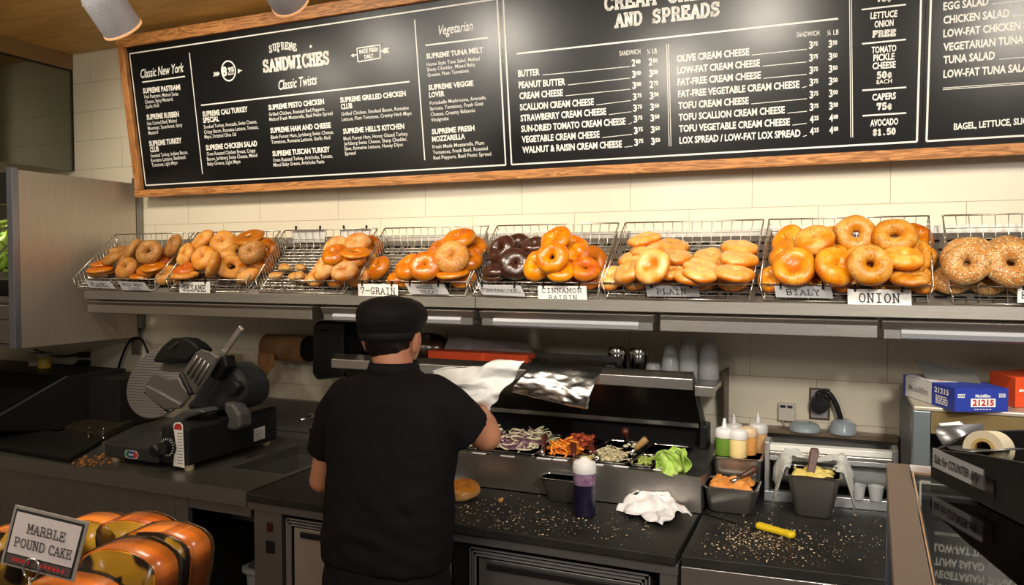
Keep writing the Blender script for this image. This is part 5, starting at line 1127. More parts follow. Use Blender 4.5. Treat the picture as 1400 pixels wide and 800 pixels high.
pan(a0+.088, a1-.002, PY0+.002, ym-.002, RZT+.007, .10, 'narrow pan filled with lettuce at the front right corner of the sandwich table', 'small pans sunk in the sandwich table')
rnd = random.Random(31)
for i, (u, v) in enumerate(((916, 632), (925, 627), (934, 632), (928, 634), (920, 636))):
    q = onZ(u, v, RZT+.02+.004*(i % 3)); leaf(q, .075, (rnd.uniform(-.6, .6), -.9, rnd.uniform(.2, .8)), 50+i, mat('fresh_leaf%d' % 0, (.24, .45, .04), .4, 0, 30, .25, (.50, .62, .16), .4, 40) if i == 0 else bpy.data.materials['fresh_leaf0'], 'bright green lettuce leaf bunched in the front right corner pan', 'lettuce leaves in the corner pan')
P6(1, 1, 'rear pan with a dark spoon handle, second column from the right')
x0, x1 = cx(1); heap(x0+.015, x1-.015, ym+.015, PY1-.015, RZT-.03, .035, 30, F_WH, 4, 'pale food deep in the rear pan behind the shredded cheese', 'chunk')
P6(1, 0, 'pale-rimmed pan of shredded cheese with a wooden spoon')
heap(x0+.015, x1-.015, PY0+.015, ym-.015, RZT-.012, .045, 90, F_CH, 5, 'shredded cheese in the front pan with the wooden spoon', 'strip', .014, 'shredded_cheese')
x0, x1 = cx(2); P6(2, 1, 'rear pan of tomato slices, third column from the right'); P6(2, 0, 'front pan of orange pepper strips, third column from the right')
heap(x0+.015, x1-.015, ym+.015, PY1-.015, RZT-.02, .05, 40, F_TOM, 6, 'red tomato pieces in the rear pan behind the orange strips', 'chunk', .028)
heap(x0+.015, x1-.015, PY0+.03, ym+.005, RZT-.02, .055, 60, F_PEP, 7, 'bright orange pepper strips in the third column of pans', 'strip', .024)
sb_ = thing('small_bowl', tuple(onZ(800, 622, RZT-.02)), 'little bowl of yellow relish at the front of the orange pepper pan', 'bowl')
q = onZ(801, 626, RZT+.004); MB().lathe([(.0, -.02), (.02, -.018), (.032, .004), (.034, .004), (.030, -.004), (0, -.008)], 24, T(*q)).build('bowl', PANM, sb_, smooth=True)
MB().lathe([(.029, -.004), (.02, .003), (0, .005)], 20, T(*q)).build('relish', F_EGG, sb_, smooth=True)
x0, x1 = cx(3); pan(x0-.06, x1-.002, PY0+.002, PY1-.002, RZT+.007, .10, 'large pan heaped with sliced onion and dark shreds beside the raised elbow', 'small pans sunk in the sandwich table')
heap(x0-.045, x1-.015, PY0+.015, PY1-.015, RZT-.02, .06, 90, F_ON, 8, 'sliced white onion heaped in the large pan', 'ring', .024)
heap(x0-.03, x1-.04, PY0+.05, ym+.09, RZT+.004, .04, 26, F_PUR, 9, 'dark purple shreds lying on the sliced onion', 'strip', .02)
x3 = x0-.062
for c, (m_, lab, kd) in enumerate(((F_CH, 'cream coloured slices', 'chunk'), (F_WH, 'pale sliced food', 'strip'), (F_TOM, 'red slices', 'chunk'))):
    xa, xb = x3-.164*(c+1), x3-.164*c
    if xa < PX0: xa = PX0
    for row in (0, 1):
        y0, y1 = (PY0, ym) if row == 0 else (ym, PY1)
        pan(xa+.002, xb-.002, y0+.002, y1-.002, RZT+.007, .10, '%s pan of %s, %s beyond the onion pan' % (('front', 'rear')[row], lab, ('first', 'second', 'third')[c]), 'small pans sunk in the sandwich table')
        heap(xa+.015, xb-.015, y0+.015, y1-.015, RZT-.012, .045, 50, m_ if row == 0 else F_WH, 20+c*2+row, '%s in the %s pan, %s beyond the onion pan' % (lab, ('front', 'rear')[row], ('first', 'second', 'third')[c]), kd, .02)
WOODH = mat('wood_handle', (.36, .22, .08), .5, 0, 20, .3, (.28, .16, .05), stretch=(1, 1, 8)); REDW = mat('dark_red_handle', (.09, .018, .012), .4)
def utensil(name, a, b, r0, r1, m, label, head=None, cat='spoon'):
    t = thing(name, tuple(a), label, cat); a, b = Vector(a), Vector(b); e = (b-a)
    MB().tube([a+e*.35, a+e*.5, a+e*.9, b-e*.0], [r0*.7, r0, r1, r1*.8], 10).build('handle', m, t, smooth=True)
    MB().tube([a, a+e*.2, a+e*.37], [r0*1.3, r0*.9, r0*.5], 8).build('blade', CHROME, t, smooth=True)
    return t
utensil('wooden_spoon', onZ(860, 622, RZT+.01), onY(884, 600, 2.60), .010, .013, WOODH, 'pale wooden spoon leaning in the shredded cheese pan')
utensil('serving_spoon', onZ(857, 606, RZT-.0), onY(855, 588, 2.74), .010, .014, REDW, 'dark red handled spoon standing in the rear pan behind the cheese')
utensil('serving_fork', onZ(786, 634, RZT+.015), onY(783, 608, 2.55), .009, .013, REDW, 'reddish brown handled server at the left of the orange strips')
utensil('serving_spatula', onZ(818, 628, RZT+.015), onY(806, 606, 2.60), .008, .012, REDW, 'dark brown handled server lying across the orange strips')
utensil('ladle', onZ(741, 620, RZT+.02), onY(745, 596, 2.68), .008, .012, REDW, 'dark handled server in the large onion pan')

# pans and things standing on the black board
p0 = onZ(727, 696, .9); 
pn = pan(-.905, -.735, 2.345, 2.428, .985, .084, 'empty steel pan pushed against the front of the sandwich table rail', None, .02)
q = onZ(794, 709, .9003); q.y += .036
bt_ = thing('squeeze_bottle', tuple(q), 'squeeze bottle of dark purple jam with a white cap, in front of the steel rail', 'squeeze bottle', 'squeeze bottles on the counters')
MB().lathe([(0, 0), (.031, 0), (.035, .004), (.035, .100), (0, .100)], 28, T(*q)).build('lower_body', mat('purple_jam', (.005, .005, .018), .3, 0, 40, .1, (.010, .008, .028), coat=.2), bt_, smooth=True, auto=40)
MB().lathe([(.0348, .100), (.0352, .101), (.0352, .134), (.033, .14), (0, .14)], 28, T(*q)).build('upper_body', mat('smeared_jam', (.16, .07, .14), .3, 0, 50, .15, (.34, .22, .32)), bt_, smooth=True, auto=40)
MB().lathe([(.0365, .136), (.0375, .138), (.0375, .158), (.034, .168), (.018, .176), (.010, .182), (.008, .184), (0, .184)], 28, T(*q)).build('cap', WHITEP, bt_, smooth=True, auto=40)
# crumpled napkin and red scrap
def crumple(fn, nu, nv, amp, sc_, seed, yonly=False):
    def f(u, v):
        p = Vector(fn(u, v)); w = V(noise.noise((u*sc_+seed, v*sc_, 0)), noise.noise((u*sc_, v*sc_+seed, 5)), noise.noise((u*sc_, v*sc_, seed+9)))
        r = abs(noise.noise((u*sc_*.9+3, v*sc_*.9, seed)))-.25
        return p+w*amp+V(0, -.6, .8)*r*amp*1.2
    return MB().grid(f, nu, nv)
qa, qb, qc, qd = onZ(842, 700, .905), onZ(905, 721, .905), onZ(946, 708, .905), onZ(880, 672, .905)
def nap(u, v):
    p = (qa*(1-u)+qb*u)*(1-v)+(qd*(1-u)+qc*u)*v; h = math.sin(math.pi*min(max(v, 0), 1))*.6+.4*math.sin(math.pi*u)
    return p+V(0, 0, .010+.075*h*v*(1-.35*u))
nk = crumple(nap, 26, 22, .022, 5, 3); nk.v = [(x, y, max(z, .9025)) for x, y, z in nk.v]
nk.v = [(x, min(y, 2.433), z) for x, y, z in nk.v]
tag(nk.build('crumpled_napkin', mat('napkin', (.80, .77, .76), .7, 0, 0, 0, None, .25, 60), None, smooth=True, solid=.002), 'crumpled white napkin on the black board beside the rail end', 'napkin')
q = onZ(929, 697, .903); tag(MB().ell(q+V(0, 0, .010), .018, .012, .012, seg=12, rings=8).build('red_scrap', mat('red_plastic', (.65, .02, .03), .35), None, smooth=True), 'small red plastic piece tucked behind the crumpled napkin', 'plastic cap')
# half sandwich and paper by the cook
q = onZ(630, 684, .9005)
sw = bpy.data.objects.new('toasted_bagel', bagel_mesh('closed', 77)); sw.data.materials.append(bread('toasted_crust', (.58, .27, .06), (.62, .40, .17), (.45, .14, .02), .4, (.7, .5, .2), (.3, .12, .04), .25, 40)); COL.objects.link(sw)
sw.matrix_world = T(q.x-.012, q.y+.03, .9+.024) @ Matrix.Rotation(.15, 4, 'X') @ Matrix.Scale(1.12, 4)
tag(sw, 'toasted bagel on the black board beside the cook', 'bagel')
P = [onZ(x, y, .9008) for x, y in ((600, 652), (615, 651), (634, 660), (622, 668), (600, 664))]
tag(MB().prism(P, (0, 0, .0015)).build('paper_slip', PAPER, None), 'white slip of paper behind the toasted bagel', 'paper')
q = onZ(684, 687, .9003); cb_ = MB().ell(q+V(0, 0, .006), .009, .007, .008, seg=8, rings=6).ell(q+V(.004, .004, .010), .006, .005, .006, seg=8, rings=6)
tag(cb_.build('bread_crumb', mat('crumb', (.55, .28, .07), .7), None), 'single large bread crumb on the black board left of the jam bottle', 'crumb')
def r_s(r): return .38+.75*r.random()**2.5
def crumbs(n, fn, seed, label, col, smin=.0012, smax=.0034):
    rnd = random.Random(seed); mb = MB()
    for i in range(n):
        p = fn(rnd); s = rnd.uniform(smin, smax); M = Matrix.Rotation(rnd.uniform(0, 6), 3, 'Z')
        s *= r_s(rnd); mb.ell(p+V(0, 0, s*.45), s*1.4, s*.8, s*.5, M, seg=5, rings=4)
    return tag(mb.build('seed_crumbs', mat(label[:12], col, .6, 0, 200, .2, (col[0]*.8, col[1]*.55, col[2]*.4)), None), label, 'crumbs', None, 'stuff')
def scat1(r):
    while True:
        u, v = (r.uniform(615, 890), r.gauss(712, 14)) if r.random() < .65 else (r.gauss(700, 45), r.gauss(708, 14))
        p = onZ(u, v+(u-700)*.10*.6, .9003)
        if 2.055 < p.y < 2.43 and -1.5 < p.x < -.40: return p
crumbs(420, scat1, 4, 'pale crumbs scattered on the black board of the sandwich table', (.84, .72, .50))
# ---------------------------------------------------------------- right counter
rc = thing('work_counter', (.1, 2.4, 0), 'black-topped steel counter right of the sandwich table, strewn with seeds', 'counter')
RA = [V(-.376, 2.062, .874), V(.75, 2.155, .874), V(.75, 2.93, .874), V(-.382, 2.93, .874)]
MB().prism([p for p in RA], (0, 0, .026)).build('worktop', BOARDM, rc, bevel=.003)
e = (RA[1]-RA[0]).normalized(); n_ = V(e.y, -e.x, 0)
MB().prism([V(*(RA[0]+n_*.006).xy, .815), V(*(RA[1]+n_*.006).xy, .815), V(*(RA[1]-n_*.01).xy, .815), V(*(RA[0]-n_*.01).xy, .815)], (0, 0, .058)).build('front_rail', STEEL, rc, bevel=.002)
for x in (-.36, .16): 
    q = RA[0]+e*(x+.376); MB().prism([V(*(q-n_*.012+e*0).xy, .1), V(*(q-n_*.012+e*.05).xy, .1), V(*(q-n_*.05+e*.05).xy, .1), V(*(q-n_*.05).xy, .1)], (0, 0, .7145)).build('upright', STEELD, rc, bevel=.002)
MB().box(-.37, .74, 2.26, 2.92, .10, .80).build('cupboard', STEELD, rc)
ft = [MB().tube([(x, y, 0), (x, y, .1)], .02, 10) for x in (-.3, .65) for y in (2.3, 2.85)]
for m_ in ft: m_.build('foot', STEELD, rc)
ZC = .9003
def scat2(r):
    while True:
        k = r.random(); u, v = (r.gauss(1030, 30), r.gauss(738, 12)) if k < .45 else ((r.gauss(1075, 60), r.gauss(745, 16)) if k < .8 else (r.uniform(960, 1210), r.uniform(698, 775)))
        p = onZ(u, v, ZC)
        if p.y > 2.075+(p.x+.376)*.083 and p.y < 2.9 and p.x > -.36 and p.x < .6: return p
crumbs(700, scat2, 6, 'seeds and crumbs scattered around the yellow knife', (.86, .74, .50))
# squeeze bottles in a deep pan
pt = pan(-.378, -.215, 2.60, 2.80, 1.048, .146, 'deep steel pan holding five squeeze bottles', None, .008)
MB().box(-.362, -.231, 2.618, 2.784, .93, 1.005).build('liner', mat('pan_liner', (.12, .07, .03), .45), pt)
WCAP = mat('cap_white', (.74, .73, .70), .35)
def squeeze(px, py, Y, col, label, tip=True, cap=WCAP, sc_=1.0):
    q = onY(px, py, Y); q.z = 1.0055; t = thing('squeeze_bottle', tuple(q), label, 'squeeze bottle', 'squeeze bottles on the counters'); M = T(*q) @ Matrix.Scale(sc_, 4)
    c = mat('sauce', col, .3, 0, 30, .25, tuple(min(1, v*1.15+.02) for v in col), coat=.3)
    MB().lathe([(0, 0), (.026, 0), (.029, .004), (.029, .095), (.027, .102), (0, .102)], 24, M).build('body', c, t, smooth=True, auto=40)
    MB().lathe([(.030, .098), (.031, .100), (.031, .118), (.028, .126), (.012, .132), (.0, .132)], 24, M).build('cap', cap, t, smooth=True, auto=40)
    if tip: MB().lathe([(.010, .130), (.0075, .138), (.004, .160), (.002, .162), (0, .162)], 14, M).build('nozzle', cap, t, smooth=True)
    return t
squeeze(990, 628, 2.66, (.10, .20, .015), 'squeeze bottle of green sauce at the left of the bottle pan')
squeeze(1009, 632, 2.652, (.72, .55, .24), 'squeeze bottle of pale yellow sauce at the front of the bottle pan', False)
squeeze(1022, 626, 2.70, (.62, .28, .06), 'squeeze bottle of orange sauce with an orange-topped cap', False, mat('cap_orange', (.66, .48, .30), .4))
squeeze(1003, 612, 2.745, (.42, .30, .20), 'dull beige squeeze bottle at the rear left of the bottle pan', True, mat('cap_clear', (.52, .50, .47), .3))
squeeze(1036, 614, 2.75, (.45, .26, .11), 'tall brown squeeze bottle at the rear right of the bottle pan', True, mat('cap_clear2', (.52, .51, .50), .3), 1.06)
po = pan(-.386, -.214, 2.45, 2.595, .987, .085, 'steel pan of orange spread with a dark handled spatula', None, .012)
def mound(x0, x1, y0, y1, z, amp, m, label, seed, cat='spread', name='spread'):
    def f(u, v):
        k = min(1, 6*min(u, 1-u, v, 1-v)); x = x0+(x1-x0)*u; y = y0+(y1-y0)*v; return (x, y, z+amp*k*(.6+noise.noise((x*35, y*35, seed)))+amp*.5*k*abs(noise.noise((x*90, y*90, seed))))
    return tag(MB().grid(f, 26, 26).build(name, m, None, smooth=True), label, cat, None, 'stuff')
mound(-.374, -.226, 2.461, 2.584, .978, .022, F_OR, 'orange spread filling the steel pan below the squeeze bottles', 3, 'spread', 'orange_spread')
utensil('spatula', onY(1000, 660, 2.49), onY(1034, 640, 2.54), .008, .013, mat('dark_wood', (.07, .022, .012), .4), 'dark brown handled spatula stuck in the orange spread', cat='spatula')
pe = pan(-.140, .026, 2.50, 2.655, 1.036, .134, 'deep steel pan of yellow egg salad under a loose film', None, .022)
mound(-.128, .012, 2.512, 2.642, 1.026, .018, F_EGG, 'yellow egg salad filling the deep steel pan', 7, 'spread', 'egg_salad')
a, b = onY(1107, 655, 2.53), onY(1113, 616, 2.585)
t = thing('spatula', tuple(a), 'dark wood handled spatula standing in the egg salad', 'spatula'); e2 = (b-a)
MB().tube([a+V(0, 0, -.02), a+e2*.08], [.010, .007], 8).build('blade', CHROME, t, smooth=True)
MB().prism([a+V(-.011, 0, 0)+e2*.03, a+V(.011, 0, 0)+e2*.03, b+V(.015, 0, -.008), b+V(.011, 0, .004), b+V(-.009, 0, .004), b+V(-.014, 0, -.008)], (0, .012, .003)).build('handle', mat('dark_wood2', (.075, .028, .018), .4), t, bevel=.003)
rv = MB()
for k in (.25, .55): rv.ell(a+e2*k+V(0, -.0005, 0), .003, .003, .003, seg=8, rings=6)
rv.build('rivets', CHROME, t)
FILM = glass_mat('cling_film', (.95, .95, .95), .30, .25)
def film(u, v):                                  # film folded back over the rim
    a_ = onY(1058+ (1168-1058)*u, 652, 2.49+.2*v); x = a_.x; y = 2.50+.17*v; z = 1.052+.012*math.sin(u*9)+.02*v
    d = max(0, abs(u-.5)-.37); z -= d*.62*(1+.5*math.sin(v*7)); return (x, y, z)
fl = crumple(film, 24, 14, .010, 6, 11); fl.f = [f for f in fl.f if True]
keep = []
for f in fl.f:
    c = sum((Vector(fl.v[i]) for i in f), Vector())/len(f)
    if not (-.118 < c.x < .006 and c.y < 2.62): keep.append(f)
fl.f = keep
tag(fl.build('plastic_film', mat('milky_film', (.72, .72, .68), .35, 0, 0, 0, None, .5, 70, alpha=.62), None, smooth=True, solid=.001), 'loose clear plastic film pushed back over the egg salad pan', 'plastic film')
# film wrapping dispenser
wd = thing('film_dispenser', (0, 2.66, .9), 'aluminium film dispenser with a wide roll standing behind the egg salad pan', 'film dispenser')
wx0, wx1 = -.212, .19
def fx(x): return 2.66+(x-wx0)*.08
MB().prism([V(wx0, fx(wx0), .9005), V(wx1, fx(wx1), .9005), V(wx1, fx(wx1)+.03, .9005), V(wx0, fx(wx0)+.03, .9005)], (0, 0, .034)).build('base_bar', ALU, wd, bevel=.002)
for x, s in ((wx0, 0), (wx1-.016, 0)):
    MB().prism([V(x, fx(x), .936), V(x, fx(x), 1.098), V(x, fx(x)+.05, 1.105), V(x, fx(x)+.19, 1.07), V(x, fx(x)+.19, .9005), V(x, fx(x)+.04, .9005)], (.015, 0, 0)).build('side_plate', ALU, wd, bevel=.002)
bar = lambda z0, z1, d0, d1, nm, m: MB().prism([V(wx0+.016, fx(wx0)+d0, z0), V(wx1-.018, fx(wx1)+d0, z0), V(wx1-.018, fx(wx1)+d1, z0), V(wx0+.016, fx(wx0)+d1, z0)], (0, 0, z1-z0)).build(nm, m, wd, bevel=.002)
bar(1.072, 1.092, -.004, .035, 'cutter_bar', mat('bar_white', (.66, .65, .60), .35)); bar(1.058, 1.070, -.007, .03, 'blade_strip', STEEL); bar(1.040, 1.056, -.002, .02, 'guard_strip', mat('bar_grey', (.42, .43, .43), .4, .6))
MB().tube([V(wx0+.022, fx(wx0)+.12, 1.005), V(wx1-.024, fx(wx1)+.12, 1.005)], .066, 36).build('film_roll', mat('film_roll', (.42, .43, .42), .25, 0, 0, 0, None, coat=.4), wd, smooth=True, auto=40)
MB().tube([V(wx0+.018, fx(wx0)+.12, 1.005), V(wx1-.020, fx(wx1)+.12, 1.005)], .018, 16).build('roll_core', mat('core', (.4, .28, .15), .7), wd, smooth=True)
for u, Y, lab in ((1172, 2.66, 'left'), (1196, 2.665, 'right')):
    q = onZ(u, 676, .9345); 
    cpp = thing('paper_cup', (q.x, fx(q.x)+.015, .9345), lab+' small pale cup on the base of the film dispenser', 'cup')
    MB().lathe([(0, 0), (.018, 0), (.024, .045), (.0225, .045), (.017, .003), (0, .003)], 20, T(q.x, fx(q.x)+.0, .9348)).build('cup', mat('pale_cup', (.45, .46, .46), .4), cpp, smooth=True, auto=50)
# clear lids behind the dispenser
MB_l = mat('clear_lid', (.48, .55, .60), .2, alpha=.55)
MB().box(-.36, .20, 2.88, 2.93, 1.085, 1.10).build('ledge', mat('ledge_steel', (.25, .18, .12), .4, .7), rc)
MB().box(-.36, .20, 2.93, 2.945, .901, 1.10).build('splash_back', STEELD, rc)
for u, v, r_, lab in ((1100, 607, .055, 'flat'), (1152, 607, .045, 'bluish')):
    q = onY(u, v, 2.90); t = thing('plastic_tub', (q.x, 2.895, 1.1005), lab+' clear plastic tub on the ledge under the sockets', 'plastic tub')
    h = .030 if lab == 'flat' else .048
    MB().lathe([(0, h), (r_*.55, h), (r_*.85, h*.75), (r_*.97, .006), (r_, .0), (r_*.95, .0), (r_*.8, h*.7), (0, h-.003)], 28, T(q.x, 2.895, 1.1005)).build('tub', MB_l, t, smooth=True)
# knife
kz = .9035
a, b, c, d = onZ(956, 699, kz), onZ(1036, 722, kz), onZ(1034, 716, kz), onZ(1091, 734, kz)
kn = thing('bread_knife', tuple(b), 'bread knife with a bright yellow handle on the black counter', 'knife')
e = (b-a).normalized(); s_ = V(-e.y, e.x, 0); L = (b-a).length
MB().prism([a+s_*.004, a+e*.02-s_*.008, b-s_*.013, b+s_*.012, a+e*.03+s_*.012], (0, 0, .0016)).build('blade', mat('knife_steel', (.16, .16, .16), .3, .95), kn)
hp = [(0, .011), (.012, .015), (.03, .0145), (.07, .012), (.105, .0125), (.125, .016), (.136, .013), (.139, 0)]
st_ = b-e*.004; kk = (d-st_).length/.139
outl = [st_+e*x*kk+s_*w for x, w in hp]+[st_+e*x*kk-s_*w*.95 for x, w in hp[::-1][1:]]
MB().prism(outl, (0, 0, .017)).build('handle', mat('yellow_handle', (.80, .56, .015), .4), kn, bevel=.006)

# ---------------------------------------------------------------- sockets on the back wall
p0, p1 = onY(1065, 550, 2.947), onY(1087, 575, 2.947)
ja = thing('network_socket', (p0.x, 2.95, p1.z), 'small white two-port box on the tiled wall above the squeeze bottles', 'socket')
MB().box(p0.x, p1.x, 2.925, 2.9495, p1.z, p0.z).build('box', mat('ivory_box', (.62, .58, .50), .45), ja, bevel=.002)
for dx in (.27, .7): MB().box(p0.x+(p1.x-p0.x)*dx-.009, p0.x+(p1.x-p0.x)*dx+.009, 2.9235, 2.926, p0.z-.016, p0.z-.006).build('port', mat('port_dark', (.02, .02, .04), .4), ja)
MB().tube(smooth_path([V((p0.x+p1.x)/2-.015, 2.935, p1.z), V((p0.x+p1.x)/2+.01, 2.935, p1.z-.04), V((p0.x+p1.x)/2+.012, 2.93, 1.1005)]), .0035, 6).build('cable', mat('cable_ivory', (.5, .44, .34), .5), ja, smooth=True)
p0, p1 = onY(1106.5, 530, 2.947), onY(1134.5, 575, 2.947)
ro = thing('range_socket', (p0.x, 2.95, p1.z), 'steel wall socket with a large round black plug and thick cord', 'socket')
MB().box(p0.x, p1.x, 2.944, 2.9495, p1.z, p0.z).build('back_plate', mat('socket_brown', (.10, .06, .04), .5), ro, bevel=.002)
MB().box(p0.x+.007, p1.x-.007, 2.938, 2.944, p1.z+.007, p0.z-.007).build('face_plate', mat('socket_grey', (.42, .40, .40), .4, .5), ro, bevel=.002)
q = onY(1120, 553, 2.93); MB().lathe([(0, 0), (.032, 0), (.034, .006), (.030, .03), (0, .034)], 28, axis_frame(V(q.x, 2.938, q.z), (0, -1, 0))).build('plug', BLACKP, ro, smooth=True, auto=40)
MB().box(q.x-.012, q.x+.014, 2.905, 2.93, q.z+.01, q.z+.05).build('plug_neck', BLACKP, ro, bevel=.006)
MB().tube(smooth_path([V(q.x, 2.915, q.z+.045), onY(1132, 537, 2.91), onY(1143, 553, 2.91), onY(1152, 580, 2.91), V(onY(1156, 592, 2.905).x, 2.92, 1.13)]), .009, 10).build('cord', BLACKP, ro, smooth=True)

# ---------------------------------------------------------------- things on the shelf behind the raised lid
ZS = 1.2773
def shaker(px, lab):
    q = onY(px, 505, 2.80); q.z = ZS; t = thing('chrome_shaker', tuple(q), lab, 'shaker', 'chrome shakers behind the raised lid')
    MB().lathe([(0, 0), (.034, 0), (.036, .004), (.036, .075), (.034, .08), (0, .08)], 26, T(*q)).build('body', mat('dark_chrome', (.25, .24, .23), .15, 1), t, smooth=True, auto=40)
    MB().lathe([(.0375, .078), (.0375, .098), (.034, .104), (.015, .106), (0, .106)], 26, T(*q)).build('lid', CHROME, t, smooth=True, auto=40)
shaker(844, 'left chrome shaker on the shelf behind the raised lid'); shaker(874, 'right chrome shaker on the shelf behind the raised lid')
CUPM = mat('clear_cup', (.66, .67, .68), .15, alpha=.34)
def cups(px, Y, n, r, h, lab, dome=False):
    q = onY(px, 510, Y); q.z = ZS; t = thing('cup_stack', tuple(q), lab, 'cup stack', 'stacked clear cups behind the raised lid')
    for i in range(n):
        z = i*h*.16; M = T(q.x, q.y, q.z+z)
        MB().lathe([(r, 0), (r*1.02, .004), (r*.82, h*.85), (r*.7, h), (0, h), (0, h-.002), (r*.66, h-.004), (r*.78, h*.84), (r*.96, .003)], 24, M).build('cup', CUPM, t, smooth=True, auto=60)
    if dome:
        M = T(q.x, q.y, q.z+(n-1)*h*.16+h*.98); MB().lathe([(r*.72, 0), (r*.70, .012), (r*.52, .034), (r*.2, .046), (0, .048), (0, .046), (r*.5, .031), (r*.66, .01), (r*.68, 0)], 24, M).build('dome', CUPM, t, smooth=True)
cups(893, 2.74, 1, .032, .055, 'single short clear cup right of the chrome shakers'); cups(916, 2.76, 2, .034, .075, 'short stack of clear cups in the middle of the shelf behind the lid', True)
cups(941, 2.79, 4, .036, .10, 'tall stack of clear cups, the left of the two tall ones'); cups(969, 2.80, 4, .036, .098, 'tall stack of clear cups at the right end of the shelf')
cups(905, 2.70, 1, .030, .035, 'low clear cup lid in front of the short cup stack')
# foil box with a torn sheet hanging over the lid
fb = thing('foil_box', tuple(onY(780, 508, 2.72)), 'long dark box of foil lying behind the raised lid, blue label at its right end', 'foil box')
xa, xb = onY(724, 500, 2.7).x, onY(846, 505, 2.7).x
MB().box(xa, xb, 2.66, 2.665, ZS, ZS+.045).box(xa, xb, 2.73, 2.735, ZS, ZS+.075).box(xa, xb, 2.665, 2.73, ZS, ZS+.004).box(xa, xa+.003, 2.665, 2.73, ZS+.004, ZS+.045).box(xb-.003, xb, 2.665, 2.73, ZS+.004, ZS+.045).build('carton', mat('dark_carton', (.030, .028, .028), .45), fb)
MB().tube([(xa+.008, 2.697, ZS+.032), (xb-.008, 2.697, ZS+.032)], .026, 20).build('foil_roll', mat('foil_roll', (.55, .54, .52), .25, 1), fb, smooth=True, auto=40)
MB().box(xb-.05, xb-.002, 2.6590, 2.6598, ZS+.002, ZS+.028).build('label', mat('blue_label', (.03, .04, .22), .4), fb)
FOIL = mat('aluminium_foil', (.70, .69, .67), .26, 1, 0, 0, None, .25, 45)
A0, A1, B1, B0 = onY(722, 503, 2.575), onY(818, 516, 2.575), onY(803, 560, 2.53), onY(699, 537, 2.53)
def foil(u, v):
    if v < .25:
        k = v/.25; p = (V(A0.x, 2.69, ZS+.066)*(1-u)+V(A1.x, 2.69, ZS+.066)*u)*(1-k)+(A0*(1-u)+A1*u)*k; p.z += .012*math.sin(k*math.pi); return p
    k = (v-.25)/.75; p = (A0*(1-u)+A1*u)*(1-k)+(B0*(1-u)+B1*u)*k; p.y -= .02*math.sin(k*math.pi)+.006*math.sin(u*7+k*3); return p
tag(crumple(foil, 34, 30, .0035, 8, 21).build('foil_sheet', FOIL, None, smooth=True, solid=.0008), 'crinkled foil sheet hanging over the edge of the raised lid', 'foil sheet')
rb_ = thing('wrap_box', tuple(onY(655, 500, 2.68)), 'orange red wrap box lying on the shelf behind the cook, flap standing up', 'wrap box')
xa, xb = onY(586, 495, 2.66).x, onY(722, 500, 2.66).x; ORR = mat('orange_red_card', (.78, .085, .02), .45)
MB().box(xa, xb, 2.655, 2.735, ZS, ZS+.072).build('carton', ORR, rb_, bevel=.002)
MB().prism([V(xa+.03, 2.735, ZS+.073), V(xb-.01, 2.735, ZS+.073), V(xb-.05, 2.78, ZS+.105), V(xa+.035, 2.78, ZS+.130)], (0, .002, 0)).build('flap', mat('grey_flap', (.32, .27, .27), .5), rb_)
bb_ = MB(); 
q = onY(580, 484, 2.80)
bg = thing('bread_bag', (q.x, 2.80, ZS), 'clear bag of brown bread behind the head of the cook', 'bag')
MB().ell((q.x, 2.80, ZS+.055), .055, .06, .055, seg=20, rings=12).ell((q.x+.05, 2.82, ZS+.05), .05, .05, .05, seg=20, rings=12).build('loaf', mat('brown_loaf', (.28, .12, .03), .5, 0, 25, .3, (.15, .05, .02)), bg, smooth=True)
MB().ell((q.x+.02, 2.805, ZS+.066), .105, .075, .064, seg=24, rings=14).build('film', glass_mat('bag_film', (.8, .8, .8), .16, .2), bg, smooth=True)

# ---------------------------------------------------------------- right: shelf with boxes
rs = thing('side_shelf', (.7, 2.7, .9), 'steel side shelf with a yellowish front carrying the boxes at the right', 'shelf')
sx0 = .208; zt = 1.283
MB().box(sx0, 1.35, 2.45, 2.94, zt-.012, zt).build('top', mat('shelf_cream', (.50, .44, .34), .4, .4), rs, bevel=.003)
MB().box(sx0+.045, 1.35, 2.452, 2.462, zt-.075, zt-.013).build('front_apron', mat('stained_steel', (.26, .18, .075), .42, .7, 8, .3, (.34, .25, .11)), rs)
MB().box(sx0, sx0+.044, 2.451, 2.50, .9005, zt-.013).build('upright', mat('blue_grey_steel', (.27, .31, .33), .4, .8), rs, bevel=.002)
MB().box(sx0, sx0+.044, 2.88, 2.94, .9005, zt-.013).build('upright', STEELD, rs, bevel=.002)
MB().box(sx0, 1.35, 2.93, 2.94, .9005, zt-.013).build('back', BLACKM, rs)
MB().box(sx0+.05, 1.3, 2.47, 2.92, 1.06, 1.075).build('lower_shelf', STEELD, rs)
q = onY(1330, 598, 2.55); tag(MB().box(q.x, 1.2, 2.50, 2.85, 1.0755, 1.175).build('red_box', mat('red_card', (.55, .02, .02), .4), None, bevel=.003), 'red box on the lower level of the side shelf behind the tape roll', 'box')
q = onY(1385, 612, 2.49); tag(MB().box(q.x-.08, q.x+.2, 2.475, 2.495, 1.0755, 1.125).build('pink_packet', mat('peach_packet', (.72, .36, .26), .5), None, bevel=.003), 'peach coloured packet in front of the red box at the right edge', 'packet')
def bars(mb, x0, x1, y0, y1, M, n=1):            # print too small to read
    rnd = random.Random(int(abs(x0)*9999)); h = (y1-y0)/(n*1.6)
    for k in range(n):
        y = y0+(y1-y0)*k/n; x = x0
        while x < x1-.002:
            L = min(x1-x, rnd.uniform(.08, .3)*(x1-x0)); mb.add([M @ V(a, b, .0002) for a, b in ((x, y), (x+L, y), (x+L, y+h), (x, y+h))], [(0, 1, 2, 3)]); x += L+.05*(x1-x0)
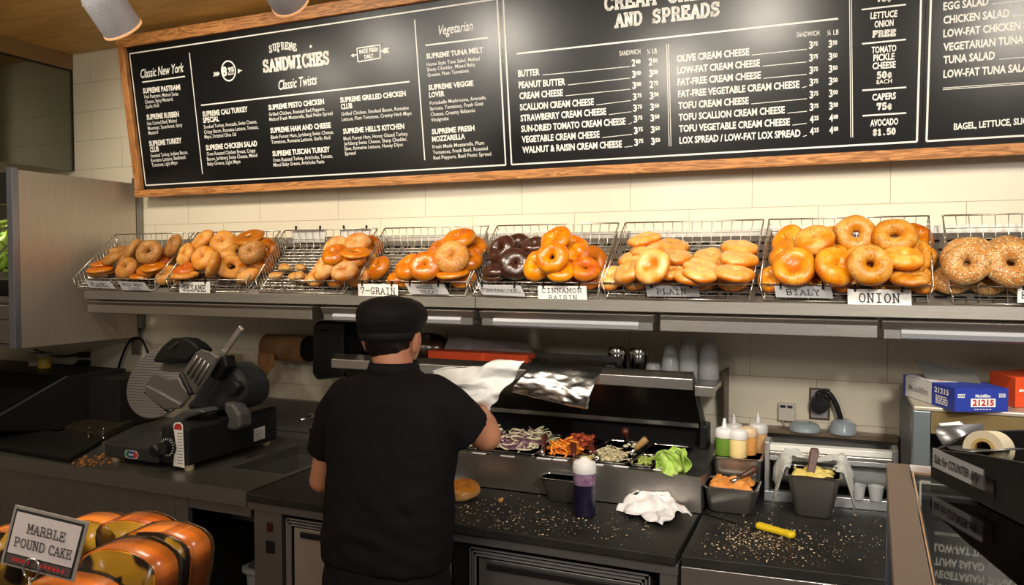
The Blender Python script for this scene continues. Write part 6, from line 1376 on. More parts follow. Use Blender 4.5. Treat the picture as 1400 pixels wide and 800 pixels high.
# blue film box: built in its own frame
BLUE = mat('blue_card', (.022, .045, .33), .4); WHC = mat('white_card', (.62, .60, .58), .5)
c0 = onZ(1305, 563, zt+.0006); cR = onZ(1378, 563, zt+.0006); cL = onZ(1243, 540, zt+.0006)
ex = (cR-c0).normalized(); ey = Vector((0, 0, 1)).cross(ex); Wb = (cR-c0).length; Db = .285; Hb = .064
ey2 = (cL-c0); Db = min(.34, ey2.length); ey = (ey2-ex*ey2.dot(ex)).normalized()
BX = frame(c0, ex, ey, V(0, 0, 1))
bx = thing('film_box', tuple(c0), 'blue and white film box with 21215 on its end and a grey flap', 'film box')
MB().box(0, Wb, 0, Db, 0, Hb, BX).build('carton', BLUE, bx)
MB().box(-.0007, -.0001, Db*.42, Db*.94, .001, Hb-.001, BX).build('white_panel', WHC, bx)
MB().box(.0, Wb*.55, Db*.42, Db*.94, Hb+.0001, Hb+.0008, BX).build('white_top_panel', WHC, bx)
lt = MB(); FM = BX @ frame(V(0, -.0012, 0), (1, 0, 0), (0, 0, 1), (0, -1, 0))
MB().box(Wb*.30, Wb*.76, -.0011, -.0003, Hb*.20, Hb*.56, BX).build('number_patch', CREAMT, bx)
m_ = MB(); put_text(m_, '21215', (Wb*.33, Hb*.27), (Wb*.73, Hb*.27), Hb*.24, FM, .04); m_.build('number', mat('number_red', (.5, .02, .03), .5), bx)
m_ = MB(); put_text(m_, 'Mobilfilm', (Wb*.38, Hb*.62), (Wb*.66, Hb*.62), Hb*.12, FM, .03); bars(m_, Wb*.36, Wb*.68, Hb*.09, Hb*.14, FM); bars(m_, Wb*.05, Wb*.2, Hb*.6, Hb*.78, FM, 3); bars(m_, Wb*.82, Wb*.95, Hb*.62, Hb*.8, FM, 3)
SMx = BX @ frame(V(-.0002, 0, 0), (0, -1, 0), (0, 0, 1), (-1, 0, 0))
put_text(m_, '21215', (-Db*.36, Hb*.62), (-Db*.10, Hb*.62), Hb*.22, SMx, .03)
bars(m_, -Db*.34, -Db*.12, Hb*.14, Hb*.54, SMx, 4)
m_.build('lettering', CREAMT, bx)
m_ = MB(); SM2 = BX @ frame(V(-.0008, 0, 0), (0, -1, 0), (0, 0, 1), (-1, 0, 0)); put_text(m_, 'Mobilfilm', (-Db*.88, Hb*.34), (-Db*.48, Hb*.34), Hb*.28, SM2, .01, .2); m_.build('grey_lettering', mat('grey_print', (.2, .2, .22), .5), bx)
m_ = MB(); TM = BX @ frame(V(0, 0, Hb+.0009), (0, 1, 0), (-1, 0, 0), (0, 0, 1)); bars(m_, Db*.48, Db*.9, -Wb*.42, -Wb*.2, TM, 2); m_.build('red_lettering', mat('red_print', (.6, .08, .05), .5), bx)
fp = [BX @ V(*p) for p in ((Wb*.10, Db*.62, Hb+.001), (Wb*.82, Db*.28, Hb+.001), (Wb*.98, Db*.56, Hb+.030), (Wb*.16, Db*.92, Hb+.045))]
MB().prism(fp, (0, .002, .001)).build('flap', mat('grey_card', (.10, .098, .092), .5), bx)
ob = thing('carton_box', tuple(onZ(1400, 560, zt)), 'orange red carton behind the blue box at the right edge', 'box')
P = [onZ(x, y, zt+.0006) for x, y in ((1352, 546), (1388, 558), (1500, 552), (1440, 540))]
MB().prism(P, (0, 0, .085)).build('carton', ORR, ob, bevel=.002)
q = onY(1396, 545, 2.5); m_ = MB(); 
ea = (P[2]-P[1]).normalized(); fn_ = frame(P[1]-ea.cross(V(0, 0, 1))*-.0, ea, V(0, 0, 1), ea.cross(V(0, 0, 1)))
bars(m_, .012, .05, .045, .056, fn_, 1); m_.build('lettering', CREAMT, ob)
m_ = MB(); m_.add([fn_ @ V(.075, .028, .0015)]+[fn_ @ V(.075+.035*math.cos(k*.2618), .028+.022*math.sin(k*.2618), .0015) for k in range(24)], [(0, 1+k, 1+(k+1) % 24) for k in range(24)]); m_.build('oval_label', mat('oval_grey', (.55, .5, .52), .5), ob)
# ---------------------------------------------------------------- the cook
def fuse(mb, name, m, parent, vox, smooth_it=4, disp=None):
    o = mb.build('tmp', None, None)
    r = o.modifiers.new('r', 'REMESH'); r.mode = 'VOXEL'; r.voxel_size = vox; r.use_smooth_shade = True
    s = o.modifiers.new('s', 'SMOOTH'); s.iterations = smooth_it; s.factor = .5
    dg = bpy.context.evaluated_depsgraph_get(); me = bpy.data.meshes.new_from_object(o.evaluated_get(dg)); bpy.data.objects.remove(o)
    if disp:
        for v in me.vertices: v.co += disp(v.co, v.normal)
    me.name = name; me.materials.clear(); me.materials.append(m); me.polygons.foreach_set('use_smooth', [True]*len(me.polygons))
    n = bpy.data.objects.new(name, me); COL.objects.link(n)
    if parent is not None: n.parent = parent; n.matrix_parent_inverse = Matrix.Translation(parent.location).inverted() if parent.type == 'EMPTY' else Matrix()
    return n
def cap(mb, pts, rs, seg=16):
    P = smooth_path(pts, 5); R = []
    n = len(pts)
    for i in range(n-1):
        for k in range(5): R.append(rs[i]+(rs[i+1]-rs[i])*k/5)
    R.append(rs[-1]); mb.tube(P, R, seg)
    mb.ell(P[0], R[0], R[0], R[0], seg=seg, rings=10); mb.ell(P[-1], R[-1], R[-1], R[-1], seg=seg, rings=10)
def ering(cx_, hw, y, Y, ry, n=36, pw=2.4):
    c = onY(cx_, y, Y); rx = (onY(cx_+hw, y, Y).x-onY(cx_-hw, y, Y).x)/2; out = []
    for k in range(n):
        a = 2*math.pi*k/n; ca, sa = math.cos(a), math.sin(a)
        out.append(V(c.x+rx*math.copysign(abs(ca)**(2/pw), ca), c.y+ry*math.copysign(abs(sa)**(2/pw), sa), c.z))
    return out
SKIN = mat('skin', (.60, .27, .15), .5, 0, 12, .3, (.56, .235, .125), .05, 90, sss=.06)
CLOTH = mat('black_polo_cloth', (.0085, .0078, .009), .85, 0, 0, 0, None, .3, 14, spec=.15)
CLOTHB = mat('black_trouser_cloth', (.007, .007, .008), .85, spec=.2)
CAPC = mat('black_cap_cloth', (.006, .006, .007), .75, spec=.3); HAIR = mat('black_hair', (.008, .006, .006), .42, 0, 0, 0, None, .4, 60, stretch=(6, 6, 1))
q = onY(532, 700, 1.86)
per = thing('person', (q.x, 1.86, 0), 'person from behind in black cap, polo shirt and trousers, holding up white wrap', 'person')
def hand(mb, wrist, d, palm, thumb_side, curl=.5, s=1.0):
    d = Vector(d).normalized(); nrm = Vector(palm); nrm = (nrm-d*nrm.dot(d)).normalized(); side = d.cross(nrm)*thumb_side
    w_ = Vector(wrist)
    for t in (-1, 0, 1): cap(mb, [w_+side*t*.014*s, w_+d*.045*s+side*t*.022*s, w_+d*.088*s+side*t*.026*s], [.015*s, .014*s, .0125*s], 10)
    for i, (o, L) in enumerate(((.033, .072), (.011, .080), (-.011, .075), (-.032, .058))):
        b = w_+d*.090*s+side*o*s; e1 = (d*math.cos(curl*.5)+nrm*math.sin(curl*.5)); e2_ = (d*math.cos(curl*1.3)+nrm*math.sin(curl*1.3)); e3 = (d*math.cos(curl*2)+nrm*math.sin(curl*2))
        cap(mb, [b, b+e1*L*.45*s, b+(e1*.45+e2_*.32)*L*s, b+(e1*.45+e2_*.32+e3*.25)*L*s], [.0095*s, .0088*s, .008*s, .007*s], 10)
    tb = w_+d*.025*s+side*.030*s; td = (d*.6+side*.65+nrm*.35).normalized()
    cap(mb, [tb, tb+td*.035*s, tb+td*.035*s+(d*.8+side*.2+nrm*.4).normalized()*.032*s], [.0135*s, .0115*s, .009*s], 10)
bm_ = MB()
HC = onY(537, 449, 1.935)
bm_.ell(HC+V(0, 0, -.006), .074, .090, .095, Matrix.Rotation(-.30, 3, 'X'), 28, 18)
bm_.ell(HC+V(0, .045, -.060), .056, .058, .060, seg=24, rings=14)                  # jaw
cap(bm_, [HC+V(0, .105, .002), HC+V(0, .118, -.026)], [.010, .016], 10)             # nose
cap(bm_, [HC+V(-.02, .100, -.058), HC+V(.02, .100, -.058)], [.009, .009], 10)       # lips
for s_ in (-1, 1):
    ec = HC+V(s_*.083, -.005, -.038); bm_.ell(ec, .012, .021, .036, Matrix.Rotation(-.25, 3, 'X'), 14, 10); bm_.ell(ec+V(s_*.008, -.012, .006), .006, .010, .026, None, 12, 8)
    cap(bm_, [HC+V(s_*.014, .090, .018), HC+V(s_*.045, .078, .018)], [.010, .009], 8)
NB = onY(538, 512, 1.905)
cap(bm_, [HC+V(0, -.012, -.05), NB+V(0, .0, .01), NB+V(0, -.01, -.07)], [.056, .060, .075], 20)
T1 = [ering(536, 52, 552, 1.89, .075), ering(535, 62, 600, 1.88, .095), ering(533, 62, 660, 1.865, .092), ering(530, 66, 720, 1.86, .10), ering(528, 68, 775, 1.86, .105), ering(528, 60, 815, 1.86, .10)]
bm_.loft(T1)
SL, SR = onY(470, 546, 1.89), onY(604, 546, 1.89)
cap(bm_, [SL, SR], [.042, .042], 16)
EL, ER = onY(441, 656, 1.935), onY(664, 596, 2.005)
WL, WR = V(onY(470, 690, 2.16).x, 2.16, .985), onY(652, 560, 2.215)
cap(bm_, [SL, (SL+EL)/2+V(-.005, -.004, 0), EL], [.042, .042, .040], 18); cap(bm_, [EL, (EL*.6+WL*.4)+V(-.004, 0, 0), WL], [.041, .038, .026], 16)
cap(bm_, [SR, (SR+ER)/2, ER], [.042, .044, .046], 18); cap(bm_, [ER, ER*.6+WR*.4+V(.004, 0, 0), WR], [.046, .042, .027], 16)
hand(bm_, WL, (.55, .75, -.18), (.15, .1, -1), 1, .35); hand(bm_, WR, (-.45, .6, .55), (-.6, -.1, -.5), -1, .75)
HP = onY(528, 790, 1.86)
for s_ in (-1, 1):
    hx = HP.x+s_*.085; cap(bm_, [V(hx, 1.86, .80), V(hx+s_*.008, 1.87, .47), V(hx+s_*.01, 1.855, .10)], [.088, .058, .040], 16); cap(bm_, [V(hx+s_*.01, 1.84, .05), V(hx+s_*.02, 1.98, .035)], [.04, .032], 12)
fuse(bm_, 'body', SKIN, per, .0052, 5)
for s_ in (-1, 1):
    MB().ell(HC+V(s_*.030, .083, .0), .012, .010, .009, seg=12, rings=8).build('eye', mat('eye_white', (.7, .68, .64), .3), per, smooth=True)
# shirt
sh = MB()
sh.loft([ering(538, 27, 503, 1.905, .060), ering(538, 36, 511, 1.905, .070), ering(537, 66, 523, 1.90, .086), ering(536, 86, 540, 1.895, .104), ering(535, 86, 570, 1.89, .116), ering(535, 82, 610, 1.88, .122), ering(533, 79.5, 650, 1.868, .122), ering(531.5, 80.5, 695, 1.862, .126), ering(529, 81, 738, 1.86, .130), ering(528, 79, 765, 1.86, .128), ering(528, 70, 767, 1.86, .118)])
def sleeve(pts, rs):
    P = smooth_path(pts, 5); R = []
    for i in range(len(pts)-1):
        for k in range(5): R.append(rs[i]+(rs[i+1]-rs[i])*k/5)
    R.append(rs[-1]); sh.tube(P, R, 20); sh.ell(P[0], rs[0], rs[0], rs[0], seg=18, rings=10)
sleeve([onY(478, 545, 1.895), onY(459, 572, 1.905), onY(444, 619, 1.925)], [.066, .064, .057])
sleeve([onY(590, 545, 1.895), onY(612, 562, 1.915), onY(640, 590, 1.965)], [.072, .076, .074])
def wr(co, no):
    a = noise.noise((co.x*5+co.z*7, co.z*16-co.x*9, co.y*5)); b = noise.noise((co.x*14, co.z*22+co.x*16, 4))
    low = max(0, min(1, (1.22-co.z)/.3))
    return no*(.004*a+.0035*b*(.4+low)+.005*low*noise.noise((co.x*6, co.z*30+co.x*5, 9)))
so_ = fuse(sh, 'polo_shirt', CLOTH, per, .0065, 6, wr)
cl = MB(); cl.loft([ering(538, 29, 509, 1.905, .066), ering(538, 31, 507, 1.905, .069), ering(538.5, 27.5, 494, 1.912, .064), ering(538.5, 25.5, 494, 1.912, .060), ering(538, 26, 508, 1.905, .060)], cap=False)
fuse(cl, 'collar', mat('collar_rib', (.009, .008, .009), .8, spec=.2), so_, .004, 2) if False else cl.build('collar', mat('collar_rib', (.008, .008, .009), .8, spec=.2), so_, smooth=True)
tr_ = MB(); hx = HP.x
tr_.loft([ering(528, 74, 752, 1.86, .118), ering(528, 78, 790, 1.86, .126), ering(528, 80, 830, 1.86, .13)])
for s_ in (-1, 1): tr_.tube(smooth_path([V(hx+s_*.088, 1.86, .78), V(hx+s_*.095, 1.865, .48), V(hx+s_*.098, 1.855, .07)], 6), [.105-.003*k for k in range(13)], 20)
def wr2(co, no): return no*.005*noise.noise((co.x*9, co.z*14, co.y*9))
fuse(tr_, 'trousers', CLOTHB, per, .008, 4, wr2)
for s_ in (-1, 1):
    m_ = MB(); cap(m_, [V(hx+s_*.098, 1.80, .045), V(hx+s_*.105, 1.90, .045), V(hx+s_*.115, 2.01, .038)], [.042, .046, .036], 14)
    m_.v = [(x, y, max(z, .002)) for x, y, z in m_.v]; fuse(m_, 'shoe', RUBBER, per, .006, 3)
hr = MB(); hr.ell(HC+V(0, -.008, .0), .0785, .092, .100, Matrix.Rotation(-.25, 3, 'X'), 28, 18); hr.ell(HC+V(0, -.050, -.045), .062, .037, .042, seg=20, rings=12)
hr.v = [(x, min(y, HC.y+.055-max(0, -(z-HC.z))*.5), z) for x, y, z in hr.v]
fuse(hr, 'hair', HAIR, per, .005, 4, lambda co, no: no*.002*noise.noise((co.x*60, co.y*60, co.z*12)))
cp = MB(); Yh = 1.93
cp.loft([ering(533, 33, 461, Yh, .090, pw=2), ering(534, 37, 452, Yh, .100, pw=2), ering(535.5, 41, 437, Yh, .112, pw=2), ering(536, 40.5, 425, Yh, .112, pw=2), ering(534, 33, 414, Yh, .098, pw=2), ering(534, 22, 408, Yh, .070, pw=2), ering(534, 9, 405.3, Yh, .03, pw=2)])
def wr3(co, no): return no*(.004*noise.noise((co.x*16, co.z*20, co.y*16)))
co_ = fuse(cp, 'cap', CAPC, per, .005, 4, wr3)
bb2 = MB(); bb2.loft([ering(533.5, 33.8, 464, Yh, .093, pw=2), ering(533.5, 35.2, 463, Yh, .096, pw=2), ering(534, 37.2, 452, Yh, .1015, pw=2), ering(534, 36, 452, Yh, .098, pw=2)], cap=False); bb2.build('cap_band', CAPC, co_, smooth=True)
vz = MB(); c = onY(534, 459, Yh); vz.prism([V(c.x+.075*math.cos(a), c.y+.085+.07*math.sin(a), c.z-.006-.03*math.sin(a)) for a in [k*math.pi/10 for k in range(11)]], (0, 0, .006)); vz.build('visor', CAPC, co_, smooth=False)
# white wrap sheet held in the right hand
C = [onY(588, 508, 2.18), onY(718, 489, 2.24), onY(668, 563, 2.16), onY(598, 527, 2.14)]
def wrap(u, v):
    a_ = C[0]*(1-u)+C[1]*u; b_ = C[3]*(1-u)+C[2]*u
    p = a_*(1-v)+b_*v; bulge = math.sin(math.pi*v)*math.sin(math.pi*u); p += V(.012, -.035, -.012)*bulge
    p.y += .016*math.sin(9*v+5*u)+.009*math.sin(17*v-6*u+1); p.z += .008*math.sin(11*u)*(1-v)
    return p
tag(crumple(wrap, 40, 34, .008, 6, 17).build('wrapping_sheet', mat('white_wrap', (.80, .80, .76), .42, 0, 0, 0, None, .5, 30), None, smooth=True, solid=.002), 'white wrapping sheet shaken out in the right hand of the cook', 'wrapping sheet')
# grey plastic tub under the left counter
tb = thing('plastic_bin', tuple(onZ(345, 800, .45)), 'grey plastic bin standing in the dark opening under the steel counter', 'bin')
q = onY(336, 765, 2.20)
def rr(x0, x1, y0, y1, z, r=.04): 
    out = []
    for cx_, cy_, a0 in ((x1-r, y1-r, 0), (x0+r, y1-r, 90), (x0+r, y0+r, 180), (x1-r, y0+r, 270)):
        for k in range(6): a = math.radians(a0+18*k); out.append(V(cx_+r*math.cos(a), cy_+r*math.sin(a), z))
    return out
bx0 = onY(327, 770, 2.36).x; zt_ = onY(345, 756, 2.5).z
GRB = mat('grey_bin', (.40, .40, .39), .4)
W_b = -1.905-bx0
MB().loft([rr(bx0+.03, bx0+W_b-.03, 2.38, 2.66, .162), rr(bx0+.01, bx0+W_b-.01, 2.36, 2.68, zt_-.02), rr(bx0, bx0+W_b, 2.35, 2.69, zt_-.018), rr(bx0, bx0+W_b, 2.35, 2.69, zt_), rr(bx0+.016, bx0+W_b-.016, 2.366, 2.674, zt_), rr(bx0+.036, bx0+W_b-.036, 2.386, 2.654, .17)]).build('tub', GRB, tb, smooth=True, auto=50)

# ---------------------------------------------------------------- foreground: wrapped pound cake with a sign
ZP = 1.285
cst = thing('cake_stand', (-.78, .54, 0), 'dark counter block holding the wrapped pound cake', 'stand')
MB().box(-1.1, -.60, .10, .66, .0, 1.268).build('block', mat('counter_wood', (.10, .05, .02), .5), cst, bevel=.004)
MB().box(-1.08, -.62, .30, .655, 1.2683, 1.2845).build('tray', DARK, cst, bevel=.004)
CRUST = mat('cake_crust', (.74, .15, .010), .35, 0, 20, .25, (.80, .26, .03), .15, 50, coat=.6)
def crumb_mat():
    m = bpy.data.materials.new('marble_crumb'); m.use_nodes = True; nt = m.node_tree; b = nt.nodes['Principled BSDF']; L = nt.links.new
    tc = nt.nodes.new('ShaderNodeTexCoord'); n = nt.nodes.new('ShaderNodeTexNoise'); n.inputs['Scale'].default_value = 11; n.inputs['Detail'].default_value = 2; n.inputs['Distortion'].default_value = 1.4; L(tc.outputs['Object'], n.inputs[0])
    r = nt.nodes.new('ShaderNodeValToRGB'); e = r.color_ramp.elements; e[0].position = .55; e[0].color = (.84, .48, .035, 1); e[1].position = .585; e[1].color = (.022, .008, .006, 1); L(n.outputs[0], r.inputs[0])
    L(r.outputs[0], b.inputs['Base Color']); b.inputs['Roughness'].default_value = .5; b.inputs['Coat Weight'].default_value = .5; b.inputs['Coat Roughness'].default_value = .12
    n2 = nt.nodes.new('ShaderNodeTexNoise'); n2.inputs['Scale'].default_value = 30; n2.inputs['Distortion'].default_value = 2; L(tc.outputs['Object'], n2.inputs[0]); bp = nt.nodes.new('ShaderNodeBump'); bp.inputs['Strength'].default_value = .5; bp.inputs['Distance'].default_value = .004; L(n2.outputs[0], bp.inputs['Height']); L(bp.outputs[0], b.inputs['Coat Normal'])
    return m
CRUMBM = crumb_mat(); WRAPM = glass_mat('cake_film', (.99, .985, .98), .03, .2)
def cake(px, py, D, label, ang=0, w_=.09, h=.098, th=.034, lean=0):
    p = CAM+ray(px, py)*D                          # top centre of the slice
    t = thing('pound_cake_slice', (p.x, p.y, ZP), label, 'cake slice', 'wrapped slices of marble pound cake')
    fx_ = Vector((math.cos(ang), math.sin(ang), 0)); fy = Vector((-math.sin(ang), math.cos(ang), 0)); hh = p.z-ZP
    M = frame(V(p.x, p.y, ZP), fx_, fy, V(0, 0, 1)) @ Matrix.Rotation(lean, 4, 'X')
    def prof(s):
        P = [(-.40*w_*s, 0.001), (.40*w_*s, 0.001), (.5*w_*s, hh*.45), (.52*w_*s, hh*.70)]
        for k in range(1, 12): a = math.pi*k/12; P.append((.52*w_*s*math.cos(a), hh*(.72+.28*s*math.sin(a)**.8)))
        P += [(-.52*w_*s, hh*.70), (-.5*w_*s, hh*.45)]; return P
    o = MB().prism([M @ V(x, -th/2, z) for x, z in prof(.985)], M.to_3x3() @ V(0, th, 0)).build('crumb', CRUMBM, t)
    P = prof(1.0); Q = prof(.93)
    n = len(P); vs = [M @ V(x, -th/2+.0012, z) for x, z in P]+[M @ V(x, th/2-.0012, z) for x, z in P]
    MB().add(vs, [(i, (i+1) % n, n+(i+1) % n, n+i) for i in range(n)]).build('crust', CRUST, t, smooth=True, solid=.003)
    R = prof(1.06)
    def rw(i, y): x, z = R[i]; return M @ V(x, y+.004*noise.noise((x*60, z*60, y*90+px)), max(.0012, z*1.01+.003*noise.noise((x*50, z*50, px))))
    rings = [[rw(i, y) for i in range(n)] for y in (-th/2-.004, -th/2-.001, 0, th/2+.001, th/2+.004)]
    MB().loft(rings).build('plastic_wrap', WRAPM, t, smooth=True)
    return t
A_ = math.radians(8)
cake(190, 707, .96, 'wrapped pound cake slice standing farthest back, dark swirl on its face', A_, .085)
cake(133, 707, .98, 'wrapped pound cake slice right behind the upper corner of the sign', A_, .085)
cake(226, 721, .90, 'wrapped pound cake slice at the right end with a glossy orange side', A_, .092, th=.036)
cake(176, 745, .83, 'wrapped pound cake slice in front with a purple black patch, right of the sign', A_, .092, th=.036)
cake(20, 722, .93, 'wrapped pound cake slice at the left edge of the photo, partly behind the sign', A_, .09)
cake(95, 792, .80, 'wrapped pound cake slice below the sign at the bottom edge', A_, .10, th=.036)
# the sign
Dn = .755
TLc, TRc, BRc, BLc = [CAM+ray(*p)*d for p, d in (((20.5, 690.5), Dn), ((121, 714.5), Dn-.012), ((100, 796), Dn-.012), ((0.5, 770.5), Dn))]
exs = (TRc-TLc).normalized(); ns = exs.cross(BLc-TLc).normalized(); ns = ns if ns.dot(CAM-TLc) > 0 else -ns
ps = thing('cake_sign', tuple((BLc+BRc)/2), 'tilted MARBLE POUND CAKE sign with a black border standing in front of the cake', 'sign')
MB().prism([TLc, TRc, BRc, BLc], -ns*.0018).build('holder', mat('sign_holder', (.30, .27, .24), .35), ps)
def onS(u, v): return TLc*(1-u)*(1-v)+TRc*u*(1-v)+BRc*u*v+BLc*(1-u)*v
def quad(u0, u1, v0, v1, z, nm, m): 
    return MB().add([onS(u, v)+ns*z for u, v in ((u0, v0), (u1, v0), (u1, v1), (u0, v1))], [(0, 1, 2, 3)]).build(nm, m, ps)
quad(.035, .965, .045, .965, .0004, 'border', INK); quad(.06, .94, .085, .78, .0008, 'card', mat('pink_white_card', (.66, .60, .60), .45)); quad(.06, .94, .80, .94, .0008, 'dark_band', mat('brown_band', (.085, .06, .055), .45))
eyS = (TLc-BLc); Hs = eyS.length; Ws = (BRc-BLc).length
ey_ = (eyS-exs*eyS.dot(exs)).normalized(); SM = frame(BLc+ns*.0012, exs, ey_, ns); shx = eyS.dot(exs)
m_ = MB()
def son(s, u0, u1, v, c):
    a = onS(u0, v)-BLc; b = onS(u1, v)-BLc
    slab(m_, s, (a.dot(exs), a.dot(ey_)), (b.dot(exs), b.dot(ey_)), c*Hs, SM, .13, .18)
son('MARBLE', .26, .77, .39, .145); son('POUND', .13, .545, .645, .145); son('CAKE', .60, .905, .645, .145)
m_.build('lettering', mat('sign_grey_ink', (.06, .05, .05), .6), ps)
m_ = MB()
for u0, u1 in ((.15, .40), (.52, .88)):
    for k in range(6): a = u0+(u1-u0)*k/6; m_.add([onS(u, v)+ns*.0012 for u, v in ((a, .84), (a+(u1-u0)/6*.7, .84), (a+(u1-u0)/6*.7, .90), (a, .90))], [(0, 1, 2, 3)])
m_.build('red_print', REDINK, ps)
c = onS(.455, .93)+ns*.004
MB().tube([c+exs*.0085*math.cos(a)+ey_*(.010*math.sin(a)) for a in [i*math.pi/8 for i in range(-3, 12)]], .0011, 8).tube([c-ey_*.008, V(c.x, c.y, ZP+.0015)], .0011, 8).build('wire_clip', CHROME, ps, smooth=True)

# ---------------------------------------------------------------- foreground: glass topped showcase with a black tray
ZG = 1.53
sc_t = thing('display_case', (.3, .4, 0), 'glass topped display case with a bronze steel edge at the lower right corner', 'display case')
E0, E1 = onZ(1212, 632, ZG), onZ(1222, 800, ZG); I0, I1 = onZ(1243, 636, ZG), onZ(1275, 800, ZG)
def ext(a, b, y): return a+(b-a)*((y-a.y)/(b.y-a.y))
yb, yf = E0.y, .05
el, il = ext(E0, E1, yf), ext(I0, I1, yf); elb, ilb = ext(E0, E1, yb), ext(I0, I1, yb)
BRZ = mat('bronze_steel', (.27, .21, .165), .42, .75)
MB().prism([elb, ilb, il, el], (0, 0, -.014)).build('left_edge_rail', BRZ, sc_t, bevel=.0008)
MB().prism([ilb+V(0, 0, 0), V(.75, ilb.y, ZG), V(.75, ilb.y-.022, ZG), ilb+V(.0, -.022, 0)], (0, 0, -.014)).build('rear_edge_rail', mat('white_rail', (.62, .58, .58), .35), sc_t, bevel=.0008)
MB().tube([ilb+V(.001, -.02, -.001), il+V(.001, 0, -.001)], .0012, 6).build('trim_strip', CHROME, sc_t)
MB().prism([ilb+V(.0005, -.0225, -.004), V(.75, ilb.y-.0225, ZG-.004), V(.75, yf, ZG-.004), il+V(.0005, 0, -.004)], (0, 0, .004)).build('glass_top', glass_mat('case_glass', (.86, .90, .88), .07, .015), sc_t)
lx = max(el.x, elb.x)
MB().box(lx+.002, lx+.006, yf, yb-.004, .9, ZG-.0145).build('left_glass', glass_mat('case_side_glass', (.75, .80, .82), .10, .03), sc_t)
MB().box(lx+.0005, lx+.010, yb-.012, yb-.002, .9, ZG-.0145).build('corner_upright', mat('edge_blue', (.22, .26, .34), .3, .7), sc_t)
MB().box(lx+.003, .75, yf, yb-.014, .0, .899).build('base', mat('case_base', (.10, .09, .085), .4), sc_t)
MB().box(lx+.008, .74, .10, yb-.02, 1.30, 1.312).build('glass_shelf', mat('case_shelf', (.16, .18, .17), .3, .5), sc_t)
MB().box(lx+.008, .74, yb-.024, yb-.018, 1.312, 1.50).build('back_panel', mat('case_back', (.06, .065, .06), .35), sc_t)
q = onZ(1330, 690, 1.40)
ct = thing('cake_tray', (q.x, q.y, 1.3123), 'pale green tray inside the display case under the black tray', 'tray')
P = [onZ(x, y, 1.345) for x, y in ((1292, 664), (1352, 668), (1372, 694), (1290, 690))]
for p_ in P: p_.y = min(p_.y, yb-.03)
x0_, x1_, y0_, y1_ = .10, .30, .50, .60
MB().box(x0_, x1_, y0_, y1_, 1.3123, 1.36).build('tray_body', mat('pale_green_tray', (.34, .44, .34), .4), ct, bevel=.004)
q = onZ(1322, 736, 1.475)
st2 = thing('cookie_stand', (q.x, q.y, 1.3123), 'clear riser carrying the cookie in the display case', 'stand'); MB().lathe([(0, 0), (.02, 0), (.02, .150), (.034, .152), (.034, .155), (0, .155)], 20, T(q.x, q.y, 1.3123)).build('riser', CLEAR, st2, smooth=True, auto=40)
ck = MB().lathe([(0, 0), (.024, 0), (.0265, .003), (.022, .007), (0, .008)], 28, T(q.x, q.y, 1.4676)); ck.v = [(x, y, z+.0008*noise.noise((x*300, y*300, 2))*(z > 1.470)) for x, y, z in ck.v]
co2 = thing('cookie', (q.x, q.y, 1.467), 'golden cookie with dark chips seen through the glass top of the display case', 'cookie')
ck.build('biscuit', mat('cookie', (.52, .24, .06), .6, 0, 160, .25, (.62, .33, .11), .4, 200), co2, smooth=True, auto=50)
ch = MB(); rnd = random.Random(4)
for i in range(7): a, r_ = rnd.uniform(0, 6.28), rnd.uniform(.003, .018); ch.ell((q.x+r_*math.cos(a), q.y+r_*math.sin(a), 1.4752), .0022, .0022, .0012, seg=8, rings=5)
ch.build('chips', mat('chocolate_chip', (.03, .012, .006), .4), co2, smooth=True)
# black tray with the tape roll
bt0 = onZ(1272, 654, ZG+.0005); btn = thing('black_tray', tuple(bt0), 'black tray with a taped handwritten label on top of the display case', 'tray')
dR = (onZ(1384, 712, ZG)-bt0); dR = V(dR.x, dR.y, 0); Lt = .17; dR.normalize(); dB = V(-dR.y, dR.x, 0) ; dB = dB if dB.y > 0 else -dB
TM_ = frame(bt0, dR, dB, V(0, 0, 1)); Ht = .029; Dt = .12
tk = MB(); a_ = .006
for pl_q, dv in (([(0, 0, 0), (Lt, 0, 0), (Lt, 0, .046), (.05, 0, .030), (0, 0, .021)], (0, .002, 0)), ([(0, Dt, 0), (Lt, Dt, 0), (Lt, Dt, .026), (0, Dt, .036)], (0, -.002, 0)), ([(0, .002, 0), (0, Dt-.002, 0), (0, Dt-.002, .036), (0, .030, .034), (0, .002, .021)], (.002, 0, 0)), ([(Lt, .002, 0), (Lt, Dt-.002, 0), (Lt, Dt-.002, .046), (Lt, .002, .046)], (-.002, 0, 0))):
    tk.prism([TM_ @ V(*p) for p in pl_q], TM_.to_3x3() @ V(*dv))
tk.box(.002, Lt-.002, .002, Dt-.002, 0, .002, TM_)
tk.build('tray_body', BLACKP, btn, bevel=.0006)
MB().box(.004, .062, -.0009, -.0001, .0095, .0225, TM_).build('tape_label', mat('grey_tape_label', (.30, .30, .31), .4), btn)
MB().box(.050, .073, -.0013, -.0009, .007, .019, TM_).build('clear_tape', CLEAR, btn)
m_ = MB(); put_text(m_, 'Sub: for COUNTER only', (.007, .0135), (.058, .0135), .0055, TM_ @ frame(V(0, -.0011, 0), (1, 0, 0), (0, 0, 1), (0, -1, 0)), .02, .2); m_.build('handwriting', INK, btn)
q = onP(1350, 613, bt0+V(0, .035, 0)+dB*.02, V(0, 1, 0)); 
tp = thing('tape_roll', (q.x, q.y, ZG), 'cream tape roll with its end stuck up, sitting in the black tray', 'tape roll')
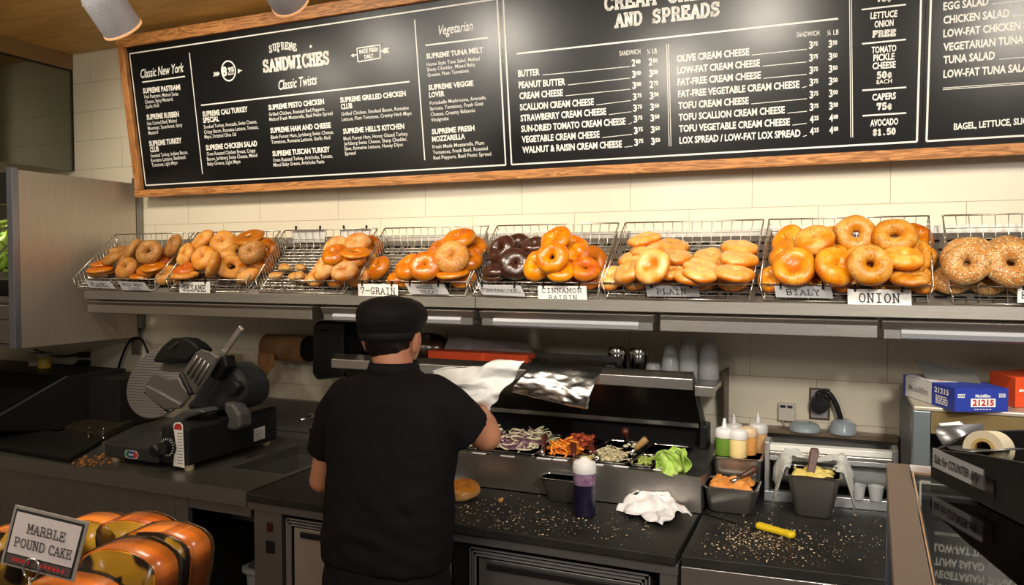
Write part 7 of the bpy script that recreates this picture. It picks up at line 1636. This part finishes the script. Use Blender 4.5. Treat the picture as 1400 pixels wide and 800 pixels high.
r_o = .0125; ctr = TM_ @ V(.045, .028, .002+.0175+.012)
ctr = onP(1352, 614, bt0+dB*.034, dB)
axr = (-RT*.72-FW*.62+V(0, 0, .12)).normalized(); Mt = axis_frame(ctr, axr)
MB().lathe([(.0062, -.012), (r_o, -.012), (r_o, .012), (.0062, .012), (.0062, -.012)], 40, Mt).build('tape', mat('cream_tape', (.66, .58, .40), .4), tp, smooth=True, auto=40)
MB().lathe([(.0052, -.0124), (.0074, -.0124), (.0074, .0124), (.0052, .0124), (.0052, -.0124)], 32, Mt).build('core', mat('tan_core', (.50, .34, .12), .6), tp, smooth=True, auto=40)
top_l, top_r = onP(1284, 580, bt0+dB*.020, dB), onP(1312, 577, bt0+dB*.040, dB); b_l, b_r = onP(1324, 622, bt0+dB*.022, dB), onP(1346, 603, bt0+dB*.042, dB)
MB().prism([top_l, top_r, b_r, b_l], (0, .0006, .0004)).build('loose_end', mat('white_tape', (.72, .72, .74), .35), tp)
MB().lathe([(0, 0), (.006, 0), (.006, .026), (0, .026)], 20, axis_frame(ctr-V(0, 0, .030), (0, 0, 1))).build('post', BLACKP, tp)
gl = [onP(u, v, bt0+dB*.010, dB) for u, v in ((1278, 583), (1281, 596), (1288, 607), (1299, 614), (1314, 617), (1330, 618))]
m_ = MB()
for p_ in gl: m_.v += [tuple(p_), tuple(p_+dB*.034+V(0, 0, .002))]
m_.f = [(2*k, 2*k+1, 2*k+3, 2*k+2) for k in range(5)]
m_.build('curved_guide', mat('grey_guide', (.16, .16, .16), .3, .6), btn, smooth=True, solid=.0008)
# drop every top-level mesh's origin to its own base
bpy.context.view_layer.update()
for o in list(sc.objects):
    if o.type == 'MESH' and o.parent is None and o.get('kind') != 'structure' and not o.children and o.matrix_world == Matrix.Identity(4):
        xs = [v.co for v in o.data.vertices]; c = Vector(((min(v.x for v in xs)+max(v.x for v in xs))/2, (min(v.y for v in xs)+max(v.y for v in xs))/2, min(v.z for v in xs)))
        o.data.transform(Matrix.Translation(-c)); o.location = c
